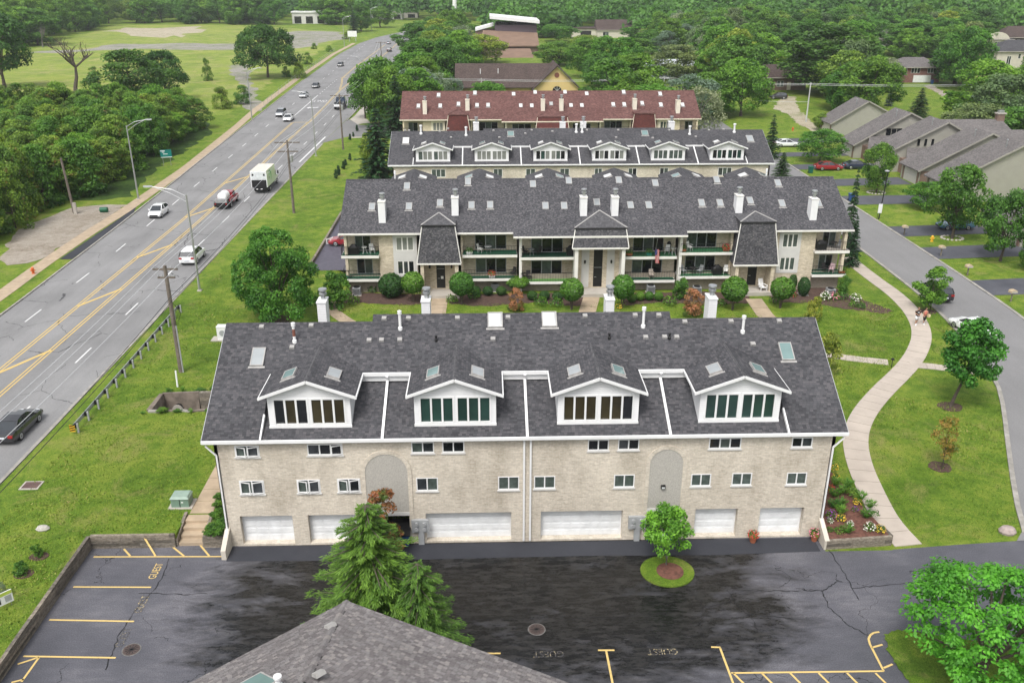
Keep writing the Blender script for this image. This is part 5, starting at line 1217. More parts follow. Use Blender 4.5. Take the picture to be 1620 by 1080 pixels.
p = G(720, 34, .5); mt = thing('tower_mast', 'slender white mast rising above the far wood', 'mast', (p.x, p.y, .4)); MB().tube([(p.x, p.y, .3), (p.x, p.y, 24)], [1.6, 1.4], 12).build('shaft', M_WHITE, mt); MB().tube([(p.x, p.y, 24), (p.x, p.y, 34)], [1.2, 1.0], 12).build('mast_top', M_WHITE, mt)
# vehicles (forward is +Y, wheels on z = 0)
M_TYRE = mat('tyre_rubber', (.015, .015, .016), .85, .1)
M_RIM = mat('alloy_rim', (.45, .46, .47), .3, .1, metal=.8)
M_CARGLASS = mat('car_glass', (.02, .025, .03), .04, .2, spec=1.0)
M_HEAD = mat('headlamp_glass', (.62, .64, .66), .15, .05, spec=.6)
M_TAIL = mat('tail_lamp', (.30, .012, .012), .2, .1, spec=.6)
M_PLATE = mat('number_plate', (.6, .62, .66), .4, .05)
def paint(name, c, metal=.0):
 if 'paint_' + name in _mats: return _mats['paint_' + name]
 k = N('paint_' + name); k.b.inputs['Coat Weight'].default_value = 1.0; k.b.inputs['Coat Roughness'].default_value = .06
 _mats['paint_' + name] = k.done(c, .35, metal, .5); return _mats['paint_' + name]
def wheel(par, x, y, r=.33, w=.22):
 t = MB(); s = 1 if x > 0 else -1
 t.lathe([(r * .62, -w / 2), (r * .94, -w / 2), (r, -w * .3), (r, w * .3), (r * .94, w / 2), (r * .62, w / 2)], (0, 0, 0), 18)
 t.v = [(x + q[2], y + q[0], r + q[1]) for q in t.v]; wo = t.build('wheel', M_TYRE, par, uv=False)
 m = MB(); m.lathe([(.04, .0), (r * .62, -.02), (r * .66, .02), (r * .6, .035), (.06, .02)], (0, 0, 0), 14); m.v = [(x + s * (w / 2 - .02 + q[2]), y + q[0], r + q[1]) for q in m.v]
 m.build('rim', M_RIM, wo, uv=False)
CAR = {  # side profile of the body: y, height of belt/bonnet top; cabin: y, roof height
 'sedan': dict(L=4.75, W=1.82, body=[(-2.37, .55, .72), (-2.3, .34, .92), (-1.75, .28, 1.0), (-1.35, .24, .97), (0.85, .24, .93), (1.15, .26, .90), (1.9, .28, .80), (2.28, .32, .68), (2.37, .42, .55)],
     cab=[(-1.85, .97), (-1.05, 1.36), (-.2, 1.45), (.35, 1.40), (1.2, .91)], wh=(1.42, -1.36), r=.33),
 'hatch': dict(L=4.1, W=1.75, body=[(-2.03, .5, .8), (-1.98, .34, .98), (-1.5, .28, 1.02), (-1.2, .24, 1.0), (.8, .24, .97), (1.05, .26, .95), (1.62, .28, .86), (1.96, .32, .74), (2.05, .42, .58)],
     cab=[(-1.93, 1.0), (-1.55, 1.42), (-.3, 1.54), (.3, 1.48), (1.2, .96)], wh=(1.28, -1.24), r=.32),
 'suv': dict(L=4.65, W=1.88, body=[(-2.3, .5, .9), (-2.26, .38, 1.08), (-1.75, .34, 1.12), (-1.35, .3, 1.10), (.85, .3, 1.08), (1.1, .32, 1.06), (1.8, .34, .98), (2.2, .38, .86), (2.31, .5, .65)],
    cab=[(-2.18, 1.1), (-1.9, 1.6), (-.9, 1.72), (.25, 1.66), (1.15, 1.07)], wh=(1.36, -1.34), r=.37)}
def car(kind, name, label, col, loc, rz, group=None, cat='car'):
 K = CAR[kind]; o = thing(name, label, cat, (0, 0, 0), 0, group); W = K['W'] / 2; L = K['L']
 rings = []
 for i, (y, zb, zt) in enumerate(K['body']):
  e = min(1.0, .80 + .2 * min(1, min(i, len(K['body']) - 1 - i) / 1.5)); w = W * e
  zm = zb + (zt - zb) * .55
  rings.append([(-w * .92, y, zb), (w * .92, y, zb), (w * .98, y, zb + .1), (w, y, zm), (w * .95, y, zt - .06), (w * .80, y, zt), (-w * .80, y, zt), (-w * .95, y, zt - .06), (-w, y, zm), (-w * .98, y, zb + .1)])
 MB().loft(rings).build('body', col, o, smooth=False)
 c = K['cab']; yb, yf = c[0][0], c[-1][0]; zr = max(z for _, z in c); w0, w1 = W * .90, W * .70
 wd = lambda z: w0 + (w1 - w0) * (z - c[0][1]) / (zr - c[0][1])
 rg = [[(-wd(z), y, z), (wd(z), y, z), (wd(z) * .97, y, z - .02 if 0 else z)] for y, z in c]
 gl = MB(); top = [(y, z) for y, z in c]; zb0 = min(c[0][1], c[-1][1]) - .06          # greenhouse in glass, roof skin in paint
 n = len(top)
 for s in (-1, 1):
  pts = [(s * wd(z) * .985, y, z - .01) for y, z in top] + [(s * w0 * .99, yf, zb0), (s * w0 * .99, yb, zb0)]
  gl.poly(pts if s > 0 else pts[::-1])
 for (ya, za), (yb2, zb2) in zip(top, top[1:]): gl.poly([(-wd(za) * .985, ya, za - .01), (wd(za) * .985, ya, za - .01), (wd(zb2) * .985, yb2, zb2 - .01), (-wd(zb2) * .985, yb2, zb2 - .01)])
 gl.build('windows', M_CARGLASS, o)
 r_ = MB(); a, b = 1, n - 2
 rp = top[a:b + 1]
 r_.loft([[(-wd(z), y, z - .05), (-wd(z) * .96, y, z + .012), (0, y, z + .03), (wd(z) * .96, y, z + .012), (wd(z), y, z - .05)] for y, z in rp])
 r_.build('roof', col, o)
 for s in (-1, 1):
  p = MB()                                    # pillars and sill line
  for (ya, za), (yb2, zb2) in ((top[0], top[1]), (top[-2], top[-1])): p.beam((s * wd(za), ya, za), (s * wd(zb2), yb2, zb2), .07, .07)
  ym = (yb + yf) / 2 + .05; p.beam((s * w0, ym, c[0][1]), (s * w1 * 1.02, ym, zr - .05), .08, .04)
  p.build('pillar', col if kind != 'suv' else M_BLACK, o)
  hl = K['body'][-3]; MB().hexa([(s * W * .52, L / 2 - .2, hl[2] - .2), (s * W * .88, L / 2 - .34, hl[2] - .2), (s * W * .88, L / 2 - .5, hl[2] - .2), (s * W * .52, L / 2 - .4, hl[2] - .2)], [(s * W * .52, L / 2 - .22, hl[2] - .03), (s * W * .86, L / 2 - .38, hl[2] - .03), (s * W * .86, L / 2 - .5, hl[2] - .02), (s * W * .52, L / 2 - .42, hl[2] - .02)]).build('headlight', M_HEAD, o)
  tl = K['body'][1]; zt = tl[2] - .05; MB().box(min(s * W * .55, s * W * .9), -L / 2 - .0, zt - .2, max(s * W * .55, s * W * .9), -L / 2 + .25, zt).build('taillight', M_TAIL, o)
  MB().box(min(s * (W + .0), s * (W + .17)), yf - .35, c[-1][1] + .02, max(s * (W + .0), s * (W + .17)), yf - .24, c[-1][1] + .17).build('wing_mirror', col, o)
  for yy in (yb + .9, ym + .25): MB().box(min(s * W * .99, s * (W + .02)), yy, c[0][1] - .16, max(s * W * .99, s * (W + .02)), yy + .2, c[0][1] - .12).build('door_handle', col, o)
 MB().box(-.26, -L / 2 - .03, .62, .26, -L / 2 + .1, .75).build('number_plate', M_PLATE, o)
 MB().box(-W * .62, L / 2 - .10, .38, W * .62, L / 2 + .012, .58).build('grille', M_BLACK, o)
 for y in K['wh']:
  for s in (-1, 1): wheel(o, s * (W - .11), y, K['r'])
 o.location = loc; o.rotation_euler = (0, 0, rz)
 return o
WHITE_P, BLACK_P, GREY_P, SILV_P, RED_P, BLUE_P = paint('white', (.78, .79, .80)), paint('black', (.012, .012, .016)), paint('graphite', (.06, .063, .07), .3), paint('silver', (.42, .44, .46), .4), paint('deep_red', (.28, .012, .022), .1), paint('steel_blue', (.09, .20, .30), .3)
UP, DOWN = 0.0, math.pi
def road_car(kind, name, label, col, px, py, rz, cat='car'):
 p = P(px, py); return car(kind, name, label, col, (p.x, p.y, .82), rz, 'vehicles on the main road', cat)
road_car('sedan', 'saloon_car', 'black saloon car driving up the near lane, cut by the left edge', BLACK_P, 30, 682, UP)
road_car('suv', 'estate_car', 'white sport utility car driving away beside a street lamp', WHITE_P, 306, 412, UP, 'car')
road_car('hatch', 'hatchback_car', 'white hatchback coming towards the gravel lot', WHITE_P, 252, 341, DOWN)
road_car('sedan', 'saloon_car', 'white saloon just behind the painted median tip, nearer of two', WHITE_P, 457, 191, DOWN)
road_car('suv', 'estate_car', 'silver white car close behind the nearer white saloon', SILV_P, 445, 184, DOWN)
road_car('sedan', 'saloon_car', 'silver car in the kerb lane before the dark grey one', SILV_P, 481, 154, DOWN)
road_car('sedan', 'saloon_car', 'dark grey car in the kerb lane following the silver one', GREY_P, 500, 139, DOWN)
road_car('sedan', 'saloon_car', 'black car alone in the kerb lane level with the low bushes', BLACK_P, 539, 105, DOWN)
road_car('suv', 'estate_car', 'dark sport utility car driving away beside the dense trees', BLACK_P, 597, 104, UP)
road_car('suv', 'estate_car', 'dark grey car driving away far up the road near its right edge', GREY_P, 616, 82, UP)
road_car('sedan', 'saloon_car', 'pale car farthest up the road in the middle lanes', SILV_P, 615, 70, UP)
# box lorry
def box_truck(px, py):
 p = P(px, py); o = thing('box_truck', 'white box lorry with a green swirl on its side and black tail lift', 'lorry', (0, 0, 0), 0, 'vehicles on the main road')
 W = 1.22
 bx = MB().box(-W, -3.4, 1.0, W, 2.2, 3.45).build('cargo_box', WHITE_P, o)
 MB().box(-W + .03, -3.36, 3.451, W - .03, 2.17, 3.48).build('box_roof', mat('cream_roof', (.62, .58, .50), .6), bx)
 MB().box(-W + .12, -3.46, 1.0, W - .12, -3.401, 2.1).build('tail_lift', M_BLACK, bx)
 MB().box(-W + .15, -3.43, 2.15, W - .15, -3.401, 3.3).build('rear_door', mat('pale_door', (.6, .63, .64), .5), bx)
 for s in (-1, 1): MB().box(s * .85 - .13, -3.45, 2.75, s * .85 + .13, -3.431, 3.05).build('lamp_cluster', M_BLACK, bx)
 def swirl(r0, r1, a0, a1, cy, cz, m, n=14):
  q = [(W + .006, cy + r0 * math.cos(a0 + (a1 - a0) * i / n), cz + r0 * math.sin(a0 + (a1 - a0) * i / n)) for i in range(n + 1)] + [(W + .006, cy + (r0 + (r1 - r0) * math.sin(math.pi * i / n)) * math.cos(a0 + (a1 - a0) * i / n), cz + (r0 + (r1 - r0) * math.sin(math.pi * i / n)) * math.sin(a0 + (a1 - a0) * i / n)) for i in range(n, -1, -1)]
  mb = MB()
  for i in range(n): mb.poly([q[i], q[i + 1], q[2 * n - i], q[2 * n + 1 - i]])
  mb.build('emblem', m, bx)
 swirl(.95, 1.3, -.6, 1.9, -1.6, 2.1, mat('green_print', (.05, .32, .09), .5)); swirl(.62, .9, -.3, 2.2, -1.75, 2.0, mat('pale_green_print', (.35, .62, .42), .5)); swirl(.3, .46, .2, 3.0, -1.85, 1.85, mat('slate_print', (.12, .16, .22), .5))
 MB().box(-.9, -3.3, .55, .9, 4.0, .98).build('chassis', M_BLACK, o)
 c = MB().loft([[(-1.05, y, zb), (1.05, y, zb), (1.08, y, zm), (.92, y, zt), (-.92, y, zt), (-1.08, y, zm)] for y, zb, zm, zt in ((2.3, .6, 1.5, 2.5), (3.2, .6, 1.5, 2.5), (3.55, .6, 1.45, 1.62), (4.5, .6, 1.3, 1.42), (4.65, .62, 1.1, 1.2))]).build('cab', WHITE_P, o)
 MB().box(-.9, 3.15, 1.65, .9, 3.45, 2.35).build('windscreen', M_CARGLASS, c)
 for s in (-1, 1):
  MB().box(min(s * .98, s * 1.085), 2.45, 1.6, max(s * .98, s * 1.085), 3.2, 2.3).build('side_window', M_CARGLASS, c)
  MB().box(min(s * 1.3, s * 1.5), 3.2, 1.7, max(s * 1.3, s * 1.5), 3.3, 2.2).build('mirror', M_BLACK, o)
  wheel(o, s * .95, 3.75, .46, .28); wheel(o, s * .95, -1.6, .46, .5)
  MB().lathe([(.17, 0), (.17, .05)], (s * .33, -3.6, .75), 12).build('lamp', M_WHITE, o)
 o.location = (p.x, p.y, .82); return o
box_truck(420, 299)
# red pickup carrying a white tank
p = P(360, 324); o = thing('tank_pickup', 'red pickup carrying a white liquid tank in the near lanes', 'pickup', (0, 0, 0), 0, 'vehicles on the main road')
MB().loft([[(-w, y, zb), (w, y, zb), (w, y, zt - .2), (w * .9, y, zt), (-w * .9, y, zt), (-w, y, zt - .2)] for y, w, zb, zt in ((-.2, .98, .5, 1.25), (1.9, .98, .5, 1.25), (2.0, .97, .5, 1.15), (2.9, .95, .5, 1.1), (3.05, .85, .55, .9))]).build('body', RED_P, o)
MB().loft([[(-w, y, 1.2), (w, y, 1.2), (w * .85, y, zt), (-w * .85, y, zt)] for y, w, zt in ((.1, .92, 1.85), (1.3, .92, 1.9), (2.0, .9, 1.25))]).build('cab', RED_P, o)
for s in (-1, 1): MB().box(min(s * .82, s * .905), .25, 1.3, max(s * .82, s * .905), 1.3, 1.75).build('side_window', M_CARGLASS, o); wheel(o, s * .85, 2.2, .4, .28); wheel(o, s * .85, -1.6, .4, .4)
MB().hexa([(-.75, 1.45, 1.32), (.75, 1.45, 1.32), (.75, 1.98, 1.29), (-.75, 1.98, 1.29)], [(-.72, 1.36, 1.84), (.72, 1.36, 1.84), (.74, 2.0, 1.31), (-.74, 2.0, 1.31)]).build('windscreen', M_CARGLASS, o)
MB().box(-1.0, -3.1, .75, 1.0, -.22, .98).build('flatbed', M_BLACK, o)
for s in (-1, 1): MB().box(min(s * .9, s * 1.02), -2.0, .98, max(s * .9, s * 1.02), -.25, 1.3).build('red_side', RED_P, o)
tk = MB(); tk.tube([(0, -2.35, 1.62), (0, -2.2, 1.62), (0, -.5, 1.62), (0, -.35, 1.62)], [.5, .66, .66, .5], 18).build('tank', M_WHITE, o); MB().lathe([(.2, 2.25), (.2, 2.36), (.05, 2.4)], (0, -1.3, 0), 12).build('tank_lid', M_WHITE, o)
MB().box(-.8, -3.0, .98, .8, -2.45, 1.5).build('pump', M_METAL, o); MB().box(-.95, -3.2, .45, .95, -3.1, .75).build('bumper', M_BLACK, o)
for s in (-1, 1): MB().box(s * .75 - .1, -3.23, .8, s * .75 + .1, -3.12, .95).build('taillight', M_TAIL, o)
o.location = (p.x, p.y, .82)
# tow lorry with lifting gear
p = P(538, 172); o = thing('tow_truck', 'dark tow lorry with a white car front hanging behind it', 'lorry', (0, 0, 0), 0, 'vehicles on the main road')
MB().box(-1.15, -2.6, .7, 1.15, 3.6, 1.15).build('chassis', M_BLACK, o)
MB().loft([[(-1.1, y, .9), (1.1, y, .9), (1.1, y, zm), (.95, y, zt), (-.95, y, zt), (-1.1, y, zm)] for y, zm, zt in ((1.6, 1.9, 2.7), (2.8, 1.9, 2.7), (3.2, 1.5, 1.75), (4.3, 1.4, 1.6))]).build('cab', paint('navy', (.02, .045, .09)), o)
MB().box(-.95, -2.4, 1.151, .95, 1.5, 1.75).build('deck', GREY_P, o)
for s in (-1, 1): MB().beam((s * .6, -1.5, 1.5), (s * .35, -2.9, 2.6), .14, .16).build('boom', M_BLACK, o); wheel(o, s * .9, 3.2, .5, .3); wheel(o, s * .9, -1.3, .5, .5)
MB().box(-.85, -3.9, .95, .85, -2.9, 1.5).build('towed_front', WHITE_P, o); MB().box(-.7, -3.7, 1.501, .7, -2.95, 2.0).build('towed_cab', M_CARGLASS, o)
MB().box(-.9, 1.3, 2.701, .9, 1.6, 2.95).build('light_bar', M_WHITE, o)
o.location = (p.x, p.y, .82)
# parked and street cars on the right
def pcar(kind, name, label, col, px, py, rz, grp='cars on the drives and the side street', z=.34):
 p = P(px, py); return car(kind, name, label, col, (p.x, p.y, z), rz, grp)
pcar('suv', 'estate_car', 'black sport utility car at the left kerb of the street behind a young tree', BLACK_P, 1478, 470, UP)
pcar('sedan', 'saloon_car', 'white car on the street mostly hidden behind the round lawn tree', WHITE_P, 1537, 526, R(14))
pcar('sedan', 'saloon_car', 'steel blue coupe on the drive behind a thin tree', BLUE_P, 1510, 362, R(90))
pcar('sedan', 'saloon_car', 'red car on the upper drive beside the green bin', RED_P, 1310, 269, R(-90))
pcar('sedan', 'saloon_car', 'dark blue car on the upper drive next to the red car', paint('night_blue', (.015, .02, .05)), 1355, 267, R(-90))
pcar('sedan', 'saloon_car', 'white car on the topmost drive by the tall conifer', WHITE_P, 1244, 232, R(-90))
pcar('suv', 'estate_car', 'dark van at the top of the sandy drive before the brown house', BLACK_P, 1231, 157, R(80))
sheet('side_lot', [(-20.2, 96), (-14, 96), (-14, 121), (-20.2, 121)], 0.03, mat('violet_asphalt', (.085, .08, .105), .6, .2), 5, z=.8)
rk = thing('kerb', None, None); rk['kind'] = 'structure'
for a, b in (((-20.35, 96), (-20.35, 121)), ((-20.35, 121.1), (-14, 121.1))):
 n = 6
 for i in range(n):
  A_, B_ = Vector((*a, 1.0)).lerp(Vector((*b, 1.0)), i / n + .002), Vector((*a, 1.0)).lerp(Vector((*b, 1.0)), (i + 1) / n - .002); MB().beam(A_, B_, .25, .45).build('kerbstone', M_TIMBER, rk)
strip('stall_line', [[(-20.1, 107.6), (-15, 107.6)]], .12, M_WHITE_P, .035); strip('stall_line', [[(-20.1, 104.6), (-15, 104.6)]], .12, M_WHITE_P, .035)
car('sedan', 'saloon_car', 'deep red car in the side lot at the balcony building corner', RED_P, (-17.3, 106.2, .84), R(90), 'cars in the side lot')
car('sedan', 'saloon_car', 'white car beyond the deep red one in the side lot', WHITE_P, (-16.6, 109.4, .84), R(90), 'cars in the side lot')
# vegetation
L_DARK = leaf_mat('dark_leaves', (0.010, 0.035, 0.007), (0.050, 0.115, 0.016))
L_MID = leaf_mat('mid_leaves', (0.018, 0.058, 0.008), (0.082, 0.168, 0.020))
L_LITE = leaf_mat('light_leaves', (0.020, 0.070, 0.008), (0.10, 0.205, 0.022))
L_YEL = leaf_mat('yellowish_leaves', (0.035, 0.078, 0.010), (0.17, 0.225, 0.030))
L_MIX = leaf_mat('shrub_leaves', (0.026, 0.066, 0.009), (0.125, 0.20, 0.024), (0.17, 0.12, 0.035), 0.03)
L_GREY = leaf_mat('silvery_leaves', (0.05, 0.075, 0.045), (0.16, 0.20, 0.13))
L_BRIGHT = leaf_mat('bright_leaves', (0.012, 0.055, 0.007), (0.075, 0.175, 0.02), trans=0.3)
L_RED = leaf_mat('rusty_leaves', (0.04, 0.03, 0.012), (0.15, 0.065, 0.03), (0.05, 0.10, 0.02), 0.14)
L_GOLD = leaf_mat('golden_leaves', (0.09, 0.11, 0.012), (0.30, 0.25, 0.035))
L_NEED = leaf_mat('spruce_needles', (0.010, 0.036, 0.009), (0.058, 0.128, 0.022), trans=0.15)
L_NEED_D = leaf_mat('dark_needles', (0.004, 0.020, 0.008), (0.028, 0.066, 0.018), trans=0.1)
L_NEED_B = leaf_mat('bluish_needles', (0.012, 0.030, 0.028), (0.060, 0.095, 0.085), trans=0.1)
L_BOX = leaf_mat('clipped_leaves', (0.014, 0.052, 0.007), (0.075, 0.165, 0.016), trans=0.15)
M_BARK = mat('bark', (0.085, 0.068, 0.055), 0.95, 0.35, 4, bump=0.6)
M_BARK_G = mat('grey_bark', (0.17, 0.155, 0.14), 0.95, 0.3, 4, bump=0.6)
def leaf_mesh(name, c, nrm, size, m, v=None, asp=0.55, up=0.35, rnd=0.7, droop=None, g=None, tang=None, fold=0.18):
 g = g or rng; n = len(c)
 nn = nrm + g.normal(0, rnd, (n, 3)); nn[:, 2] += up
 nn /= np.maximum(np.linalg.norm(nn, axis=1, keepdims=True), 1e-6)
 t = g.normal(0, 1, (n, 3)) if tang is None else tang + g.normal(0, .25, (n, 3))
 t -= nn * (t * nn).sum(1, keepdims=True); t /= np.maximum(np.linalg.norm(t, axis=1, keepdims=True), 1e-6)
 b = np.cross(nn, t)
 s = np.asarray(size).reshape(-1, 1) * (g.uniform(0.7, 1.3, (n, 1)))
 q = np.stack([c - t * s, c + b * s * asp - nn * s * fold, c + t * s, c - b * s * asp - nn * s * fold], 1).reshape(-1, 3)
 me = bpy.data.meshes.new(name)
 me.vertices.add(n * 4); me.vertices.foreach_set('co', q.astype(np.float32).ravel())
 me.loops.add(n * 4); me.loops.foreach_set('vertex_index', np.arange(n * 4, dtype=np.int32))
 me.polygons.add(n); me.polygons.foreach_set('loop_start', np.arange(0, n * 4, 4, dtype=np.int32))
 at = me.attributes.new('v', 'FLOAT', 'POINT')
 vv = g.uniform(0, 1, n) if v is None else np.clip(v + g.normal(0, .16, n), 0, 1)
 at.data.foreach_set('value', np.repeat(vv, 4).astype(np.float32))
 me.materials.append(m); me.update(); me.validate()
 return me
def sphere_dirs(g, n):
 d = g.normal(0, 1, (n, 3)); return d / np.linalg.norm(d, axis=1, keepdims=True)
def profile(shape, t):                     # half width at relative crown height t (0 bottom, 1 top)
 if shape == 'round': return np.sqrt(np.clip(1 - (2 * t - 0.95) ** 2 * 0.93, 0.02, 1))
 if shape == 'spread': return np.clip(np.sqrt(np.clip(1 - t ** 2.2, 0, 1)) * (0.72 + 0.28 * np.clip(t * 5, 0, 1)), 0.05, 1)
 if shape == 'tall': return np.clip(np.sin(np.pi * np.clip(t * 0.86 + 0.12, 0, 1)) ** 0.7, 0.05, 1)
 if shape == 'bush': return np.sqrt(np.clip(1 - (t * 0.97) ** 2, 0.03, 1))
 if shape == 'cone': return np.clip(1 - t, 0.03, 1) ** 0.8
 return np.ones_like(t)
TONE = dict(dark_leaves='dark green', mid_leaves='mid green', light_leaves='light green', yellowish_leaves='yellow green', silvery_leaves='silvery', willow_leaves='olive green', shrub_leaves='rust tinged')
ANCH = [(118, 338, 'the bare pole'), (219, 260, 'the thicket street lamp'), (265, 243, 'the green road sign'), (213, 160, 'the leaning oak'), (120, 140, 'the dead tree'), (20, 140, 'the edge oak'), (20, 330, 'the gravel lot'), (340, 180, 'the thicket tip'), (60, 200, 'the thicket middle'),
 (240, 48, 'the bare earth patch'), (68, 75, 'the pale snag'), (424, 80, 'the umbrella tree'), (490, 32, 'the small white building'), (640, 100, 'the road bend'), (690, 150, 'the red roof end'), (800, 70, 'the brown roofed hall'), (830, 120, 'the yellow hall'), (960, 50, 'the long low house'), (1060, 110, 'the pale blue house'), (1110, 150, 'the red roof corner'),
 (1237, 122, 'the low brown house'), (1281, 160, 'the tall steel pole'), (1448, 115, 'the red brick house'), (1390, 60, 'the pale leafless tree'), (1565, 80, 'the curved gable house'), (1605, 95, 'the big cream house'), (1500, 180, 'the townhouse chimney'), (1400, 20, 'the far hilltop wood'), (1150, 30, 'the distant wood'), (900, 15, 'the white mast wood')]
def px_of(x, y, z):
 v = Vector((x, y, z)) - cam.location; c_ = v.dot(_F)
 return 810 + FPX * v.dot(_R) / c_, 540 - FPX * v.dot(_U) / c_
def tree_label(pr, x, y, h, hr, what):
 u, v = px_of(x, y, hz(x, y) + h * .5); a = min(ANCH, key=lambda q: (q[0] - u) ** 2 + (q[1] - v) ** 2 * 3); dx, dy = u - a[0], v - a[1]
 rel = ('right of' if dx > 0 else 'left of') if abs(dx) > abs(dy) * 1.3 else ('below' if dy > 0 else 'above')
 near = ', close by' if dx * dx + dy * dy < 900 else (', a little away' if dx * dx + dy * dy < 4500 else '')
 sz = 'tall' if h > hr[0] + (hr[1] - hr[0]) * .66 else ('low' if h < hr[0] + (hr[1] - hr[0]) * .33 else 'middling')
 return f"{sz} {pr['tone']} {what} {rel} {a[2]}{near}"
def tree_proto(kind, seed, h, w, base, shape, leafm, nclump=60, per=110, leaf=0.2, barkm=None, rc=None, limbs=7, inner=0.25, trunk_r=None, gap=0.0, asp=.6):
 g = np.random.default_rng(seed); rr_ = random.Random(seed)
 ch = h - base; rc = rc or w * 0.13
 t = g.uniform(0.03, 1, nclump) ** (0.8 if shape in ('round', 'spread') else 1.0)
 ang = (np.arange(nclump) * 2.399963 + g.uniform(-.5, .5, nclump))
 lump = 1 + 0.20 * np.sin(ang * 2 + seed) * np.cos(3 * t * 3.1 + seed * 1.7) + 0.10 * np.sin(ang * 5 + seed * 2.1)
 rad = profile(shape, t) * (w / 2 - rc * .7) * lump
 ins = g.uniform(0, 1, nclump) < inner
 rad = rad * np.where(ins, g.uniform(0.2, 0.75, nclump), g.uniform(0.82, 1.05, nclump))
 cc = np.stack([rad * np.cos(ang), rad * np.sin(ang), base + t * (ch - rc * .5)], 1)
 if gap: cc = cc[g.uniform(0, 1, nclump) > gap]
 pts, nr, vv = [], [], []
 ctr = np.array([0, 0, base + ch * .45])
 for i, c in enumerate(cc):
  r_ = rc * g.uniform(0.65, 1.25); n = int(per * (r_ / rc) ** 2)
  d = sphere_dirs(g, n)
  out = (c - ctr); out = out / max(1e-6, np.linalg.norm(out))
  d = d + out * .45 + np.array([0, 0, .25]); d /= np.linalg.norm(d, axis=1, keepdims=True)
  rad_ = r_ * g.uniform(0.55, 1.08, (n, 1))
  pts.append(c + d * rad_ * np.array([1.12, 1.12, .8])); nr.append(d)
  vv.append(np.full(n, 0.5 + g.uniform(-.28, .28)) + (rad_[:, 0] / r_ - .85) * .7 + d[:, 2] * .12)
 pts, nr, vv = np.concatenate(pts), np.concatenate(nr), np.concatenate(vv)
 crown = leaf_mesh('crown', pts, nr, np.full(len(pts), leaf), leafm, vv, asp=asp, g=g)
 m = MB(); tr = trunk_r or h * 0.022
 top = base + ch * .5
 lean = (rr_.uniform(-.03, .03) * h, rr_.uniform(-.03, .03) * h)
 tp = [(0, 0, -.15), (lean[0] * .2, lean[1] * .2, base * .5), (lean[0] * .6, lean[1] * .6, base), (lean[0], lean[1], top)]
 m.tube(tp, [tr * 1.35, tr, tr * .85, tr * .3], 8)
 order = sorted(range(len(cc)), key=lambda i: -np.linalg.norm(cc[i][:2]))
 for i in order[:: max(1, len(order) // max(1, limbs))][:limbs]:
  e = cc[i]; s0 = base * .8 + rr_.uniform(0, .3) * ch; s0 = min(s0, e[2] - .2) if e[2] > base * .7 else base * .6
  mid = (e[0] * .45, e[1] * .45, s0 + (e[2] - s0) * .62)
  m.tube([(lean[0] * .6, lean[1] * .6, s0), mid, tuple(e)], [tr * .5, tr * .33, tr * .1], 6)
 trunk = mesh_of(m, 'trunk', barkm or M_BARK)
 return dict(kind=kind, crown=crown, trunk=trunk, h=h, w=w, tone=TONE.get(leafm.name, 'green'))
def conifer_proto(kind, seed, h, w, base, leafm, whorls=22, per=7, leaf=0.22, droop=0.25, power=0.9, n_spray=26, barkm=None, asp=.34, var=.2):
 g = np.random.default_rng(seed); pts, nr, tg, vv = [], [], [], []
 m = MB(); m.tube([(0, 0, -.15), (0, 0, h * .5), (0, 0, h * .98)], [h * .017, h * .011, h * .002], 7)
 for i in range(whorls):
  t = (i + g.uniform(-.3, .3)) / whorls; z = base + (h - base) * max(0, t)
  L = (w / 2) * (1 - max(0, t)) ** power * g.uniform(.8, 1.12) + .12
  for j in range(per):
   a = 2 * math.pi * (j + g.uniform(-.35, .35)) / per + i * 1.1; l = L * g.uniform(1 - var * 1.4, 1 + var * .6)
   dr = droop * g.uniform(.5, 1.4); n = max(4, int(n_spray * (0.25 + 0.75 * l / (w / 2))))
   u = g.uniform(0.12, 1, n); d = np.array([math.cos(a), math.sin(a), 0])
   zz = z - dr * l * u + 0.32 * dr * l * u ** 2.5
   side = np.array([-d[1], d[0], 0]); wv = g.normal(0, .11, n) * l * (1.15 - u * .8)
   p = d[None] * (u * l)[:, None] + side[None] * wv[:, None]; p[:, 2] = zz - np.abs(g.normal(0, .05, n)) * l
   pts.append(p); nr.append(np.tile(np.array([0, 0, 1.0]), (n, 1)) + d * .3); tg.append(np.tile(d, (n, 1)) * .8 + side[None] * (wv / (l * .14))[:, None] * .5 + np.array([0, 0, -.4 - var])); vv.append(0.22 + u * .55 + g.normal(0, .08, n) + g.uniform(-.12, .12))
   if j % 2 == 0: m.tube([(0, 0, z), tuple(d * l * .85 + np.array([0, 0, z - dr * l * .7]))], [h * .004, h * .0015], 4)
 pts, nr, tg, vv = (np.concatenate(q) for q in (pts, nr, tg, vv))
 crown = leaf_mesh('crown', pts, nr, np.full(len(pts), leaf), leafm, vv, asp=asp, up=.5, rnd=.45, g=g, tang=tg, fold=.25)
 return dict(kind=kind, crown=crown, trunk=mesh_of(m, 'trunk', barkm or M_BARK), h=h, w=w)
def ball_proto(kind, seed, leafm, n=2600, leaf=.05, squash=1.0, lump=.05):
 g = np.random.default_rng(seed); d = sphere_dirs(g, n)
 r_ = 0.5 * (1 + lump * np.sin(d[:, 0] * 5 + seed) * np.cos(d[:, 1] * 6 + d[:, 2] * 4)) * g.uniform(.9, 1.03, n)
 p = d * r_[:, None]; p[:, 2] = p[:, 2] * squash + .5 * squash
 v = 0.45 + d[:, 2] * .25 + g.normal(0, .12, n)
 me = leaf_mesh('crown', p, d, np.full(n, leaf), leafm, v, up=.1, rnd=.55, g=g)
 return dict(kind=kind, crown=me, trunk=None, h=squash, w=1.0)
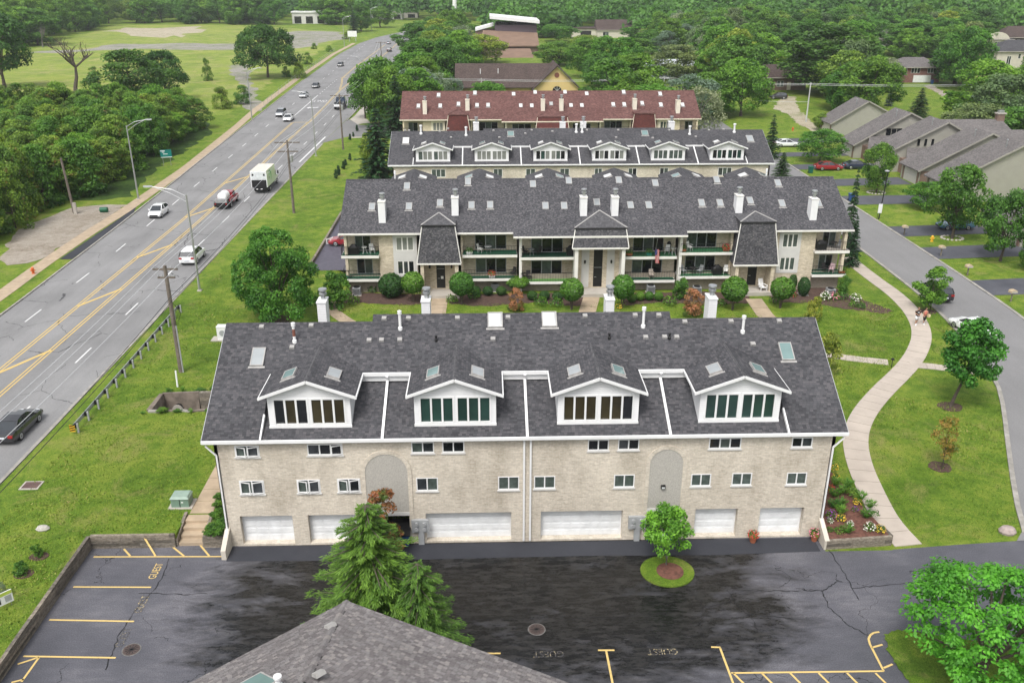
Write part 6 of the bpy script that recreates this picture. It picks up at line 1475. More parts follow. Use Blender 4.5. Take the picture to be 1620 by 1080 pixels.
def plant(pr, loc, h, w, label, group=None, name=None, rz=None, cat='tree', trunk=True, w2=None):
 o = thing(name or pr['kind'], label, cat, loc, random.uniform(0, 6.283) if rz is None else rz, group)
 s = (w / pr['w'], (w2 or w) / pr['w'], h / pr['h'])
 for nm in ('trunk', 'crown'):
  if pr[nm] is None or (nm == 'trunk' and not trunk): continue
  c_ = bpy.data.objects.new(nm, pr[nm]); C.objects.link(c_); c_.parent = o; c_.scale = s
 return o
def depth(p): return (Vector(p) - cam.location).dot(_F)
def tree_px(pr, bx, by, ty, wpx, label, group=None, name=None, rz=None, cat='tree', xoff=0):
 p = P(bx, by); h = PY(bx, ty, p.y)[1] - p.z; w = wpx * depth((p.x, p.y, p.z + h * .6)) / FPX
 return plant(pr, p, max(.3, h), w, label, group, name, rz, cat)
PR = dict(
 oak=[tree_proto('oak_tree', s, 12, 12, 2.6, 'spread', L_DARK, 75, 120, .24, rc=1.35, limbs=9) for s in (11, 12)],
 elm=[tree_proto('elm_tree', 14, 13, 17, 3.0, 'spread', L_DARK, 130, 120, .25, rc=1.5, limbs=9, inner=.3)],
 maple=[tree_proto('maple_tree', s, 11, 10, 1.6, 'round', L_MID, 75, 120, .22, rc=1.25) for s in (21, 22, 23)],
 tall=[tree_proto('tall_tree', s, 16, 10, 2.0, 'tall', (L_MID, L_DARK, L_MID)[s % 3], 95, 120, .26, rc=1.35) for s in (31, 32, 33)],
 lite=[tree_proto('ash_tree', s, 10, 9.5, 1.4, 'round', (L_LITE, L_YEL)[s % 2], 70, 110, .21, rc=1.2) for s in (42, 43)],
 grey=[tree_proto('silver_tree', 51, 11, 10, 1.6, 'round', L_GREY, 60, 80, .2, rc=1.2, barkm=M_BARK_G, limbs=10)],
 shrub=[tree_proto('shrub_tree', s, 7, 6.5, .2, 'bush', (L_MIX, L_MIX, L_LITE, L_MID)[s % 4], 55, 110, .16, rc=.95, limbs=5) for s in (60, 61, 62, 63)],
 wood=[tree_proto('woodland_tree', s, 16, 12, .5, ('tall', 'round', 'tall')[s % 3], (L_MID, L_DARK, L_MID, L_LITE)[s % 4], 120, 120, .27, rc=1.3, limbs=6, inner=.15) for s in (34, 35, 36, 39)],
 thick=[tree_proto('shrub_tree', s, 8, 5.5, .1, ('tall', 'bush')[s % 2], (L_MIX, L_MIX, L_MID)[s % 3], 75, 110, .15, rc=.75, limbs=5, inner=.15) for s in (64, 65, 66, 67, 68)],
 willow=[tree_proto('willow_tree', 71, 12, 12, 1.5, 'spread', leaf_mat('willow_leaves', (.03, .055, .022), (.12, .165, .06)), 85, 120, .24, rc=1.3)],
 conifer=[conifer_proto('spruce_tree', s, 13, 6.5, .6, L_NEED_D, 26, 7, .34, .28, .85, 30) for s in (81, 82)],
 blue=[conifer_proto('blue_spruce_tree', 83, 11, 4.6, .3, L_NEED_B, 24, 7, .30, .15, .9, 26)],
 cedar=[tree_proto('cedar_shrub', 91, 3, 1.1, .02, 'cone', L_NEED_D, 40, 150, .10, rc=.26, limbs=0)],
 ball=[ball_proto('round_shrub', 95, L_BOX)],
 ballD=[ball_proto('round_shrub', 96, leaf_mat('dark_clipped_leaves', (.008, .028, .006), (.032, .082, .012), trans=.1))],
)
pick = lambda k: random.choice(PR[k])
# three field trees, the dead tree, trees left of the road
tree_px(PR['oak'][0], 213, 172, 79, 122, 'dark oak with a leaning bare trunk, left of its twin at the meadow edge')
tree_px(PR['oak'][1], 264, 158, 81, 72, 'narrower dark oak close right of the leaning one by the meadow')
tree_px(PR['elm'][0], 424, 123, 41, 106, 'broad umbrella shaped dark tree standing alone beside the road field')
tree_px(PR['oak'][1], 8, 140, 22, 110, 'tall dark tree cut by the left edge above the shrub thicket')
def dead_tree(loc, h, seed, label, spread=.75, name='dead_tree', m=None):
 rr_ = random.Random(seed); m_ = MB(); segs = [0]
 def br(p, d, L, r_, lev):
  if lev > 4 or segs[0] > 420: return
  segs[0] += 1
  pts = [p]; dd = d.copy()
  for i in range(3):
   dd = (dd + Vector((rr_.uniform(-.22, .22), rr_.uniform(-.22, .22), rr_.uniform(-.05, .2)))).normalized(); pts.append(pts[-1] + dd * L / 3)
  m_.tube(pts, [r_, r_ * .85, r_ * .7, r_ * .5], 6 if lev < 2 else 4)
  for k in range(rr_.choice((3, 3, 4)) if lev < 3 else 2):
   a = rr_.uniform(0, 6.28); nd = (dd * 1.0 + Vector((math.cos(a), math.sin(a), rr_.uniform(-.1, .5))) * spread).normalized()
   br(pts[rr_.choice((1, 2, 3))] if lev else pts[-1], nd, L * rr_.uniform(.55, .8), r_ * .52, lev + 1)
 br(Vector((0, 0, -.1)), Vector((.05, 0, 1)), h * .30, h * .024, 0)
 o = thing(name, label, 'tree', loc); x = m_.build('trunk', m or M_BARK); x.parent = o
 return o
p = P(120, 152); dead_tree(p, (PY(120, 62, p.y)[1] - .8) * 1.75, 5, 'leafless dead tree with bare spreading branches in the thicket', 1.0)
p = P(68, 75); dead_tree(p, 13, 9, 'pale bare snag standing before the far left wood', .5, m=M_BARK_G)
# the thicket along the road
random.seed(21)
def in_wedge(x, y, marg): return G(-marg, 300, 0).x is not None and ((x - _sp * y) / (y * .9227 + 12) * FPX + 810) > -marg
cnt = 0
def scatter(x0, x1, y0, y1, step, ok, fn):
 k = 0; y = y0
 while y < y1:
  x = x0 + (step / 2 if k % 2 else 0)
  while x < x1:
   q = (x + random.uniform(-.38, .38) * step, y + random.uniform(-.38, .38) * step)
   px = 810 + FPX * (Vector((q[0], q[1], 4)) - cam.location).dot(_R) / depth((q[0], q[1], 4))
   if -60 < px < 1690 and ok(*q): fn(*q)
   x += step
  y += step * .87; k += 1
def thicket_ok(x, y):
 lim = -59.5 if y < 131 else -58.5 - max(0, (y - 131)) * .03
 if y < 100: lim = -57.5 - max(0, y - 90) * .5
 return x < lim - 1.2 and (y < 196 or x < -66 and y < 208) and not (104 < y < 127 and x > -61.5)
def thicket_fn(x, y):
 h = random.uniform(5.5, 9.2) + (1.2 if y < 130 else 0); k = random.choice(('thick', 'thick', 'thick', 'thick', 'shrub', 'lite'))
 if k == 'shrub': h *= .8
 pr = pick(k); plant(pr, (x, y, .8), h, random.uniform(5.2, 7.4), tree_label(pr, x, y, h, (5.5, 9.5), 'thicket tree'), 'shrub trees in the thicket left of the road', 'shrub_tree')
scatter(-125, -56, 84, 208, 4.5, thicket_ok, thicket_fn)
for q, k, hh in (((352, 172), 'shrub', 5), ((150, 128), 'shrub', 4), ((385, 165), 'shrub', 4.5)):
 p = P(*q); plant(pick(k), p, hh, hh, {352: 'shrub with reddish top at the far end of the thicket', 150: 'low dark bush right behind the dead tree', 385: 'spindly bush beside the broken paving by the road'}[q[0]], cat='shrub')
# wood beyond the field
def far_left_ok(x, y):
 u, v = px_of(x, y, .8)
 edge = 38 + (38 if u < 60 else max(0, 38 * (1 - (u - 60) / 110))) + (4 if u > 300 else 0)
 return u < 560 and v < edge and y < 640 and not (440 < u < 490 and y > 520) and x < -60
SIGHT = [(1415, 1482, 97, 136), (1213, 1262, 103, 140), (1588, 1620, 74, 112), (1550, 1592, 55, 96), (1594, 1620, 48, 75), (752, 853, 25, 84), (735, 917, 103, 142), (912, 1010, 38, 58), (1024, 1100, 97, 116), (1392, 1412, 40, 70), (590, 640, 15, 33), (1410, 1490, 140, 205), (1160, 1330, 172, 205)]
def wood(label, group, kinds, hr, wr):
 def fn(x, y):
  h = random.uniform(*hr); z = hz(x, y); u, v = px_of(x, y, z); vt = px_of(x, y, z + h)[1]; hw = wr[0] * .36 * FPX / depth((x, y, z + h / 2))
  if any(u + hw > a and u - hw < b and vt < d - 3 and v > d - 6 for a, b, c_, d in SIGHT): return
  pr = pick(random.choice(kinds)); plant(pr, (x, y, z), h, random.uniform(*wr), tree_label(pr, x, y, h, hr, 'woodland tree' if 'garden' not in label else 'garden tree'), group, 'woodland_tree')
 return fn
scatter(-420, -60, 330, 640, 17, far_left_ok, wood('full leafy tree in the wood closing off the far side of the open field', 'trees of the wood beyond the field', ('wood', 'wood', 'wood', 'wood', 'maple', 'lite'), (15, 23), (14, 22)))
# wood behind the red roof, and the houses' gardens on the right
EXC = [(735, 925, 60, 152), (745, 860, 20, 118), (905, 1015, 34, 66), (1015, 1110, 92, 124)]
BOX = [(-17, 41, 150, 180)]
def mid_ok(x, y):
 u, v = px_of(x, y, .3); ut, vt = px_of(x, y, 9)
 if x < -24 + (y - 200) * .02 and y > 190 and x < -22: return False
 if x < 42 and y < 186: return False
 if -11 < x < 27 and 196 < y < 246: return False
 for a, b, c_, d in EXC:
  if a < u < b and c_ < v < d + 10: return False
 if 742 < u < 917 and vt < 140 and v > 128 and v < 175: return False
 if 752 < u < 853 and v > 60 and vt < 60: return False
 return u < 1130 and y < 480
def near_road(x, y): return -34 < x < -22
scatter(-27, 130, 186, 480, 10.5, lambda x, y: mid_ok(x, y) and (y < 330 or random.random() < .55), wood('leafy tree in the dense wood behind the red roofed building', 'trees of the wood behind the red roof', ('wood', 'wood', 'maple', 'lite', 'wood', 'maple', 'grey'), (9, 15), (10, 15)))
CLEAR = [((1205, 1325), (128, 235)), ((1408, 1500), (100, 205)), ((1140, 1240), (160, 200)), ((1400, 1510), (165, 215)), ((1550, 1660), (55, 125)), ((1212, 1268), (105, 165))]
def right_ok(x, y):
 u, v = px_of(x, y, .3)
 if u < 1110 or y > 480: return False
 if x < 98 and y < 205: return False
 for (a, b), (c_, d) in CLEAR:
  if a < u < b and c_ < v < d: return False
 return v < 200 or (u > 1560 and v < 230)
scatter(60, 330, 175, 480, 12.5, lambda x, y: right_ok(x, y) and (y < 330 or random.random() < .6), wood('garden tree among the houses beyond the townhouses', 'garden trees among the houses on the right', ('wood', 'tall', 'wood', 'lite', 'wood', 'willow', 'maple'), (11, 17), (12, 18)))
def far_mass():
 g = np.random.default_rng(5); P_, N_, V_ = [], [], []
 y = 480
 while y < 1500:
  step = 15 + (y - 480) * .012
  half = y * .66
  xs = np.arange(-half, half, step)
  for x in xs:
   xx = x + g.uniform(-.4, .4) * step + _sp * y; yy = y + g.uniform(-.4, .4) * step
   u, v = px_of(xx, yy, .5)
   if u < 575 and yy < 640: continue
   if -75 < xx < 0 and yy < 640: continue
   if 905 < u < 1015 and v > 30 and yy < 560: continue
   h = g.uniform(9, 15) + 9 * (.5 + .5 * math.sin(xx * .021 + yy * .013) * math.cos(yy * .017)); w = g.uniform(12, 21); n = 300 if yy < 800 else 130
   d = sphere_dirs(g, n); d[:, 2] = np.abs(d[:, 2]) * 1.1 - .12; r_ = g.uniform(.75, 1.08, (n, 1)) * (1 + .2 * np.sin(d[:, :1] * 6 + x) * np.cos(d[:, 1:2] * 7))
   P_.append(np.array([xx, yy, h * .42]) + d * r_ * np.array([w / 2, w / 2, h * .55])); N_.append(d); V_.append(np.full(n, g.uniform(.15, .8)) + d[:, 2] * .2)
  y += step * .9
 P_, N_, V_ = np.concatenate(P_), np.concatenate(N_), np.concatenate(V_)
 me = leaf_mesh('far_wood', P_, N_, np.full(len(P_), 1.25), L_MID, V_, asp=.75, up=.2, rnd=.5, g=g)
 o = bpy.data.objects.new('far_wood', me); C.objects.link(o); tag(o, 'hazy tree covered land reaching to the top of the picture', 'wood', kind='stuff')
far_mass()
for k_, i, bx, by, ty, w, lab in (('lite', 0, 1172, 184, 92, 92, 'big yellow green tree at the right end of the red roof'), ('maple', 1, 1128, 178, 120, 70, 'mid green tree just behind the right end of the red roof'), ('lite', 1, 966, 143, 118, 34, 'bright yellow shrub tree right of the yellow gable'), ('tall', 0, 1310, 150, 40, 150, 'huge dark green tree above the first townhouse'),
 ('maple', 2, 1190, 90, 50, 110, 'broad green tree above the low brown house'), ('grey', 0, 1400, 130, 92, 60, 'silvery tree left of the red brick house'), ('lite', 0, 1578, 200, 140, 110, 'wide light green tree below the big cream house'), ('tall', 1, 655, 88, 38, 62, 'tree crowding the right edge of the far road'), ('maple', 0, 684, 66, 28, 66, 'green tree beyond the far road bend'), ('lite', 1, 668, 112, 66, 46, 'yellow green tree at the far road edge, below the crowding tree'), ('maple', 2, 602, 44, 12, 44, 'tree before the shops where the road bends'), ('tall', 2, 1440, 88, 30, 110, 'tall bluish green tree behind the red brick house'), ('lite', 1, 760, 100, 55, 90, 'bright tree left of the brown roofed hall'), ('maple', 0, 700, 110, 50, 110, 'large green tree over the left end of the yellow hall roof'),
 ('maple', 1, 690, 170, 110, 70, 'dark tree behind the left end of the red roof'), ('grey', 0, 712, 172, 122, 44, 'greyish tree at the left end of the long brown roof'), ('lite', 0, 772, 172, 128, 60, 'low yellow green tree before the long brown roof'), ('maple', 0, 884, 104, 66, 74, 'round tree right of the brown roofed hall'), ('lite', 1, 925, 92, 56, 64, 'yellowish tree below the long low house'), ('wood', 0, 948, 112, 70, 80, 'dark tree right of the yellow gable top'), ('maple', 2, 1000, 96, 62, 80, 'mid green tree between the long low house and the pale blue house'), ('lite', 0, 884, 66, 38, 60, 'light tree left of the long low house'), ('tall', 1, 862, 60, 22, 50, 'tall tree rising behind the brown roofed hall'),
 ('wood', 1, 1030, 70, 30, 90, 'tall tree above the pale blue house'), ('maple', 1, 745, 76, 40, 60, 'leafy tree at the left end of the tilted white roof'), ('willow', 0, 1540, 230, 165, 120, 'dark spreading tree behind the chimneyed townhouse'), ('wood', 2, 1600, 250, 168, 110, 'dense dark tree behind the right end of the townhouses')):
 tree_px(PR[k_][min(i, len(PR[k_]) - 1)], bx, by, ty, w, lab, name='garden_tree')
hzb = MB().box(-1108, -128, -1.8, 1308, 1908, 42)
kz = N('haze_air'); kz.n.remove(kz.b); pv = kz.new('ShaderNodeVolumePrincipled'); pv.inputs['Density'].default_value = 0.00015; pv.inputs['Color'].default_value = (.93, .96, 1.0, 1); pv.inputs['Anisotropy'].default_value = 0.2
kz.link(pv.outputs[0], kz.n['Material Output'].inputs['Volume'])
tag(hzb.build('haze', kz.m), kind='stuff')
SC.cycles.volume_bounces = 0
# foreground roof at the bottom of the picture
CZ, RE, LE, HP = G(548, 950, 7.0), G(900, 1080, 7.0), G(300, 1080, 7.0), G(480, 1081, 9.0)     # eave corner, two eaves, hip
er, el, hip_ = (RE - CZ).normalized(), (LE - CZ).normalized(), HP - CZ
Z = thing('foreground_building', 'nearest building seen only as the corner of a weathered grey shingled hip roof', 'building', (CZ.x, CZ.y - 6, 0))
AP = CZ + hip_ * 2.3
M_UNDER = mat('shingle_gap_shade', (.022, .021, .021), .95, .2)  # roof base darkened to paint the shadows between shingle rows
for d_, L in ((er, 15), (el, 9)):
 q = [CZ, CZ + d_ * L, AP + d_ * L, AP]; q = q if d_ is el else q[::-1]
 MB().prism(q, (0, 0, -.16)).build('roof', M_UNDER, Z)
 n_ = Vector((-d_.y, d_.x, 0)) * (.02 if d_ is el else -.02) * -1
 MB().beam(CZ + Vector((0, 0, -.12)), CZ + d_ * L + Vector((0, 0, -.12)), .05, .2).build('fascia', M_GREYM, Z)
inn = (hip_ * .12); inn.z = 0
w0_, w1_, w2_ = CZ + inn, CZ + inn + er * 14.5, CZ + inn + el * 8.5
for p_, q_ in ((w0_, w1_), (w0_, w2_)):
 MB().hexa([(p_.x, p_.y, 0), (q_.x, q_.y, 0), (q_.x, q_.y - .2, 0), (p_.x, p_.y - .2, 0)], [(p_.x, p_.y, 7.0), (q_.x, q_.y, 7.0), (q_.x, q_.y - .2, 7.0), (p_.x, p_.y - .2, 7.0)]).build('wall', M_BRICK, Z)
tab = mesh_of(MB().hexa([(-.099, -.068, 0), (.099, -.068, 0), (.099, .068, 0), (-.099, .068, 0)], [(-.098, -.068, .016), (.098, -.068, .016), (.098, .068, .007), (-.098, .068, .007)]), 'shingle', M_SHINGLE_ZO)
tabs, rest = [], MB(); random.seed(4)
def frame(d_):
 v = (hip_ - d_ * hip_.dot(d_)).normalized(); u = d_.copy(); n = u.cross(v)
 if n.z < 0: u = -u; n = u.cross(v)
 return u, v, n
for d_ in (er, el):
 u, v, nrm = frame(d_); hv, hu = hip_.dot(v), hip_.dot(d_)
 for r in range(int(hip_.dot(v) * 1.4 / .142)):
  h_ = r * .142 + .075; off = random.random() * .2; c = 0
  while True:
   pos = CZ + v * h_ + d_ * (hu * h_ / hv + .12 + off + c * .205) + nrm * .002; c += 1
   px, py = px_of(*pos)
   if c > 90 or not (120 < px < 960): break
   if py < 1096: tabs.append((py, pos, u, v, nrm))
tabs.sort(key=lambda t: -t[0])
for i, (py, pos, u, v, nrm) in enumerate(tabs):
 p_ = pos + nrm * random.uniform(0, .005)
 if i < 300:
  o = piece('shingle', tab, Z, (0, 0, 0)); M4 = Matrix((u, v, nrm)).transposed().to_4x4(); M4.translation = p_ - Z.location; o.matrix_local = M4
 else:
  hw = .098; c4 = [p_ - u * hw - v * .068 + nrm * .016, p_ + u * hw - v * .068 + nrm * .016, p_ + u * hw + v * .068 + nrm * .007, p_ - u * hw + v * .068 + nrm * .007]
  rest.poly(c4); rest.poly([p_ - u * hw - v * .068, p_ + u * hw - v * .068, c4[1], c4[0]])
so = rest.build('shingle_field', M_SHINGLE_ZO, Z); so['kind'] = 'stuff'
k = N('weathered_shingle_field'); at = k.new('ShaderNodeAttribute', attribute_name='v')
c_ = k.ramp(at.outputs['Fac'], [(i / 4, q) for i, q in enumerate(SH_Z)]); c_ = k.mix(1.0, c_, k.ramp(k.noise(k.pos(), 30, 2), [(.3, (.8,) * 3), (.7, (1.2,) * 3)]), 'MULTIPLY')
c_ = k.mix(1.0, c_, k.ramp(k.noise(k.pos(), .5, 5), [(.3, (.85,) * 3), (.7, (1.12,) * 3)]), 'MULTIPLY'); so.data.materials[0] = k.done(c_, .9, 0, .25)
a_ = so.data.attributes.new('v', 'FLOAT', 'POINT'); a_.data.foreach_set('value', np.repeat(rng.uniform(0, 1, len(so.data.vertices) // 8), 8).astype(np.float32))
capm = mesh_of(MB().hexa([(-.19, -.15, -.06), (.19, -.15, -.06), (.19, .13, -.07), (-.19, .13, -.07)], [(-.03, -.15, .045), (.03, -.15, .045), (.03, .13, .03), (-.03, .13, .03)]), 'ridge_shingle', M_SHINGLE_ZO)
yv = hip_.normalized(); xv = yv.cross(Vector((0, 0, 1))).normalized()
for i in range(46):
 o = piece('ridge_shingle', capm, Z, (0, 0, 0)); M4 = Matrix((xv, yv, xv.cross(yv))).transposed().to_4x4(); M4.translation = CZ + yv * (.12 + i * .15) - Z.location + Vector((0, 0, .010 * (i % 2))); o.matrix_local = M4
def on_plane(px, py, p0, a, b):
 n = a.cross(b); d = ray(px, py); t = n.dot(p0 - cam.location) / n.dot(d); return cam.location + d * t
def face_left(o, pos):
 u, v, n = frame(el); M4 = Matrix((u, v, n)).transposed().to_4x4(); M4.translation = pos - Z.location; o.matrix_local = M4
vz = mesh_of(MB().hexa([(-.20, -.20, 0), (.20, -.20, 0), (.20, .20, 0), (-.20, .20, 0)], [(-.18, -.16, .12), (.18, -.16, .12), (.18, .18, .16), (-.18, .18, .16)]), 'roof_vent', M_VENT)
for px, py in ((523, 991), (505, 1067)): face_left(piece('roof_vent', vz, Z, (0, 0, 0)), on_plane(px, py, CZ, el, hip_))
sk = skylight(Z, CZ, 1.0, 1.5, 0, M_SKYL_G); face_left(sk, on_plane(408, 1084, CZ, el, hip_))
vent_pipe(Z, on_plane(441, 1086, CZ, el, hip_), .5, .1)
# retaining walls, steps, beds
def timber_wall(name, label, a, b, h, n, thick=.2, L=2.3, z0=-.05):
 a, b = Vector(a), Vector(b); t = thing(name, label, 'retaining wall', (a.x, a.y, 0)); d = (b - a).normalized(); tot = (b - a).length; ch = h / n
 for c in range(n):
  s = -random.uniform(0, L * .8) if c % 2 else 0
  while s < tot - .02:
   e = min(tot, s + L * random.uniform(.85, 1.15)); s0 = max(0, s)
   if e - s0 > .1:
    j = random.uniform(-.015, .015); nn = Vector((-d.y, d.x)) * j
    p, q = a + d * (s0 + .006) + nn, a + d * (e - .006) + nn; zc = z0 + ch * (c + .5)
    MB().beam((p.x, p.y, zc), (q.x, q.y, zc + random.uniform(-.01, .01)), thick, ch - .012).build('timber', M_TIMBER, t)
   s = e
 return t
random.seed(12)
timber_wall('timber_wall', 'long weathered timber wall down the left side of the guest stalls', (-24.12, 45.05), (-24.12, 14), .92, 5)
timber_wall('timber_wall', 'weathered timber wall behind the hatched end of the guest stalls', (-24.0, 45.08), (-19.0, 45.08), .95, 5)
timber_wall('timber_wall', 'short timber wall between the steps and the downspout', (-17.3, 45.0), (-15.95, 45.0), .85, 4)
tw = timber_wall('timber_wall', 'low timber wall holding the flower bed at the right corner', (20.05, 43.72), (24.15, 44.05), .68, 3)
MB().hexa([(24.05, 44.1, 0), (24.25, 44.1, 0), (24.35, 45.6, 0), (24.15, 45.6, 0)], [(24.05, 44.1, .62), (24.25, 44.1, .62), (24.35, 45.6, .28), (24.15, 45.6, .28)]).build('timber', M_TIMBER, tw)
st = thing('garden_steps', 'tan concrete steps climbing from the guest stalls to the side path', 'steps', (-18.1, 45.2, 0))
for i in range(4):
 MB().box(-18.85, 45.12 + i * .5, -.05, -17.4, 47.3, .2 * (i + 1) - .002 * i).build('step', M_CONC_TAN, st)
for s_ in (-18.97, -17.33): MB().hexa([(s_ - .09, 45.1, -.05), (s_ + .09, 45.1, -.05), (s_ + .09, 47.3, -.05), (s_ - .09, 47.3, -.05)], [(s_ - .09, 45.1, .5), (s_ + .09, 45.1, .5), (s_ + .09, 47.3, 1.0), (s_ - .09, 47.3, 1.0)]).build('side_timber', M_TIMBER, st)
SW = thing('side_path', None, None); SW['kind'] = 'structure'
slabs([(-18.1, 47.35), (-18.1, 53), (-18.2, 60)], 1.4, 9, SW, M_CONC_TAN, .03)
bd = MB(); bd.hexa([(20.1, 43.8, -.05), (24.1, 44.12, -.05), (23.1, 53, -.05), (20.1, 53, -.05)], [(20.1, 43.8, .58), (24.1, 44.12, .55), (23.1, 53, .5), (20.1, 53, .55)])
o = bd.build('flower_bed', M_MULCH_RED); o['kind'] = 'structure'
o = MB().hexa([(-17.25, 45.12, 0), (-15.9, 45.12, 0), (-15.9, 56, 0), (-17.2, 56, 0)], [(-17.25, 45.12, .78), (-15.9, 45.12, .78), (-15.9, 56, .9), (-17.2, 56, .9)]).build('flower_bed', M_MULCH); o['kind'] = 'structure'
ic = G(1055.5, 904); isl = [(ic.x + 1.55 * math.cos(a), ic.y + 1.42 * math.sin(a)) for a in [2 * math.pi * i / 40 for i in range(40)]]
o = MB().prism([(x, y, -.02) for x, y in isl], (0, 0, .10)).build('lawn_island', M_GRASS); o['kind'] = 'structure'
o = MB().prism([(ic.x + .15 + .78 * math.cos(a), ic.y - .05 + .78 * math.sin(a), .05) for a in [2 * math.pi * i / 28 for i in range(28)]], (0, 0, .06)).build('mulch_ring', M_MULCH_RED); o['kind'] = 'structure'
cp_ = G(1540, 1040); sheet('lawn_corner', [(20.5, 36.2), (21.3, 36.6), (23, 36.2), (28.5, 34.5), (29.5, 28), (21.0, 28), (20.3, 33.0), (20.1, 35)], .06, M_GRASS, 2, .08, z=0.0)
# near planting
random.seed(5)
L_NEEDN = leaf_mat('fresh_needles', (.018, .052, .008), (.115, .195, .026), trans=.25)
NEAR = dict(
 spruce=conifer_proto('spruce_tree', 101, 11.5, 7.4, .8, L_NEEDN, 36, 11, .125, .46, .6, 270, M_BARK, .2, .45),
 spruce2=conifer_proto('spruce_tree', 102, 9, 6.2, .5, L_NEEDN, 30, 11, .12, .5, .5, 240, M_BARK, .2, .45),
 red=tree_proto('maple_sapling', 103, 5.6, 2.3, 1.0, 'tall', L_RED, 34, 120, .09, rc=.38, limbs=8),
 isl=tree_proto('island_tree', 104, 3.6, 2.9, 1.1, 'round', leaf_mat('fresh_leaves', (.03, .10, .010), (.13, .28, .03)), 40, 130, .085, rc=.42, limbs=9, barkm=M_BARK_G, gap=.12),
 lawn=tree_proto('lawn_tree', 105, 6.5, 4.0, 2.0, 'tall', leaf_mat('deep_lawn_leaves', (.008, .05, .008), (.045, .16, .02)), 60, 150, .12, rc=.58, limbs=8, trunk_r=.11),
 street=tree_proto('street_tree', 106, 4.2, 2.8, 1.0, 'tall', L_LITE, 38, 120, .10, rc=.42, limbs=7, trunk_r=.06),
 orange=tree_proto('orange_sapling', 107, 3.0, 1.7, .7, 'round', leaf_mat('orange_leaves', (.08, .11, .015), (.34, .17, .04)), 22, 55, .075, rc=.3, limbs=8, trunk_r=.035),
 green=tree_proto('broad_tree', 108, 8.5, 9.0, .8, 'bush', L_BRIGHT, 120, 230, .125, rc=.85, limbs=11, gap=.1),
 bush=tree_proto('loose_shrub', 109, 2, 2, .05, 'bush', leaf_mat('yellow_shrub_leaves', (.05, .09, .012), (.26, .26, .04)), 36, 70, .075, rc=.3, limbs=5),
 gbush=tree_proto('loose_shrub', 110, 2, 2, .05, 'bush', L_MID, 36, 90, .075, rc=.3, limbs=5),
 rbush=tree_proto('red_shrub', 111, 2, 1.7, .05, 'bush', leaf_mat('coral_leaves', (.09, .075, .03), (.26, .12, .07), (.06, .11, .025), .1), 30, 70, .08, rc=.28, limbs=6),
)
PR['street'] = [NEAR['street']]
def heart_leaf_tree():
 g = np.random.default_rng(33); p0 = G(1548, 1085, 0.0); H_ = 6.3; V_, F_, A_ = [], [], []
 nc = 210; t = g.uniform(.02, 1, nc); ang = np.arange(nc) * 2.39996 + g.uniform(-.4, .4, nc); W_ = 7.8
 rad = profile('round', t) * (W_ / 2 - .45) * g.uniform(.72, 1.05, nc) * (1 + .14 * np.sin(ang * 3 + 1))
 cc = np.stack([rad * np.cos(ang), rad * np.sin(ang), 1.3 + t * (H_ - 1.5)], 1)
 shape = np.array([(0, -.5), (.30, -.42), (.46, -.12), (.34, .22), (0, .62), (-.34, .22), (-.46, -.12), (-.30, -.42)])
 k_ = 0
 for c in cc:
  n = int(g.integers(64, 110)); r_ = g.uniform(.4, .72); tone = g.uniform(-.2, .2)
  d = sphere_dirs(g, n); d[:, 2] = np.abs(d[:, 2]) * .9 - .18
  for q in d:
   pos = c + q * r_ * g.uniform(.55, 1.05); nr = np.array([q[0] * .7, q[1] * .7, .95]) + g.normal(0, .28, 3); nr /= np.linalg.norm(nr)
   dn = np.array([q[0], q[1], -.75]) + g.normal(0, .3, 3); dn -= nr * dn.dot(nr); dn /= np.linalg.norm(dn); sd_ = np.cross(nr, dn); s = g.uniform(.11, .20)
   ring = [pos + (sd_ * a * .82 + dn * b + nr * (-.20 * abs(a) ** 1.5 - .18 * max(0, b) ** 2)) * s for a, b in shape]
   V_ += ring; m_ = len(V_) - 8; F_ += [(m_, m_ + 1, m_ + 2, m_ + 3, m_ + 4), (m_ + 4, m_ + 5, m_ + 6, m_ + 7, m_)]
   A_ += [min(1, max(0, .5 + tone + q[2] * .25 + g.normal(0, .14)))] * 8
 me = bpy.data.meshes.new('crown'); me.from_pydata([tuple(v) for v in V_], [], F_); me.materials.append(leaf_mat('catalpa_leaves', (.022, .095, .008), (.105, .29, .022), trans=.35))
 a = me.attributes.new('v', 'FLOAT', 'POINT'); a.data.foreach_set('value', np.array(A_, dtype=np.float32)); me.update()
 o = thing('catalpa_tree', 'bright broad leaved tree filling the lower right corner by the lot', 'tree', (p0.x, p0.y, 0))
 c_ = bpy.data.objects.new('crown', me); C.objects.link(c_); c_.parent = o
 m = MB(); m.tube([(0, 0, -.1), (.05, 0, 1.4), (.1, .05, 3.4)], [.2, .16, .08], 10)
 for c in cc[::12]: m.tube([(.05, 0, 1.4), tuple(c * np.array([.5, .5, .8])), tuple(c)], [.09, .06, .02], 6)
 x = m.build('trunk', M_BARK); x.parent = o
heart_leaf_tree()
def at_top(pr, px, py, Y, z0, wpx, label, name=None, cat='tree', group=None, rz=None, hmin=.2):
 x, z = PY(px, py, Y); h = max(hmin, z - z0); return plant(pr, (x, Y, z0), h, wpx * depth((x, Y, z0 + h * .5)) / FPX, label, group, name, rz, cat)
at_top(NEAR['spruce'], 578, 793, 34.6, 0, 258, 'tall drooping spruce standing between the wet lot and the near roof', rz=.6)
at_top(NEAR['spruce2'], 660, 886, 33.2, 0, 172, 'shorter spruce leaning out at the right side of the tall spruce', rz=2.0)
at_top(NEAR['red'], 603, 772, 42.9, 0, 66, 'rusty leaved young maple behind the tall spruce', rz=0)
p = G(1063, 893, .08); at_top(NEAR['isl'], 1061, 806, p.y, .08, 76, 'small fresh green tree in the round mulched island', rz=1)
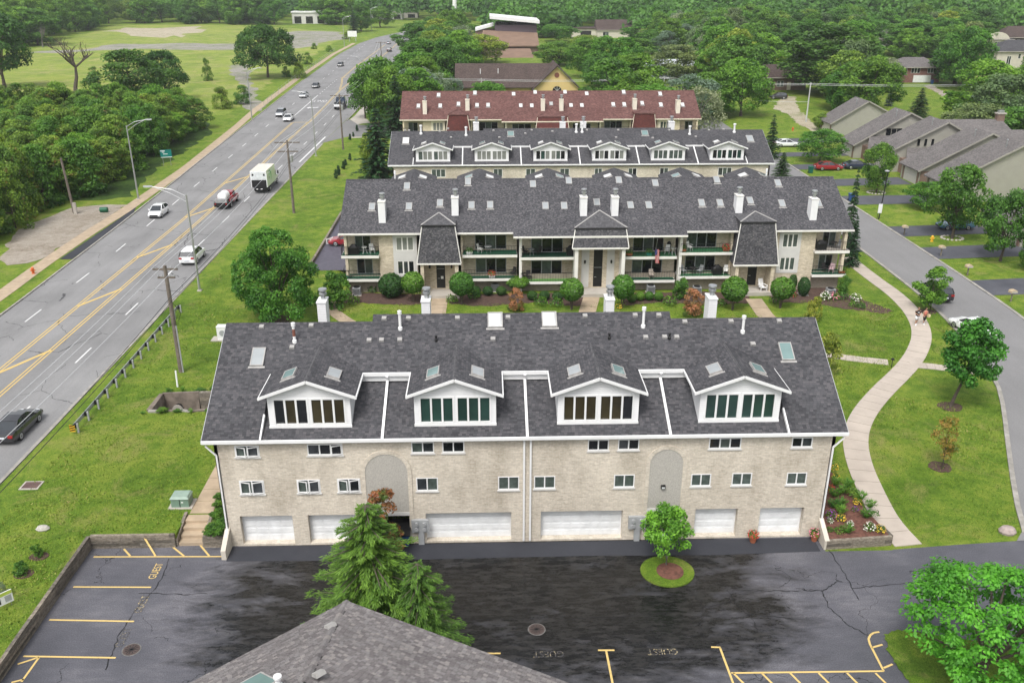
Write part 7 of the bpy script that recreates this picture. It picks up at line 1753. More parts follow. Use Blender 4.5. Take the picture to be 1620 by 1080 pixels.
lt = tree_px(NEAR['lawn'], 1503, 643, 503, 86, 'full crowned lawn tree leaning right over a mulch ring', rz=.4); lt.rotation_euler = (0, .20, .0)
tree_px(PR['street'][0], 1471, 492, 424, 50, 'young tree by the kerb in front of the parked black vehicle', rz=.2)
tree_px(NEAR['orange'], 1490, 741, 661, 44, 'sparse orange tinged sapling in the right lawn', rz=.8)
tree_px(NEAR['green'], 440, 505, 364, 132, 'broad bright green tree in the lawn left of the balcony building', rz=.3)
for (px, py), r_ in (((1503, 643), .95), ((1487, 738), .8), ((1468, 493), .8), ((437, 506), 1.4)):
 q = P(px, py); c_ = MB().prism([(q.x + r_ * math.cos(a) * random.uniform(.92, 1.08), q.y + r_ * .9 * math.sin(a) * random.uniform(.92, 1.08), q.z - .05) for a in [2 * math.pi * i / 24 for i in range(24)]], (0, 0, .075)).build('mulch_ring', M_MULCH); c_['kind'] = 'structure'
for pr, bx, by, ty, w, lab in ((NEAR['bush'], 1306, 588, 527, 46, 'yellow green loose shrub beside the right end of the near roof'), (NEAR['bush'], 1287, 506, 470, 26, 'small yellow shrub in the lawn before the right balcony'),
        (NEAR['rbush'], 817, 492, 456, 26, 'coral red shrub in the courtyard bed before the middle balconies'), (NEAR['rbush'], 1095, 499, 457, 34, 'green shrub with coral tips left of the third white chimney'),
        (NEAR['gbush'], 1076, 474, 441, 30, 'upright green shrub under the balcony with the flag'), (NEAR['gbush'], 1335, 465, 437, 24, 'dark rounded shrub at the right end of the balcony building'),
        (NEAR['gbush'], 535, 486, 430, 52, 'loose yellow tipped shrub tree at the left end of the balcony building')):
 tree_px(pr, bx, by, ty, w, lab, name='shrub', cat='shrub')
def ball(px, py, wpx, hpx, label, dark=False, stem=0.0, group='clipped shrubs along the balcony building'):
 Y = G(px, py + hpx * .5 + stem * 14, .32).y; x, z = PY(px, py, Y); s = depth((x, Y, z)) / FPX; w, h = wpx * s, hpx * s * 1.02
 o = thing('topiary_bush', label, 'bush', (x, Y, .3), random.uniform(0, 6), group)
 c_ = bpy.data.objects.new('crown', PR['ballD' if dark else 'ball'][0]['crown']); C.objects.link(c_); c_.parent = o; c_.scale = (w, w, h); c_.location = (0, 0, max(0.0, z - .3 - h / 2))
 if stem:
  m = MB()
  for i in range(4): a = i * 1.6; m.tube([(.05 * math.cos(a), .05 * math.sin(a), -.1), (.1 * math.cos(a), .1 * math.sin(a), .5), (.28 * math.cos(a), .28 * math.sin(a), max(.6, z - .3))], [.05, .045, .03], 6)
  x_ = m.build('stem', M_BARK); x_.parent = o
 return o
for px, py, w, h, lab in ((653, 447, 35, 33, 'big round topiary left of the first entrance walk, beside the dark boxy hedge'), (730, 449, 38, 36, 'big round topiary right of the first entrance walk'), (905, 458, 37, 35, 'big round topiary left of the tall middle door'),
       (986, 454, 36, 38, 'taller round topiary right of the tall middle door'), (1162, 457, 41, 38, 'big round topiary left of the walk to the third entrance'), (1238, 456, 37, 34, 'big round topiary right of the walk to the third entrance')):
 ball(px, py, w, h, lab, False, 1.0)
ball(619, 451, 40, 36, 'dark boxy hedge bush under the left window trio', True)
ball(819, 446, 36, 17, 'flat topped yellow green bush under the second balconies', False, .6)
for px, py, g_ in ((752.7, 460, 1), (771.7, 460, 1), (793, 460, 1), (842, 467, 2), (861.5, 467, 2), (882, 468, 2), (999.5, 471, 3), (1012.5, 468.5, 3), (1027, 468, 3), (1042, 468.5, 3)):
 ball(px, py, 16.5 if g_ < 3 else 14.5, 13.5, {1: 'low dark ball bush in the row of three before the second balconies', 2: 'low dark ball bush in the row of three left of the middle door', 3: 'low green ball bush in the row of four right of the middle door'}[g_], g_ < 3, 0, {1: 'three low balls before the second balconies', 2: 'three low balls left of the middle door', 3: 'four low balls right of the middle door'}[g_])
for px, py, w, h, lab in ((1272, 453, 19, 30, 'dark egg shaped bush nearest the right balcony'), (1254.5, 446, 13, 24, 'narrow dark egg bush behind the third topiary, right of its pair'), (1229.5, 443, 14, 22, 'narrow dark egg bush behind the third topiary, left of its pair')): ball(px, py, w, h, lab, True)
sheet('mulch_bed', [(-16.5, 87), (-8, 85.8), (-6.2, 86.4), (-6.2, 89), (-16.5, 90)], .02, M_MULCH, 3, .2); sheet('mulch_bed', [(-4.2, 86.2), (-1, 85.2), (2, 85.6), (4.5, 86.2), (8, 85), (11, 85), (11.5, 89), (-4.2, 89)], .02, M_MULCH, 3, .2, seed=2)
sheet('mulch_bed', [(14, 85), (17, 85.8), (20, 85.6), (22, 84.8), (27.4, 85.4), (27.4, 89), (14, 89)], .02, M_MULCH, 3, .2, seed=3); sheet('mulch_bed', [(29.5, 85.6), (33, 85.3), (36, 83.6), (39.5, 82), (41, 82.6), (40, 84.6), (38.2, 88), (37, 90.8), (29.5, 90.8)], .02, M_MULCH, 3, .2, seed=4)
CW = thing('footpath', None, None); CW['kind'] = 'structure'
slabs([P(697, 466), P(692, 495), (-5.5, 76)], 1.7, 4, CW, M_CONC_TAN); slabs([P(936, 470), P(930, 490), (8.5, 76)], 1.7, 4, CW, M_CONC_TAN); slabs([P(1192, 473), P(1211, 500), (28.8, 76)], 1.7, 4, CW, M_CONC_TAN)
slabs(smooth([P(520, 470), P(522, 488), P(540, 503), P(560, 515)], 1), 1.3, 6, CW, M_CONC_TAN)
def tuft_proto(seed, leafm, n=60, L=.5):
 g = np.random.default_rng(seed); pts, tg, nr = [], [], []
 for i in range(n):
  a = g.uniform(0, 6.28); tl = g.uniform(.3, 1.0); d = np.array([math.cos(a) * tl, math.sin(a) * tl, 1.0]); d /= np.linalg.norm(d)
  for u in (.3, .75): pts.append(d * L * u + np.array([0, 0, -.18 * L * (u * tl) ** 2])); tg.append(d + np.array([0, 0, -u * tl * .8])); nr.append(np.array([-d[0], -d[1], .6]))
 pts, tg, nr = map(np.array, (pts, tg, nr))
 return dict(kind='tuft', crown=leaf_mesh('crown', pts, nr, np.full(len(pts), L * .32), leafm, g.uniform(.3, 1, len(pts)), asp=.12, up=.2, rnd=.2, g=g, tang=tg), trunk=None, h=L, w=L * 1.5)
def bloom_proto(seed, col, leafm, n=160):
 g = np.random.default_rng(seed); d = sphere_dirs(g, n); d[:, 2] = np.abs(d[:, 2]); p = d * g.uniform(.3, .5, (n, 1)); p[:, 2] += .1
 a = leaf_mesh('crown', p, d, np.full(n, .07), leafm, None, g=g); b = MB();
 q = d[:60] * .5; fl = leaf_mesh('flowers', q + np.array([0, 0, .13]), d[:60], np.full(60, .055), mat('petals_' + str(seed), col, .7, .15), None, asp=.9, rnd=.3, g=g)
 return dict(kind='flower', crown=a, flowers=fl, trunk=None, h=.6, w=1.0)
TUFT = [tuft_proto(1, L_LITE), tuft_proto(2, L_BRIGHT)]
BLOOM = {n: bloom_proto(200 + i, c, L_MID) for i, (n, c) in enumerate(dict(purple=(.22, .04, .30), yellow=(.65, .42, .04), red=(.5, .03, .03), white=(.7, .68, .6), pink=(.6, .18, .26), green=(.06, .15, .03)).items())}
def bloom(kind, px, py, z, w, label, h=None):
 p = G(px, py, z); pr = BLOOM[kind]; o = plant(pr, p, h or w * .7, w, label, None, 'flower_clump', None, 'plant')
 if kind != 'green':
  f = bpy.data.objects.new('flowers', pr['flowers']); C.objects.link(f); f.parent = o; f.scale = o.children[0].scale
for kind, px, py, w, lab in (('purple', 1314, 819, .8, 'purple flower clump in the corner bed nearest the downspout'), ('yellow', 1329, 822, .7, 'orange yellow flower clump right of the purple one'), ('red', 1313, 774, .6, 'red flowers high in the corner bed beside the wall'), ('white', 1375, 838, .8, 'white flower clump low in the corner bed by the timbers'),
        ('white', 1345, 831, .5, 'small white flower clump among mulch in the corner bed'), ('yellow', 1356, 797, .6, 'yellow flower clump at the upper right of the corner bed'), ('green', 1348, 783, 1.0, 'dark green cushion plant by the path side of the corner bed'), ('yellow', 1392, 841, .7, 'yellow flower clump at the tip of the corner bed'),
        ('green', 1327, 842, .7, 'green cushion plant by the timbers of the corner bed'), ('purple', 1352, 808, .5, 'small magenta clump in the middle of the corner bed'), ('green', 1384, 815, .6, 'green cushion at the path edge of the corner bed'), ('white', 1313, 826, .45, 'pale clump below the purple flowers in the corner bed'),
        ('yellow', 1318, 742, .7, 'yellow flowers at the top of the corner bed'), ('yellow', 1322, 757, .6, 'yellow flowers just below the topmost ones in the corner bed'), ('green', 1312, 840, .5, 'small green clump left of the timbers in the corner bed')): bloom(kind, px, py, .55, w, lab)
for i, (px, py) in enumerate(((1322, 767), (1332, 780), (1329, 799), (1318, 802), (1341, 770), (1370, 818), (1362, 790), (1376, 803), (1339, 842), (1320, 785), (1330, 812))):
 plant(TUFT[i % 2], G(px, py, .55), .65, 1.0, 'strappy leaved daylily clump in the corner flower bed', 'daylily clumps in the corner bed', 'daylily', None, 'plant')
for i, (px, py) in enumerate(((345, 805), (349, 818), (352, 833), (342, 822), (340, 838), (349, 845), (346, 792), (335, 843))):
 plant(NEAR['gbush'], G(px, py, .82), random.uniform(.5, .8), random.uniform(.7, 1.1), 'low leafy plant in the narrow bed between the steps and the near building', 'leafy plants beside the steps', 'bed_plant', None, 'plant')
for kind, px, py, w, lab in (('white', 1305, 474, 1.3, 'white hydrangea left in the bed at the right balcony corner'), ('pink', 1319, 474, 1.2, 'pink hydrangea between the white hydrangea and the green bush'), ('green', 1331, 473, 1.5, 'green bush right of the pink hydrangea'), ('white', 1353, 476, 1.2, 'white flowering bush at the outer end of the curved bed'),
        ('green', 1350, 485, 1.1, 'low green plant on the lawn edge of the curved bed'), ('green', 1362, 487, 1.0, 'outermost low green plant of the curved bed'), ('yellow', 979, 488, .8, 'yellow flowers by the middle walk'), ('green', 855, 482, 1.6, 'low green plant before the three dark balls'), ('green', 880, 484, 1.6, 'low green plant left of the middle walk'),
        ('green', 1060, 482, 1.7, 'low green plant right of the four green balls'), ('green', 750, 472, 1.6, 'low green plant below the second topiary'), ('green', 715, 478, 1.4, 'low green plant right of the first walk'), ('yellow', 620, 463, .8, 'yellowish grass clump by the left air conditioner'), ('green', 590, 462, 1.2, 'green plant left of the yellowish clump'),
        ('green', 1140, 484, 1.4, 'low green plant left of the third walk'), ('green', 1225, 478, 1.3, 'low green plant in the stone ring right of the third walk'), ('red', 1255, 470, .8, 'reddish low plant right of the third topiary'), ('green', 560, 480, 1.5, 'low green plant at the left bed end')): bloom(kind, px, py, .32, w, lab)
for px, py, lab, pr, w, h in ((59, 880, 'young shrub in a mulch patch, farthest of three by the timber wall', NEAR['gbush'], .75, .85), (35, 908, 'young shrub in a mulch patch, middle of three by the timber wall', NEAR['gbush'], .85, .85), (-2, 948, 'silvery young shrub at the left edge above the yard sign', PR['grey'][0], 1.1, 1.0)):
 q = P(px, py); plant(pr, q, h, w, lab, None, 'young_shrub', None, 'shrub'); c_ = MB().prism([(q.x + .1 + .55 * math.cos(a), q.y + .42 * math.sin(a), q.z - .05) for a in [2 * math.pi * i / 18 for i in range(18)]], (0, 0, .08)).build('mulch_ring', M_MULCH); c_['kind'] = 'structure'
for px, py, ty, w in ((532, 283, 268, 7), (536, 278, 262, 7), (544, 268, 255, 7), (547, 262, 252, 6), (554, 254, 243, 6), (554, 222, 212, 5), (565, 208, 198, 5), (559, 217, 209, 4)):
 tree_px(PR['cedar'][0], px, py, ty, w, 'small dark column cedar in the row on the roadside lawn', name='cedar_shrub', cat='shrub')['group'] = 'column cedars in the roadside lawn'
tree_px(PR['conifer'][0], 600, 284, 168, 84, 'big dark spruce close to the left end of the six dormer building', name='spruce_tree')
tree_px(PR['conifer'][1], 628, 215, 118, 60, 'dark spruce behind the big one, beside the red roof', name='spruce_tree')
tree_px(PR['oak'][1], 578, 188, 112, 52, 'dark round pine between the road and the wires', name='pine_tree')
tree_px(PR['lite'][1], 590, 282, 205, 40, 'yellow green shrub tree in front of the dark spruce', name='shrub_tree')
tree_px(PR['conifer'][1], 1218, 250, 180, 34, 'slim dark spruce by the right end of the six dormer building', name='spruce_tree'); tree_px(PR['conifer'][0], 1236, 282, 240, 38, 'low broad spruce at the corner before the upper drives', name='spruce_tree')
for px, py, ty, w, lab in ((1340, 392, 262, 30, 'slim spruce hugging the right end of the balcony building'), (1345, 420, 340, 34, 'lower spruce before the slim one at the right end of the balcony building')): tree_px(PR['conifer'][1], px, py, ty, w, lab, name='spruce_tree')
for pr, bx, by, ty, w, lab in ((PR['maple'][0], 1386, 305, 228, 52, 'round street tree with a white stone ring beside the lamp post'), (PR['lite'][0], 1296, 256, 205, 74, 'spreading yellow green tree by the white car on the upper drive'), (PR['maple'][1], 1506, 377, 262, 92, 'open crowned tree with a thin trunk before the blue coupe'), (PR['maple'][2], 1582, 413, 303, 82, 'full green tree on the lawn right of the lower drive'),
        (PR['lite'][0], 1465, 330, 288, 66, 'low bushy tree in the bed before the long roofed townhouse'), (PR['maple'][0], 1629, 428, 372, 40, 'green shrub cut by the right edge above the lowest drive'), (PR['lite'][1], 1302, 206, 180, 36, 'rounded yellow green shrub by the orange lilies'), (PR['maple'][1], 1637, 290, 215, 40, 'dark garden tree at the right edge behind the townhouses'), (PR['conifer'][0], 1616, 288, 240, 26, 'small pine against the blank townhouse gable')):
 tree_px(pr, bx, by, ty, w, lab)
for px, py, w in ((1349, 246, 8), (1361, 246, 9)): tree_px(PR['cedar'][0], px, py, py - 17, w, 'small dark cone shrub of the pair by the townhouse garage', name='cone_shrub', cat='shrub')['group'] = 'cone shrubs by the garage'
tree_px(PR['blue'][0], 1406, 168, 112, 16, 'blue spruce standing behind the first townhouse roof'); tree_px(PR['conifer'][0], 1452, 188, 138, 44, 'dark pine on the slope behind the townhouses', name='pine_tree')
tree_px(PR['lite'][0], 1518, 142, 42, 84, 'tall light green tree right of the red brick house'); tree_px(PR['willow'][0], 1070, 128, 72, 104, 'grey green spreading tree before the pale blue house')
for q, l_ in (((1386, 305), 'ring of pale stones'), ((1506, 377), 'ring of pale stones')):
 w = P(*q); m = MB()
 for i in range(16):
  a = i / 16 * 6.283; m.lathe([(.16, 0), (.2, .1), (.1, .2)], (w.x + 1.3 * math.cos(a), w.y + 1.1 * math.sin(a), w.z - .04), 6)
 o = m.build('stone_ring', M_CONC); o['kind'] = 'stuff'
p = P(1390, 88); dead_tree(p, 13, 16, 'big pale leafless tree left of the grey roofed house', .8, m=mat('bleached_wood', (.34, .31, .28), .9))
def lawn_blades():
 g = np.random.default_rng(9); P_ = []
 for x0, x1, y0, y1, n in ((-30.2, -17.4, 34, 62, 52), (-30.2, -16.8, 62, 96, 40), (20.5, 46, 44, 82, 46), (-16, 42, 68, 86, 26), (-48, -50.5, 80, 120, 0)):
  k = int((x1 - x0) * (y1 - y0) * n)
  if k > 0: P_.append(np.stack([g.uniform(x0, x1, k), g.uniform(y0, y1, k)], 1))
 q = np.concatenate(P_); x, y = q[:, 0], q[:, 1]
 wl, wr = offset_line(WALK_C, -1.0), offset_line(WALK_C, 1.0); wy = np.array([p.y for p in WALK_C])[::-1]; wx = np.array([p.x for p in WALK_C])[::-1]
 sy = np.array([p.y for p in ST_L])[::-1]; sx = np.array([p.x for p in ST_L])[::-1]
 ok = ~((x > LOT_X - .15) & (y < 45.4) & (x < 20)) & ~((x > -18.95) & (x < -17.3)) & ~((x > -26.6) & (x < -18.2) & (y > 61.2) & (y < 64.8)) & ~((x > -17.4) & (x < -15.8) & (y < 60))
 ok &= ~((x > 19.5) & (y < 43.9 + np.maximum(0, x - 24) * .1)) & ~((x > 19.5) & (x < 24.3) & (y < 53.2)) & ~((np.abs(x - np.interp(y, wy, wx)) < 1.15) & (x > 20)) & (x < np.interp(y, sy, sx) - .45) & ~((y > 59.0) & (y < 60) & (x > -16) & (x < 20))
 ok &= ~((np.abs(x + 5.7) < 1.0) & (y > 70)) & ~((np.abs(x - 8.6) < 1.0) & (y > 70)) & ~((np.abs(x - 28.4 + (y - 80) * .06) < 1.1) & (y > 70)) & ~((x > 31.5) & (y > 63.2) & (y < 66.6))
 x, y = x[ok], y[ok]; n = len(x); z = np.array([hz(a, b) for a, b in zip(x, y)])
 m = np.sin(x * .9 + 1.3 * np.sin(y * .7)) * np.cos(y * .8 + x * .3) + .6 * np.sin(x * .27 + y * .19)
 s = g.uniform(.035, .075, n) * (1 + .25 * m)
 tg = np.stack([g.normal(0, .55, n), g.normal(0, .55, n), np.ones(n)], 1); nr = np.stack([g.normal(0, 1, n), g.normal(0, 1, n), np.full(n, .6)], 1)
 me = leaf_mesh('lawn_blades', np.stack([x, y, np.maximum(z, 0) + s * .75], 1), nr, s, M_BLADE, .5 + .2 * m, asp=.42, up=.2, rnd=.2, g=g, tang=tg)
 o = bpy.data.objects.new('lawn_blades', me); C.objects.link(o); tag(o, 'short mown grass standing on the nearer lawns', 'grass', kind='stuff')
k = N('grass_blades'); at = k.new('ShaderNodeAttribute', attribute_name='v')
M_BLADE = k.done(k.ramp(at.outputs['Fac'], [(0, (.045, .10, .008)), (.45, (.105, .19, .016)), (.8, (.19, .255, .032)), (1, (.29, .27, .09))]), .7, 0, .2)
lawn_blades()
# poles, lamps, wires
M_POLE = mat('weathered_pole', (.15, .125, .105), .95, .3, 3, bump=.4)
M_ALU = mat('lamp_aluminium', (.42, .43, .43), .4, .08, 2, metal=.6)
def lamp(bx, by, tx, ty, side, arm, label):
 p = P(bx, by); h = PY(bx, ty, p.y)[1] - p.z
 o = thing('street_lamp', label, 'street lamp', p, 0, 'lamp standards of the main road'); L = lambda m, n, mt, par=None: (lambda x: (setattr(x, 'parent', par or o), x)[1])(m.build(n, mt))
 L(MB().tube([(0, 0, -.1), (0, 0, h)], [.13, .08], 10), 'pole', M_ALU); L(MB().box(-.22, -.22, -.05, .22, .22, .12), 'base', M_CONC)
 a = MB(); a.tube([(0, 0, h - .15), (side * arm * .4, 0, h + .55), (side * arm, 0, h + .85)], .045, 6); a.tube([(0, 0, h - .75), (side * arm * .45, 0, h + .15), (side * arm * .9, 0, h + .78)], .04, 6); L(a, 'arm', M_ALU)
 L(MB().loft([[(side * (arm + x), -w, h + .80), (side * (arm + x), w, h + .80), (side * (arm + x), w * .7, h + .95), (side * (arm + x), -w * .7, h + .95)] for x, w in ((-.15, .08), (.1, .16), (.6, .15), (.75, .06))]), 'lamp_head', M_GREYM)
lamp(316, 460, 0, 308, -1, 3.4, 'street lamp on the near right verge reaching over the white hatchback')
lamp(500, 247, 0, 152, -1, 2.6, 'slim street lamp on the verge right of the painted median tip')
lamp(219, 315, 0, 199, 1, 3.0, 'street lamp in front of the thicket above the gravel lot')
lamp(399, 191, 0, 114, 1, 2.6, 'street lamp on the left verge beyond the thicket')
lamp(545, 75, 0, 29, 1, 3.2, 'street lamp by the low bushes far along the left verge')
lamp(588, 49, 0, 14, 1, 3.4, 'farthest street lamp on the left where the road bends')
lamp(575, 131, 0, 94, -1, 2.2, 'thin street lamp on the right verge near the dark pine')
POLES = []
def upole(bx, by, ty, label, arms=((.35, 1.3), (1.3, .9)), r=.16, m=None, can=False):
 p = P(bx, by); h = PY(bx, ty, p.y)[1] - p.z
 o = thing('utility_pole', label, 'utility pole', p); k = lambda mb, n, mt: setattr(mb.build(n, mt), 'parent', o)
 k(MB().tube([(0, 0, -.2), (0, 0, h)], [r * 1.15, r * .75], 9), 'pole', m or M_POLE)
 for d, w in arms:
  k(MB().box(-w, -.06, h - d - .07, w, .06, h - d + .07), 'cross_arm', m or M_POLE)
  for s in (-.9, -.45, .45, .9): k(MB().lathe([(.04, 0), (.055, .08), (.03, .18)], (s * w, 0, h - d + .07), 6), 'insulator', M_GREYM)
 if can: k(MB().lathe([(.22, 0), (.24, .05), (.24, .85), (.12, .95)], (.36, 0, h - 2.9), 10), 'transformer_can', M_ALU);
 POLES.append((p, h)); return o
o = upole(287, 588, 420, 'leaning dark utility pole beside the guardrail', ((.3, 1.0), (1.0, .7)), .19); MB().tube([(.2, -.12, 0), (.2, -.12, 4.2)], .06, 6).build('conduit', M_GREYM).parent = o
MB().tube([(.3, -.2, 6.2), (.8, -.2, 5.4), (.5, -.2, 4.7)], .03, 5).build('cable_loop', M_BLACK).parent = o
upole(465, 337, 222, 'utility pole with two crossarms right of the box lorry', ((.3, 1.7), (1.5, 1.4)), .17, None, True)
upole(543, 237, 149, 'utility pole with a grey can near the column cedars', ((.3, 1.7),), .16, None, True)
upole(588, 186, 112, 'utility pole between the dark pine and the big spruce', ((.3, 1.6),), .17)
upole(605, 121, 66, 'far utility pole at the right road edge beyond the trees', ((.3, 1.6),), .17)
POLES_R = list(POLES)
gp = mat('grey_steel_pole', (.45, .45, .44), .5, .06)
POLES.clear()
upole(762, 172, 124, 'pale pole rising behind the left part of the red roof', ((.5, .9),), .15, gp); upole(1048, 170, 121, 'pale pole with a transformer behind the right part of the red roof', ((.4, 1.2),), .15, gp, True); upole(1275, 193, 131, 'tall pale steel pole left of the first townhouse', ((.3, .3),), .16, gp); upole(1118, 178, 150, 'short pole by the right end of the red roof', ((.2, .2),), .1)
PX = list(POLES)
p = P(118, 338); o = thing('bare_pole', 'bare wooden pole with a pale boxed foot at the gravel lot', 'pole', p); h = PY(103, 250, p.y)[1] - p.z
for mb, n, mt in ((MB().tube([(0, 0, -.2), (-.4, 0, h)], [.19, .14], 9), 'pole', M_POLE), (MB().box(.05, -.35, -.1, .5, -.1, 1.6), 'foot_box', M_CONC)): mb.build(n, mt).parent = o
M_WIRE = mat('aluminium_wire', (.55, .56, .57), .4, .05); M_WIRED = mat('dark_wire', (.02, .02, .022), .5, .1)
def wire(a, b, sag, label, m=None, r=.025, grp=None):
 a, b = Vector(a), Vector(b); n = 14; mb = MB(); mb.tube([a.lerp(b, i / n) - Vector((0, 0, sag * 4 * (i / n) * (1 - i / n))) for i in range(n + 1)], r, 4)
 o = mb.build('overhead_wire', m or M_WIRE); return tag(o, label, 'wire', grp)
q = [(Vector((p.x, p.y, p.z)), h) for p, h in POLES_R]
q0 = (Vector((q[0][0].x + .3, q[0][0].y - 51, .8)), q[0][1] + .6); chain = [q0] + q
for (a, ha), (b, hb) in zip(chain, chain[1:]):
 for dx, dz in ((-.9, -.1), (.0, .15), (.9, -.1)): wire(a + Vector((dx, 0, ha + dz)), b + Vector((dx, 0, hb + dz)), .55, 'thin pale power wire strung along the road poles', None, .02, 'power wires along the main road')
 for dz in (-2.6, -3.0): wire(a + Vector((.15, 0, ha + dz)), b + Vector((.15, 0, hb + dz)), .7, 'dark cable sagging below the power wires along the road poles', M_WIRED, .03, 'dark cables along the main road')
line = [(q[3][0], q[3][1])] + [PX[0], PX[1], PX[2]]
far = (Vector((PX[2][0].x + 60, PX[2][0].y + 2, PX[2][0].z)), PX[2][1])
for (a, ha), (b, hb) in zip(line, line[1:] + [far]):
 for dz in (-.2, -.5): wire(Vector((a.x, a.y, a.z + ha + dz)), Vector((b.x, b.y, b.z + hb + dz)), .5, 'pale wire crossing above the red roof towards the townhouses', None, .035, 'wires behind the red roof')
wire(Vector((PX[0][0].x, PX[0][0].y, PX[0][0].z + PX[0][1] - 5)), q[3][0] + Vector((0, 0, q[3][1] - 4)), .6, 'lower wire from the road pole to the pale pole behind the red roof', None, .03)
wire(PX[2][0] + Vector((0, 0, PX[2][1] - 4.2)), PX[3][0] + Vector((0, 0, PX[3][1] - .3)), .4, 'lower wire between the tall steel pole and the short pole', None, .03)
# guardrail, culvert, cabinets
gr = thing('guardrail', 'galvanised guardrail with wooden blocks along the right verge', 'guardrail', (-30.3, 58.5, .8))
ga, gb = P(124, 684), P(286, 494)
for i in range(14):
 w = Vector((*ga.lerp(gb, i / 13).to_2d(), 0)); MB().box(w.x - .02, w.y - .07, .6, w.x + .10, w.y + .07, 1.55).build('post', M_GREYM, gr); MB().box(w.x - .2, w.y - .1, 1.2, w.x - .022, w.y + .1, 1.55).build('block', M_BLACK, gr)
for z in (1.25, 1.43):
 for i in range(6):
  a, b = ga.lerp(gb, i / 6 + .001), ga.lerp(gb, (i + 1) / 6 - .001); MB().beam((a.x - .24, a.y, z), (b.x - .24, b.y, z), .07, .13).build('rail', M_METAL, gr)
 if z < 1.3:
  for i in range(6): a, b = ga.lerp(gb, i / 6 + .001), ga.lerp(gb, (i + 1) / 6 - .001); MB().beam((a.x - .21, a.y, 1.34), (b.x - .21, b.y, 1.34), .05, .06).build('rail_web', M_METAL, gr)
mk = MB().box(ga.x - .45, ga.y - .25, 1.0, ga.x - .05, ga.y - .22, 1.55).build('end_marker', mat('marker_yellow', (.62, .36, .02), .5), gr)
for i in range(3): MB().hexa([(ga.x - .45 + .0, ga.y - .262, 1.05 + i * .18), (ga.x - .05, ga.y - .262, .99 + i * .18 + .16), (ga.x - .05, ga.y - .251, .99 + i * .18 + .16), (ga.x - .45, ga.y - .251, 1.05 + i * .18)], [(ga.x - .45, ga.y - .262, 1.13 + i * .18), (ga.x - .05, ga.y - .262, 1.07 + i * .18 + .16), (ga.x - .05, ga.y - .251, 1.07 + i * .18 + .16), (ga.x - .45, ga.y - .251, 1.13 + i * .18)]).build('stripe', M_BLACK, mk)
cv = thing('culvert', 'open culvert of cracked concrete and timber walls by the left end of the near building', 'culvert', (-22.4, 63, .8))
M_OLDC = mat('stained_concrete', (.17, .14, .115), .95, .4, 1.6, bump=.4)
MB().hexa([(-26.1, 64.2, -.7), (-23.2, 63.9, -.7), (-23.2, 64.36, -.7), (-26.1, 64.36, -.7)], [(-26.1, 64.25, 1.0), (-23.2, 64.15, 1.1), (-23.2, 64.4, 1.1), (-26.1, 64.4, 1.0)]).build('concrete_panel', M_OLDC, cv)
MB().hexa([(-26.18, 61.55, -.7), (-25.7, 61.55, -.7), (-25.9, 64.19, -.7), (-26.18, 64.19, -.7)], [(-26.4, 61.5, .95), (-26.0, 61.5, .95), (-26.0, 64.19, 1.0), (-26.3, 64.19, 1.0)]).build('concrete_panel', M_OLDC, cv)
MB().tube([(-24.9, 64.3, -.2), (-24.9, 63.8, -.25)], .34, 14).build('drain_pipe', M_BLACK, cv); MB().tube([(-24.9, 63.83, -.25), (-24.9, 63.74, -.25)], .42, 14).build('pipe_rim', M_CONC, cv)
for i in range(5): MB().box(-23.15, 64.1 - i * .02, -.7 + i * .36, -18.55, 64.38, -.35 + i * .36).build('timber', M_TIMBER, cv)
for i, x in enumerate((-26.2, -25.1, -24.0, -22.9, -21.7, -20.4)): MB().beam((x, 61.4 + (i % 3) * .09, .84 - (i % 2) * .08), (x + 1.0, 61.34 + (i % 2) * .16, .84 - (i % 3) * .05), .3, .2).build('coping', M_OLDC if i % 2 else M_KERB, cv)
for i in range(14):
 a = (-26.5 + i * .6 + (i % 3) * .1, (61.05, 64.75)[i % 2] + (i % 5) * .06, .8); plant(NEAR['gbush'] if i % 3 else TUFT[0], a, .25 + (i % 4) * .1, .5 + (i % 3) * .25, 'weed tuft on the broken rim of the open culvert', 'weeds round the culvert', 'weed', None, 'weed')
MB().box(-26.15, 61.53, -.69, -18.55, 64.1, -.62).build('water', mat('dark_water', (.008, .008, .007), .06, .2), cv)
p = P(289, 798); o = thing('transformer_box', 'green metal transformer box on a concrete pad in the left lawn', 'utility box', p)
for mb, n, m in ((MB().box(-.75, -.55, -.05, .75, .6, .08), 'pad', M_CONC), (MB().box(-.55, -.42, .08, .55, .42, .68), 'cabinet', mat('utility_green', (.16, .24, .19), .5, .12)), (MB().hexa([(-.6, -.48, .68), (.6, -.48, .68), (.6, .48, .68), (-.6, .48, .68)], [(-.5, -.36, .82), (.5, -.36, .82), (.5, .4, .82), (-.5, .4, .82)]), 'lid', mat('utility_green_lid', (.24, .32, .27), .5, .12)), (MB().box(-.02, -.435, .1, .02, -.421, .66), 'seam', M_BLACK), (MB().box(.1, -.435, .4, .22, -.421, .48), 'label_plate', M_WHITE)): mb.build(n, m).parent = o
p = P(353, 537); o = thing('utility_cabinet', 'white utility cabinet on a pad left of the near roof', 'utility box', p)
for mb, n, m in ((MB().box(-1.0, -.5, -.05, .6, .6, .1), 'pad', M_CONC), (MB().box(-.4, -.3, .1, .5, .4, 1.3), 'cabinet', M_WHITE), (MB().tube([(.1, -.301, .75), (.1, -.34, .75)], .28, 14), 'fan_grille', M_GREYM), (MB().box(-.42, -.32, 1.301, .52, .42, 1.36), 'lid', M_WHITE)): mb.build(n, m).parent = o
p = P(50, 768); o = thing('drain_cover', 'square brown grate in a concrete frame in the left lawn', 'drain cover', p)
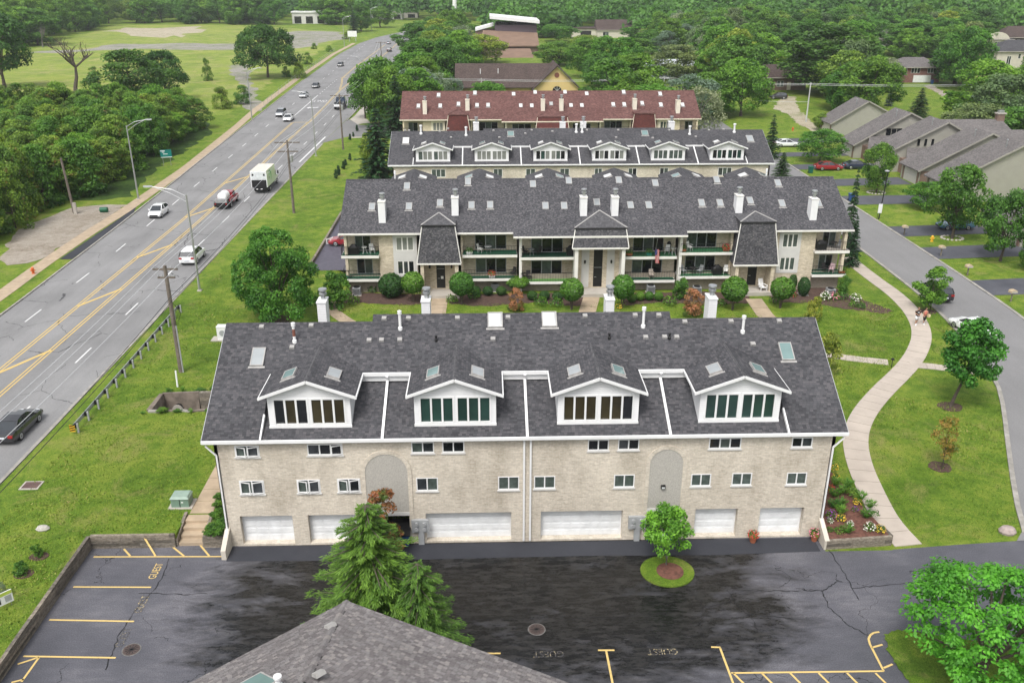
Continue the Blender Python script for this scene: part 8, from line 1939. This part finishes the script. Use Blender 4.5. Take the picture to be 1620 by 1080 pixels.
MB().box(-.62, -.5, -.05, .62, .5, .05).build('frame', M_CONC).parent = o; MB().box(-.5, -.38, .051, .5, .38, .065).build('cover', M_RUST if False else mat('brown_grate', (.10, .06, .055), .8, .3)).parent = o
for (px, py), lab, r_ in (((849, 995), 'round iron manhole cover in the wet lot below the near building', .42), ((208, 1027), 'round iron manhole cover by the third guest stall', .42), ((1109, 896), 'faint round cover in the lot right of the island', .42)):
 p = G(px, py); o = thing('manhole_cover', lab, 'manhole', p); MB().lathe([(r_, -.02), (r_, .012), (r_ - .03, .016)], (0, 0, 0), 24).build('cover', mat('rusty_iron', (.07, .05, .045), .7, .3, 6) if px != 1109 else M_LOT).parent = o
 if px != 1109:
  MB().lathe([(r_ + .07, -.02), (r_ + .05, .008), (r_ + .005, .01)], (0, 0, 0), 24).build('collar', mat('worn_collar', (.13, .125, .12), .9, .4, 6)).parent = o
  for i in range(6): a = i * math.pi / 6; MB().beam((-.34 * math.cos(a), -.34 * math.sin(a), .02), (.34 * math.cos(a), .34 * math.sin(a), .02), .03, .012).build('rib', M_BLACK).parent = o
p = P(281, 612); o = thing('guy_guard', 'white plastic guy wire guard leaning beside the dark utility pole', 'guard', p); MB().tube([(0, 0, 0), (-.05, .25, 1.35)], .07, 8).build('tube', M_WHITE).parent = o
o = tag(MB().lathe([(.3, -.05), (.36, .08), (.25, .22), (.08, .27)], P(68, 837), 9, 1.2, .8).build('rock', M_STUCCO), 'grey rock lying in the left lawn', 'rock')
o = tag(MB().lathe([(.45, -.05), (.5, .15), (.36, .36), (.1, .44)], P(1593, 842), 10, 1.1, .85).build('rock', mat('pinkish_rock', (.33, .27, .25), .9, .2)), 'pale rounded boulder at the lawn corner by the street', 'rock')
p = P(8, 962); o = thing('yard_sign', 'small yard sign with a green header tilted in the left lawn', 'sign', p, .8)
for mb, n, m in ((MB().box(-.5, -.02, .25, .5, .02, 1.0), 'panel', M_WHITE), (MB().box(-.49, -.03, .78, .49, -.021, .98), 'header', mat('lime_print', (.4, .5, .08), .6)), (MB().box(-.42, -.03, .36, -.12, -.021, .72), 'photo', M_BLACK), (MB().box(.1, -.03, .36, .42, -.021, .72), 'photo', M_GREYM), (MB().tube([(-.35, 0, -.1), (-.35, 0, .25)], .015, 5), 'stake', M_METAL), (MB().tube([(.35, 0, -.1), (.35, 0, .25)], .015, 5), 'stake', M_METAL)): mb.build(n, m).parent = o
p = P(522, 388); o = thing('yard_sign', 'small white yard sign in the lawn left of the side lot', 'sign', p, .5); MB().box(-.45, -.02, .2, .45, .02, .9).build('panel', M_WHITE).parent = o; MB().box(-.3, -.03, .35, .1, -.021, .75).build('photo', M_BLACK).parent = o
p = P(265, 262); o = thing('road_sign', 'green road sign with white lettering among the thicket leaves', 'sign', p, .25)
z0, z1_ = PY(265, 249.5, p.y)[1] - p.z, PY(265, 237, p.y)[1] - p.z
MB().box(-.9, -.02, z0, .95, .02, z1_).build('panel', mat('sign_green', (.0, .16, .14), .5)).parent = o
for a, b, u, v in ((-.85, -.1, .82, .92), (-.6, -.2, .66, .74), (-.45, .3, .42, .5), (-.9, .95, .02, .1)): MB().box(a, -.03, z0 + (z1_ - z0) * u, b, -.021, z0 + (z1_ - z0) * v).build('lettering', M_WHITE).parent = o
for x in (-.6, .6): MB().tube([(x, .05, -.1), (x, .05, z1_)], .045, 6).build('post', M_METAL).parent = o
p = P(165, 336); o = thing('green_drum', 'dark green drum lying on the gravel lot', 'drum', p)
MB().tube([(-.5, 0, .35), (.5, 0, .4)], .36, 14).build('drum_body', mat('drum_green', (.01, .10, .05), .5)).parent = o; MB().tube([(.5, 0, .4), (.54, 0, .4)], .3, 14).build('drum_lid', mat('drum_green', (.01, .10, .05), .5)).parent = o
def hydrant(px, py, c, lab):
 p = P(px, py); o = thing('fire_hydrant', lab, 'hydrant', p); MB().lathe([(.2, -.05), (.2, .06), (.14, .08), (.14, .55), (.18, .57), (.17, .66), (.05, .8)], (0, 0, 0), 12).build('barrel', c).parent = o
 for a, b in (((-.28, 0, .42), (.28, 0, .42)), ((0, -.28, .42), (0, 0, .42))): MB().tube([a, b], .075, 8).build('outlet', c).parent = o
hydrant(53, 433, mat('hydrant_orange', (.55, .12, .03), .5), 'orange hydrant on the grass left of the gravel lot'); hydrant(1474, 382, mat('hydrant_yellow', (.70, .38, .03), .5), 'yellow hydrant on the lawn between the blue coupe and the street'); hydrant(1254, 207, mat('hydrant_orange', (.55, .12, .03), .5), 'orange hydrant up by the topmost drive')
for px, py, lab in ((1430, 372, 'tan mailbox on a post by the blue coupe drive'), (1488, 405, 'tan double mailbox on a post in front of the second lowest drive'), (1530, 436, 'tan mailbox on a post near the middle of the right lawn edge'), (1599, 477, 'tan mailbox on a post beside the lowest drive')):
 p = P(px, py); o = thing('mailbox', lab, 'mailbox', p, .1); MB().box(-.05, -.05, -.1, .05, .05, 1.05).build('post', M_TIMBER).parent = o
 MB().loft([[(-.34, y, 1.0), (.34, y, 1.0), (.34, y, 1.18), (.2, y, 1.3), (-.2, y, 1.3), (-.34, y, 1.18)] for y in (-.28, .28)]).build('box', mat('tan_mailbox', (.42, .33, .22), .7)).parent = o; MB().box(-.3, -.31, 1.02, .3, -.281, 1.2).build('door', M_CONC).parent = o
p = P(1390, 347); o = thing('park_lamp', 'black lamp post with a white notice on its foot by the street', 'street lamp', p); h = PY(1390, 272, p.y)[1] - p.z
for mb, n, m in ((MB().tube([(0, 0, -.1), (.25, 0, h)], [.09, .06], 8), 'pole', M_BLACK), (MB().lathe([(.05, 0), (.3, .1), (.34, .2), (.1, .3)], (.1, 0, h - .05), 12), 'lamp_head', M_GREYM), (MB().box(-.32, -.1, .9, .22, -.07, 2.2), 'notice', M_WHITE), (MB().tube([(-.25, -.05, -.1), (-.25, -.05, 1.0)], .03, 6), 'leg', M_BLACK)): mb.build(n, m).parent = o
p = P(1410, 582); o = thing('path_light', 'short path light where the two footpaths meet', 'path light', p); MB().tube([(0, 0, -.05), (0, 0, .8)], .03, 6).build('stem', M_BLACK).parent = o; MB().lathe([(.16, 0), (.13, .12), (.04, .18)], (0, 0, .78), 10).build('lamp_head', M_BLACK).parent = o
def bin_(px, py, c, lab):
 p = P(px, py); o = thing('wheelie_bin', lab, 'bin', p); MB().hexa([(-.28, -.3, .05), (.28, -.3, .05), (.28, .3, .05), (-.28, .3, .05)], [(-.35, -.38, 1.05), (.35, -.38, 1.05), (.35, .38, 1.05), (-.35, .38, 1.05)]).build('bin_body', c).parent = o
 MB().box(-.38, -.42, 1.051, .38, .4, 1.15).build('lid', c).parent = o
 for s in (-1, 1): MB().tube([(s * .3, .28, .14), (s * .36, .28, .14)], .14, 10).build('wheel', M_TYRE).parent = o
bin_(1282, 274, mat('bin_green', (.01, .10, .07), .5), 'dark green bin by the red car on the upper drive'); bin_(1346, 318, M_BLUE, 'blue bin at the kerb behind the right balcony'); bin_(1474, 133, M_BLUE, 'blue bin beside the white door of the red brick house')
def dumpster(x, y, lab):
 o = thing('dumpster', lab, 'dumpster', (x, y, .02)); MB().hexa([(-.8, -.55, .12), (.8, -.55, .12), (.8, .6, .12), (-.8, .6, .12)], [(-.9, -.75, 1.0), (.9, -.75, 1.0), (.9, .6, 1.25), (-.9, .6, 1.25)]).build('bin_body', M_BLUE).parent = o
 MB().hexa([(-.93, -.8, 1.005), (.93, -.8, 1.005), (.93, .63, 1.255), (-.93, .63, 1.255)], [(-.93, -.8, 1.06), (.93, -.8, 1.06), (.93, .63, 1.31), (-.93, .63, 1.31)]).build('lid', M_BLACK).parent = o
 MB().box(-.1, -.76, .62, .25, -.66, .82).build('sticker', M_WHITE).parent = o
 for s in (-.6, .6): MB().tube([(s, -.4, .07), (s + .06, -.4, .07)], .09, 8).build('wheel', M_TYRE).parent = o
dumpster((opens[0][0] + opens[0][1]) / 2 + .35, YF + .05, 'blue wheeled dumpster in the archway passage behind the spruce'); dumpster((opens[1][0] + opens[1][1]) / 2 - .1, YF + .2, 'blue wheeled dumpster in the archway passage behind the island tree')
def pot(x, y, kind, lab):
 o = thing('flower_pot', lab, 'flower pot', (x, y, .01)); MB().lathe([(.16, 0), (.24, .36), (.27, .36), (.27, .44), (.2, .44)], (0, 0, 0), 14).build('pot', M_TERRA).parent = o
 for nm in ('crown', 'flowers'):
  c_ = bpy.data.objects.new(nm, BLOOM[kind][nm]); C.objects.link(c_); c_.parent = o; c_.location = (0, 0, .36); c_.scale = (.75, .75, .8)
a, b = PY(*z2(992, 1000), YF)[0], PY(*z2(1252, 1000), YF)[0]
pot(a, YF - .45, 'red', 'terracotta pot of red flowers between the two single garage doors'); pot(b, YF - .4, 'pink', 'terracotta pot of faded flowers at the right corner of the near building')
for px, py, lab in ((565, 466, 'air conditioner under the left end balconies'), (783, 460, 'pale air conditioner behind the first row of low balls'), (1029, 463, 'dark air conditioner behind the four green balls'), (1102, 465, 'tall grey air conditioner behind the coral tipped shrub'), (1313, 468, 'grey air conditioner under the right end balconies'), (1270, 466, 'dark drum shaped unit left of the right end air conditioner')):
 p = P(px, py); o = thing('air_conditioner', lab, 'air conditioner', p); MB().box(-.5, -.5, -.05, .5, .5, .06).build('pad', M_CONC).parent = o
 MB().box(-.4, -.4, .06, .4, .4, .85).build('casing', M_GREYM).parent = o; MB().lathe([(.36, .851), (.36, .9), (.1, .93)], (0, 0, 0), 14).build('fan_grille', M_BLACK).parent = o
 for i in range(6): MB().box(-.36, -.42, .14 + i * .115, .36, -.401, .19 + i * .115).build('louvre', M_BLACK).parent = o
# balcony things
BD = {(b_, u): (xa, xb, zt, yf, yr) for b_, u, xa, xb, zt, yf, yr in BALC}
M_PLAS = mat('white_plastic', (.68, .68, .66), .5, .05); M_WICK = mat('dark_wicker', (.03, .028, .028), .8, .2)
def chair(b_, u, t, d, rz, m, lab, rocker=False):
 xa, xb, zt, yf, yr = BD[(b_, u)]; o = thing('balcony_chair', lab, 'chair', (xa + (xb - xa) * t, yf + d, zt + .05), rz)
 MB().box(-.25, -.24, .38, .25, .24, .43).build('seat', m).parent = o; MB().hexa([(-.25, .2, .43), (.25, .2, .43), (.25, .25, .43), (-.25, .25, .43)], [(-.22, .32, .95), (.22, .32, .95), (.22, .36, .95), (-.22, .36, .95)]).build('backrest', m).parent = o
 for sx in (-1, 1):
  for sy in (-1, 1): MB().tube([(sx * .22, sy * .2, 0), (sx * .21, sy * .19, .39)], .02, 5).build('leg', m).parent = o
  MB().box(min(sx * .24, sx * .29), -.2, .6, max(sx * .24, sx * .29), .26, .64).build('armrest', m).parent = o
def table(b_, u, t, d, m, lab, r=.4):
 xa, xb, zt, yf, yr = BD[(b_, u)]; o = thing('balcony_table', lab, 'table', (xa + (xb - xa) * t, yf + d, zt + .05))
 MB().lathe([(r, .68), (r, .72), (r * .5, .725)], (0, 0, 0), 16).build('tabletop', m).parent = o
 for i in range(3): a = i * 2.09; MB().tube([(.28 * math.cos(a), .28 * math.sin(a), 0), (.1 * math.cos(a), .1 * math.sin(a), .68)], .02, 5).build('leg', m).parent = o
def grill(b_, u, t, d, lab):
 xa, xb, zt, yf, yr = BD[(b_, u)]; o = thing('balcony_grill', lab, 'grill', (xa + (xb - xa) * t, yf + d, zt + .05))
 MB().hexa([(-.5, -.28, 0), (.5, -.28, 0), (.5, .28, 0), (-.5, .28, 0)], [(-.55, -.3, .7), (.55, -.3, .7), (.55, .3, .7), (-.55, .3, .7)]).build('cover', M_BLACK).parent = o; MB().loft([[(x, -w, .701), (x, w, .701), (x, w * .6, .7 + h_), (x, -w * .6, .7 + h_)] for x, w, h_ in ((-.4, .22, .12), (-.2, .28, .3), (.2, .28, .3), (.4, .22, .12))]).build('hood', M_BLACK).parent = o
def planter(b_, u, t, d, m, kind, lab):
 xa, xb, zt, yf, yr = BD[(b_, u)]; o = thing('flower_pot', lab, 'flower pot', (xa + (xb - xa) * t, yf + d, zt + .05)); MB().hexa([(-.28, -.14, 0), (.28, -.14, 0), (.28, .14, 0), (-.28, .14, 0)], [(-.33, -.17, .3), (.33, -.17, .3), (.33, .17, .3), (-.33, .17, .3)]).build('pot', m).parent = o
 c_ = bpy.data.objects.new('crown', BLOOM[kind]['crown']); C.objects.link(c_); c_.parent = o; c_.location = (0, 0, .2); c_.scale = (.9, .7, 1.1)
 if kind != 'green': c_ = bpy.data.objects.new('flowers', BLOOM[kind]['flowers']); C.objects.link(c_); c_.parent = o; c_.location = (0, 0, .2); c_.scale = (.9, .7, 1.1)
grill(0, 0, .32, .75, 'black covered grill on the top left balcony'); table(0, 0, .6, .8, M_PLAS, 'small white table beside the covered grill', .3); chair(0, 0, .8, .9, .4, M_PLAS, 'white chair at the right end of the top left balcony')
table(1, 0, .47, .8, M_GREYM, 'round table on the upper balcony right of the first hood'); chair(1, 0, .33, .9, 1.2, M_PLAS, 'white chair left of the round balcony table'); planter(1, 0, .13, .3, M_WHITE, 'green', 'white pot at the left end of the upper balcony right of the first hood')
planter(1, 1, .53, .25, M_WHITE, 'red', 'white planter of red flowers on the lower balcony rail'); chair(1, 1, .92, .8, -.8, M_WICK, 'dark chair at the right end of the lower balcony with the red flowers')
chair(2, 0, .10, .9, 1.2, M_WICK, 'dark chair at the left end of the upper middle left balcony'); table(2, 0, .2, .7, M_GREYM, 'dark table on the upper middle left balcony', .35); chair(2, 0, .33, .8, -1, M_WICK, 'dark chair right of the table on the upper middle left balcony'); chair(2, 1, .06, .9, 1.0, M_WICK, 'dark chair low on the lower middle left balcony'); chair(2, 1, .16, .7, .2, M_WICK, 'dark chair beside the post on the lower middle left balcony'); grill(2, 0, .95, .8, 'small black grill at the right end of the upper middle left balcony')
planter(3, 0, .1, .35, M_TERRA, 'green', 'red planter with a green plant on the flag balcony'); planter(3, 0, .48, .5, mat('teal_tub', (.02, .2, .15), .5), 'green', 'teal tub on the flag balcony floor'); chair(3, 0, .84, .9, -.4, M_PLAS, 'white chair under the oval wall ornament on the flag balcony'); table(3, 0, .95, .7, M_PLAS, 'white table at the right end of the flag balcony', .32); chair(3, 1, .55, .6, .1, mat('taupe_cushion', (.42, .36, .31), .8), 'taupe high backed chair on the balcony below the flag')
planter(4, 0, .06, .4, M_TERRA, 'green', 'terracotta pots at the left end of the balcony right of the flag'); chair(4, 0, .2, .7, .8, M_PLAS, 'white chair on the balcony right of the flag'); planter(4, 0, .88, .4, M_TERRA, 'red', 'planter of red flowers at the right end of the balcony right of the flag')
chair(4, 1, .12, .8, .6, M_GREYM, 'grey chair at the left of the lower balcony with the black grill'); table(4, 1, .3, .8, M_WICK, 'dark table on the lower balcony with the black grill', .4); chair(4, 1, .43, .8, -.9, M_GREYM, 'grey chair right of the dark table on the lower balcony'); grill(4, 1, .76, .7, 'tall black grill on the lower balcony left of the third hood'); chair(4, 1, .93, .6, -.3, M_PLAS, 'white chair beside the tall black grill')
chair(5, 0, .12, .8, .5, M_WICK, 'dark chair at the left of the top right balcony'); grill(5, 0, .2, .5, 'black grill on the top right balcony'); table(5, 0, .6, .8, M_WICK, 'dark table on the top right balcony', .35); chair(5, 0, .75, .8, -.9, M_GREYM, 'grey chair on the top right balcony'); chair(5, 1, .45, .9, .4, M_WICK, 'dark chair on the bottom right balcony'); chair(5, 1, .62, .7, -.6, mat('pinkish_cushion', (.5, .36, .38), .8), 'pale cushioned chair on the bottom right balcony'); planter(5, 1, .9, .4, M_TERRA, 'green', 'leafy pot at the right end of the bottom right balcony')
xa, xb, zt, yf, yr = BD[(3, 0)]; fx = xa + (xb - xa) * .58
o = thing('flag', 'striped flag with a blue corner hanging from the upper right balcony', 'flag', (fx, yf, zt)); MB().tube([(0, .1, .3), (.05, -.5, 2.0)], .02, 6).build('flagpole', M_METAL).parent = o; MB().lathe([(.03, -.05), (.05, 0), (.02, .06)], (.05, -.5, 2.03), 8).build('finial', M_METAL).parent = o
fl = []
for i in range(9):
 w0 = -.10 + i * .045; mb = MB(); n = 8
 for k in range(n):
  z0_, z1__ = .95 - k * .19, .95 - (k + 1) * .19; f0, f1 = -.42 + .05 * math.sin(k * .9 + i), -.42 + .05 * math.sin((k + 1) * .9 + i); sh = .012 * k
  mb.poly([(w0 + sh, f0, z0_), (w0 + .045 + sh, f0 + .03 * (i % 2), z0_), (w0 + .045 + sh + .012, f1 + .03 * (i % 2), z1__), (w0 + sh + .012, f1, z1__)])
 mb.build('stripe', mat('flag_red', (.45, .02, .03), .8) if i % 2 == 0 else M_PLAS).parent = o
MB().hexa([(-.11, -.47, .35), (.12, -.47, .35), (.12, -.455, .35), (-.11, -.455, .35)], [(-.11, -.5, .96), (.1, -.5, .96), (.1, -.485, .96), (-.11, -.485, .96)]).build('canton', mat('flag_blue', (.02, .03, .14), .8)).parent = o
for i in range(3): MB().box(-.06 + .05 * i, -.512, .5 + .13 * i, -.03 + .05 * i, -.502, .53 + .13 * i).build('star', M_PLAS).parent = o
q_ = PY(*z4(487, 518), 90.8); o = thing('wall_ornament', 'dark oval ornament on the flag balcony wall', 'ornament', (q_[0], 90.8, q_[1])); MB().tube([(0, -.02, 0), (0, -.07, 0)], .3, 16).build('plate', M_BLACK).parent = o; o.scale = (.8, 1, 1.4)
p = P(1203, 462); o = thing('garden_chair', 'white slatted garden chair on the porch of the third entrance', 'chair', (p.x, 88.4, .68), .3)
for i in range(5): MB().hexa([(-.28 + .115 * i, .2, .35), (-.19 + .115 * i, .2, .35), (-.19 + .115 * i, .23, .35), (-.28 + .115 * i, .23, .35)], [(-.28 + .115 * i, .48, 1.15), (-.19 + .115 * i, .48, 1.15), (-.19 + .115 * i, .51, 1.15), (-.28 + .115 * i, .51, 1.15)]).build('slat', M_WHITE).parent = o
MB().box(-.32, -.35, .33, .32, .24, .37).build('seat', M_WHITE).parent = o
for s in (-1, 1): MB().box(min(s * .3, s * .42), -.4, .56, max(s * .3, s * .42), .3, .6).build('armrest', M_WHITE).parent = o; MB().box(min(s * .33, s * .39), -.38, 0, max(s * .33, s * .39), -.3, .56).build('leg', M_WHITE).parent = o
# people on the curved path
M_SKIN = mat('skin', (.45, .26, .18), .6, .05); M_HAIR = mat('dark_hair', (.02, .014, .012), .7, .2); M_HAIRL = mat('brown_hair', (.12, .075, .045), .7, .2)
M_SHIRT = mat('black_cloth', (.012, .012, .013), .9, .2); M_SHORT = mat('white_cloth', (.62, .62, .63), .9, .05); M_CORAL = mat('coral_cloth', (.5, .16, .12), .9, .1)
def skin_body(verts, edges, root, mname, m, parent, sub=2):
 me = bpy.data.meshes.new(mname); me.from_pydata([v[:3] for v in verts], edges, []); me.materials.append(m); o = bpy.data.objects.new(mname, me); C.objects.link(o)
 md = o.modifiers.new('skin', 'SKIN');
 for i, v in enumerate(verts): sv = me.skin_vertices[0].data[i]; r = v[3]; sv.radius = r if hasattr(r, '__len__') else (r, r); sv.use_root = (i == root)
 sb = o.modifiers.new('sub', 'SUBSURF'); sb.levels = sub; sb.render_levels = sub
 o.parent = parent; return o, me
def person(x, y, rz, h, woman, label):
 o = thing('person', label, 'person', (x, y, max(0, hz(x, y)) + .055), rz); s = h / 1.75
 V = [(0, 0, .93, (.15, .11)), (0, .01, 1.12, (.135, .10)), (0, .0, 1.36, (.165, .11) if not woman else (.14, .10)), (0, .01, 1.47, .065), (0, .02, 1.53, .055),
   (.09, 0, .88, .095), (.10, .10, .50, .068), (.10, .04, .10, .045), (.10, .20, .04, .04), (-.09, 0, .88, .095), (-.10, -.06, .50, .068), (-.10, -.24, .12, .045), (-.10, -.14, .03, .04),
   (.19, 0, 1.40, .06), (.24, .02, 1.14, .045), (.10, .20, 1.10, .036), (-.19, 0, 1.40, .06), (-.24, .02, 1.14, .045), (-.10, .20, 1.13, .036)]
 if woman: V[15] = (.27, .10, .92, .034); V[18] = (-.30, .12, .95, .034)
 E = [(0, 1), (1, 2), (2, 3), (3, 4), (0, 5), (5, 6), (6, 7), (7, 8), (0, 9), (9, 10), (10, 11), (11, 12), (2, 13), (13, 14), (14, 15), (2, 16), (16, 17), (17, 18)]
 for hnd, sx in ((15, 1), (18, -1)):              # hands: five short finger chains each
  bx, by, bz, _ = V[hnd]; V.append((bx - sx * .03, by + .06, bz - .02, (.032, .018))); pb = len(V) - 1; E.append((hnd, pb))
  for f, L in zip((-.03, -.01, .012, .032), (.07, .085, .08, .06)):
   V.append((bx - sx * .04 + sx * f, by + .09 + L * .4, bz - .03, .011)); E.append((pb, len(V) - 1)); V.append((bx - sx * .05 + sx * f, by + .10 + L, bz - .05, .009)); E.append((len(V) - 2, len(V) - 1))
  V.append((bx - sx * .06, by + .07, bz + .03, .012)); E.append((pb, len(V) - 1))
 V = [(a * s, b * s, c * s, (tuple(q * s for q in r) if hasattr(r, '__len__') else r * s)) for a, b, c, r in V]
 skin_body(V, E, 0, 'body', M_SKIN, o)
 hd = MB(); hd.lathe([(.02, -.12), (.06, -.105), (.085, -.03), (.095, .04), (.085, .10), (.05, .135), (.01, .145)], (0, .02, 1.64), 14, .86, 1.0); hd.v = [(a * s, b * s, c * s) for a, b, c in hd.v]; x_ = hd.build('head', M_SKIN, smooth=True); x_.parent = o
 def sm(mb, n, m, par=None): mb.v = [(a * s, b * s, c * s) for a, b, c in mb.v]; q = mb.build(n, m, smooth=True); q.parent = par or o; return q
 for sx in (-1, 1): sm(MB().lathe([(.004, -.012), (.013, 0), (.004, .012)], (sx * .034, .108, 1.65), 8), 'eye', M_BLACK, x_); sm(MB().lathe([(.006, -.03), (.018, 0), (.006, .03)], (sx * .083, .02, 1.64), 8), 'ear', M_SKIN, x_)
 sm(MB().hexa([(-.014, .10, 1.61), (.014, .10, 1.61), (.012, .125, 1.605), (-.012, .125, 1.605)], [(-.006, .105, 1.66), (.006, .105, 1.66), (.005, .112, 1.66), (-.005, .112, 1.66)]), 'nose', M_SKIN, x_); sm(MB().box(-.025, .095, 1.575, .025, .108, 1.585), 'mouth', mat('lips', (.3, .1, .09), .6), x_)
 sm(MB().lathe([(.094, .0), (.104, .05), (.094, .115), (.055, .15), (.01, .16)], (0, .006, 1.64), 14, .9, 1.0), 'hair', M_HAIR if woman else M_HAIRL)
 if woman: sm(MB().tube([(0, -.07, 1.72), (0, -.14, 1.62), (0, -.12, 1.42)], [.05, .045, .02], 8), 'ponytail', M_HAIR)
 top = lambda zs, m, n: sm(MB().loft([[(w * math.cos(t), d * math.sin(t) + .005, z) for t in [2 * math.pi * i / 14 for i in range(14)]] for z, w, d in zs]), n, m)
 if woman: top(((.98, .165, .125), (1.15, .152, .115), (1.36, .17, .12), (1.43, .13, .09)), M_CORAL, 'top')
 else: top(((.90, .185, .135), (1.12, .185, .13), (1.34, .20, .135), (1.44, .15, .10), (1.48, .085, .075)), M_SHIRT, 'shirt')
 for sx, k6, k7 in ((1, V[6], V[7]), (-1, V[10], V[11])):
  a = Vector((sx * .09 * s, 0, .9 * s)); b = Vector(k6[:3]); c = Vector(k7[:3])
  if woman: q = MB().tube([a, b, c], [.118 * s, .082 * s, .058 * s], 12).build('trouser_leg', M_SHIRT, smooth=True)
  else: q = MB().tube([a, a.lerp(b, .95)], [.125 * s, .11 * s], 12).build('shorts_leg', M_SHORT, smooth=True)
  q.parent = o
  f = Vector((V[8] if sx > 0 else V[12])[:3]); q = MB().loft([[(f.x - w, f.y + y, f.z - .04 * s), (f.x + w, f.y + y, f.z - .04 * s), (f.x + w * .8, f.y + y, f.z + hh_), (f.x - w * .8, f.y + y, f.z + hh_)] for y, w, hh_ in ((-.2 * s, .04 * s, .08 * s), (-.1 * s, .05 * s, .08 * s), (.04 * s, .05 * s, .03 * s), (.1 * s, .035 * s, .01 * s))]).build('shoe', M_SHORT); q.parent = o
 if not woman:
  for sx in (-1, 1): A_ = Vector(V[13 if sx > 0 else 16][:3]); B_ = Vector(V[14 if sx > 0 else 17][:3]); q = MB().tube([A_, A_.lerp(B_, .6)], [.085 * s, .075 * s], 10).build('sleeve', M_SHIRT, smooth=True); q.parent = o
  top(((.84, .17, .13), (.92, .165, .125)), M_SHORT, 'shorts'); sm(MB().box(-.09, .138, 1.24, .09, .143, 1.33), 'shirt_print', M_SHORT)
 return o
a, b = G(1449, 514, .32), G(1461, 513, .32)
person(a.x, a.y, math.pi - .1, 1.78, False, 'walking man in a black shirt and white shorts on the curved path')
person(b.x, b.y, math.pi + .15, 1.68, True, 'walking woman in coral top and black trousers beside the man on the path')
o = thing('shoulder_bag', 'pale shoulder bag hanging at the walking woman\'s hip', 'bag', (b.x + .36, b.y + .0, .3 + .78)); MB().loft([[(-w, -.06, z), (w, -.06, z), (w, .06, z), (-w, .06, z)] for z, w in ((-.02, .12), (.12, .16), (.28, .13))]).build('pouch', mat('pale_canvas', (.6, .5, .3), .9)).parent = o; MB().tube([(-.08, 0, .28), (-.16, 0, .62), (.08, 0, .28)], .012, 5).build('strap', M_BLACK).parent = o
# fence and billboard beyond the road
random.seed(8)
ft = thing('wire_fence', 'thin chain fence along the left verge beyond the thicket', 'fence', (-58, 215, .8)); fp = [P(*q) for q in ((330 + 88, 170), (445, 145), (470, 125), (500, 104), (530, 82))]
L_ = resample(fp, 26)
for a in L_: MB().tube([(a.x, a.y, .7), (a.x, a.y, 2.3)], .04, 5).build('post', M_GREYM, ft)
for z in (.95, 1.6, 2.25):
 for a, b in zip(L_, L_[1:]): MB().beam((a.x, a.y, z), (b.x, b.y, z), .025, .025).build('wire', M_GREYM, ft)
p = P(558, 66); o = thing('billboard', 'small white board on posts among the far verge bushes', 'sign', p)
MB().box(-2.2, -.1, 2.2, 2.2, .1, 4.8).build('panel', M_WHITE).parent = o
for s in (-1.5, 1.5): MB().box(s - .12, .11, -.1, s + .12, .3, 4.6).build('post', M_GREYM).parent = o
for px, py, w, h, lab in ((497, 78, 10, 3, 'round bush left of its twin in the field by the far verge'), (521, 82, 11, 3, 'round bush right of its twin in the field by the far verge'), (487, 102, 16, 5, 'spreading bush by the verge fence right of the umbrella tree'), (474, 124, 20, 6, 'open bush at the verge fence below the umbrella tree'), (548, 62, 14, 4, 'bush in front of the small white board'), (329, 128, 16, 8, 'slim bush alone in the field left of the broken paving'), (453, 122, 14, 4, 'bush at the foot of the umbrella tree')):
 p = P(px, py); plant(pick('shrub'), p, h * .8, w * depth(p) / FPX, lab, None, 'field_bush', None, 'bush')
tree_px(PR['conifer'][0], 560, 52, 16, 26, 'dark conifer by the road where the field ends', name='spruce_tree')
tree_px(PR['tall'][1], 572, 50, 6, 34, 'tall tree right of the dark conifer at the end of the field')
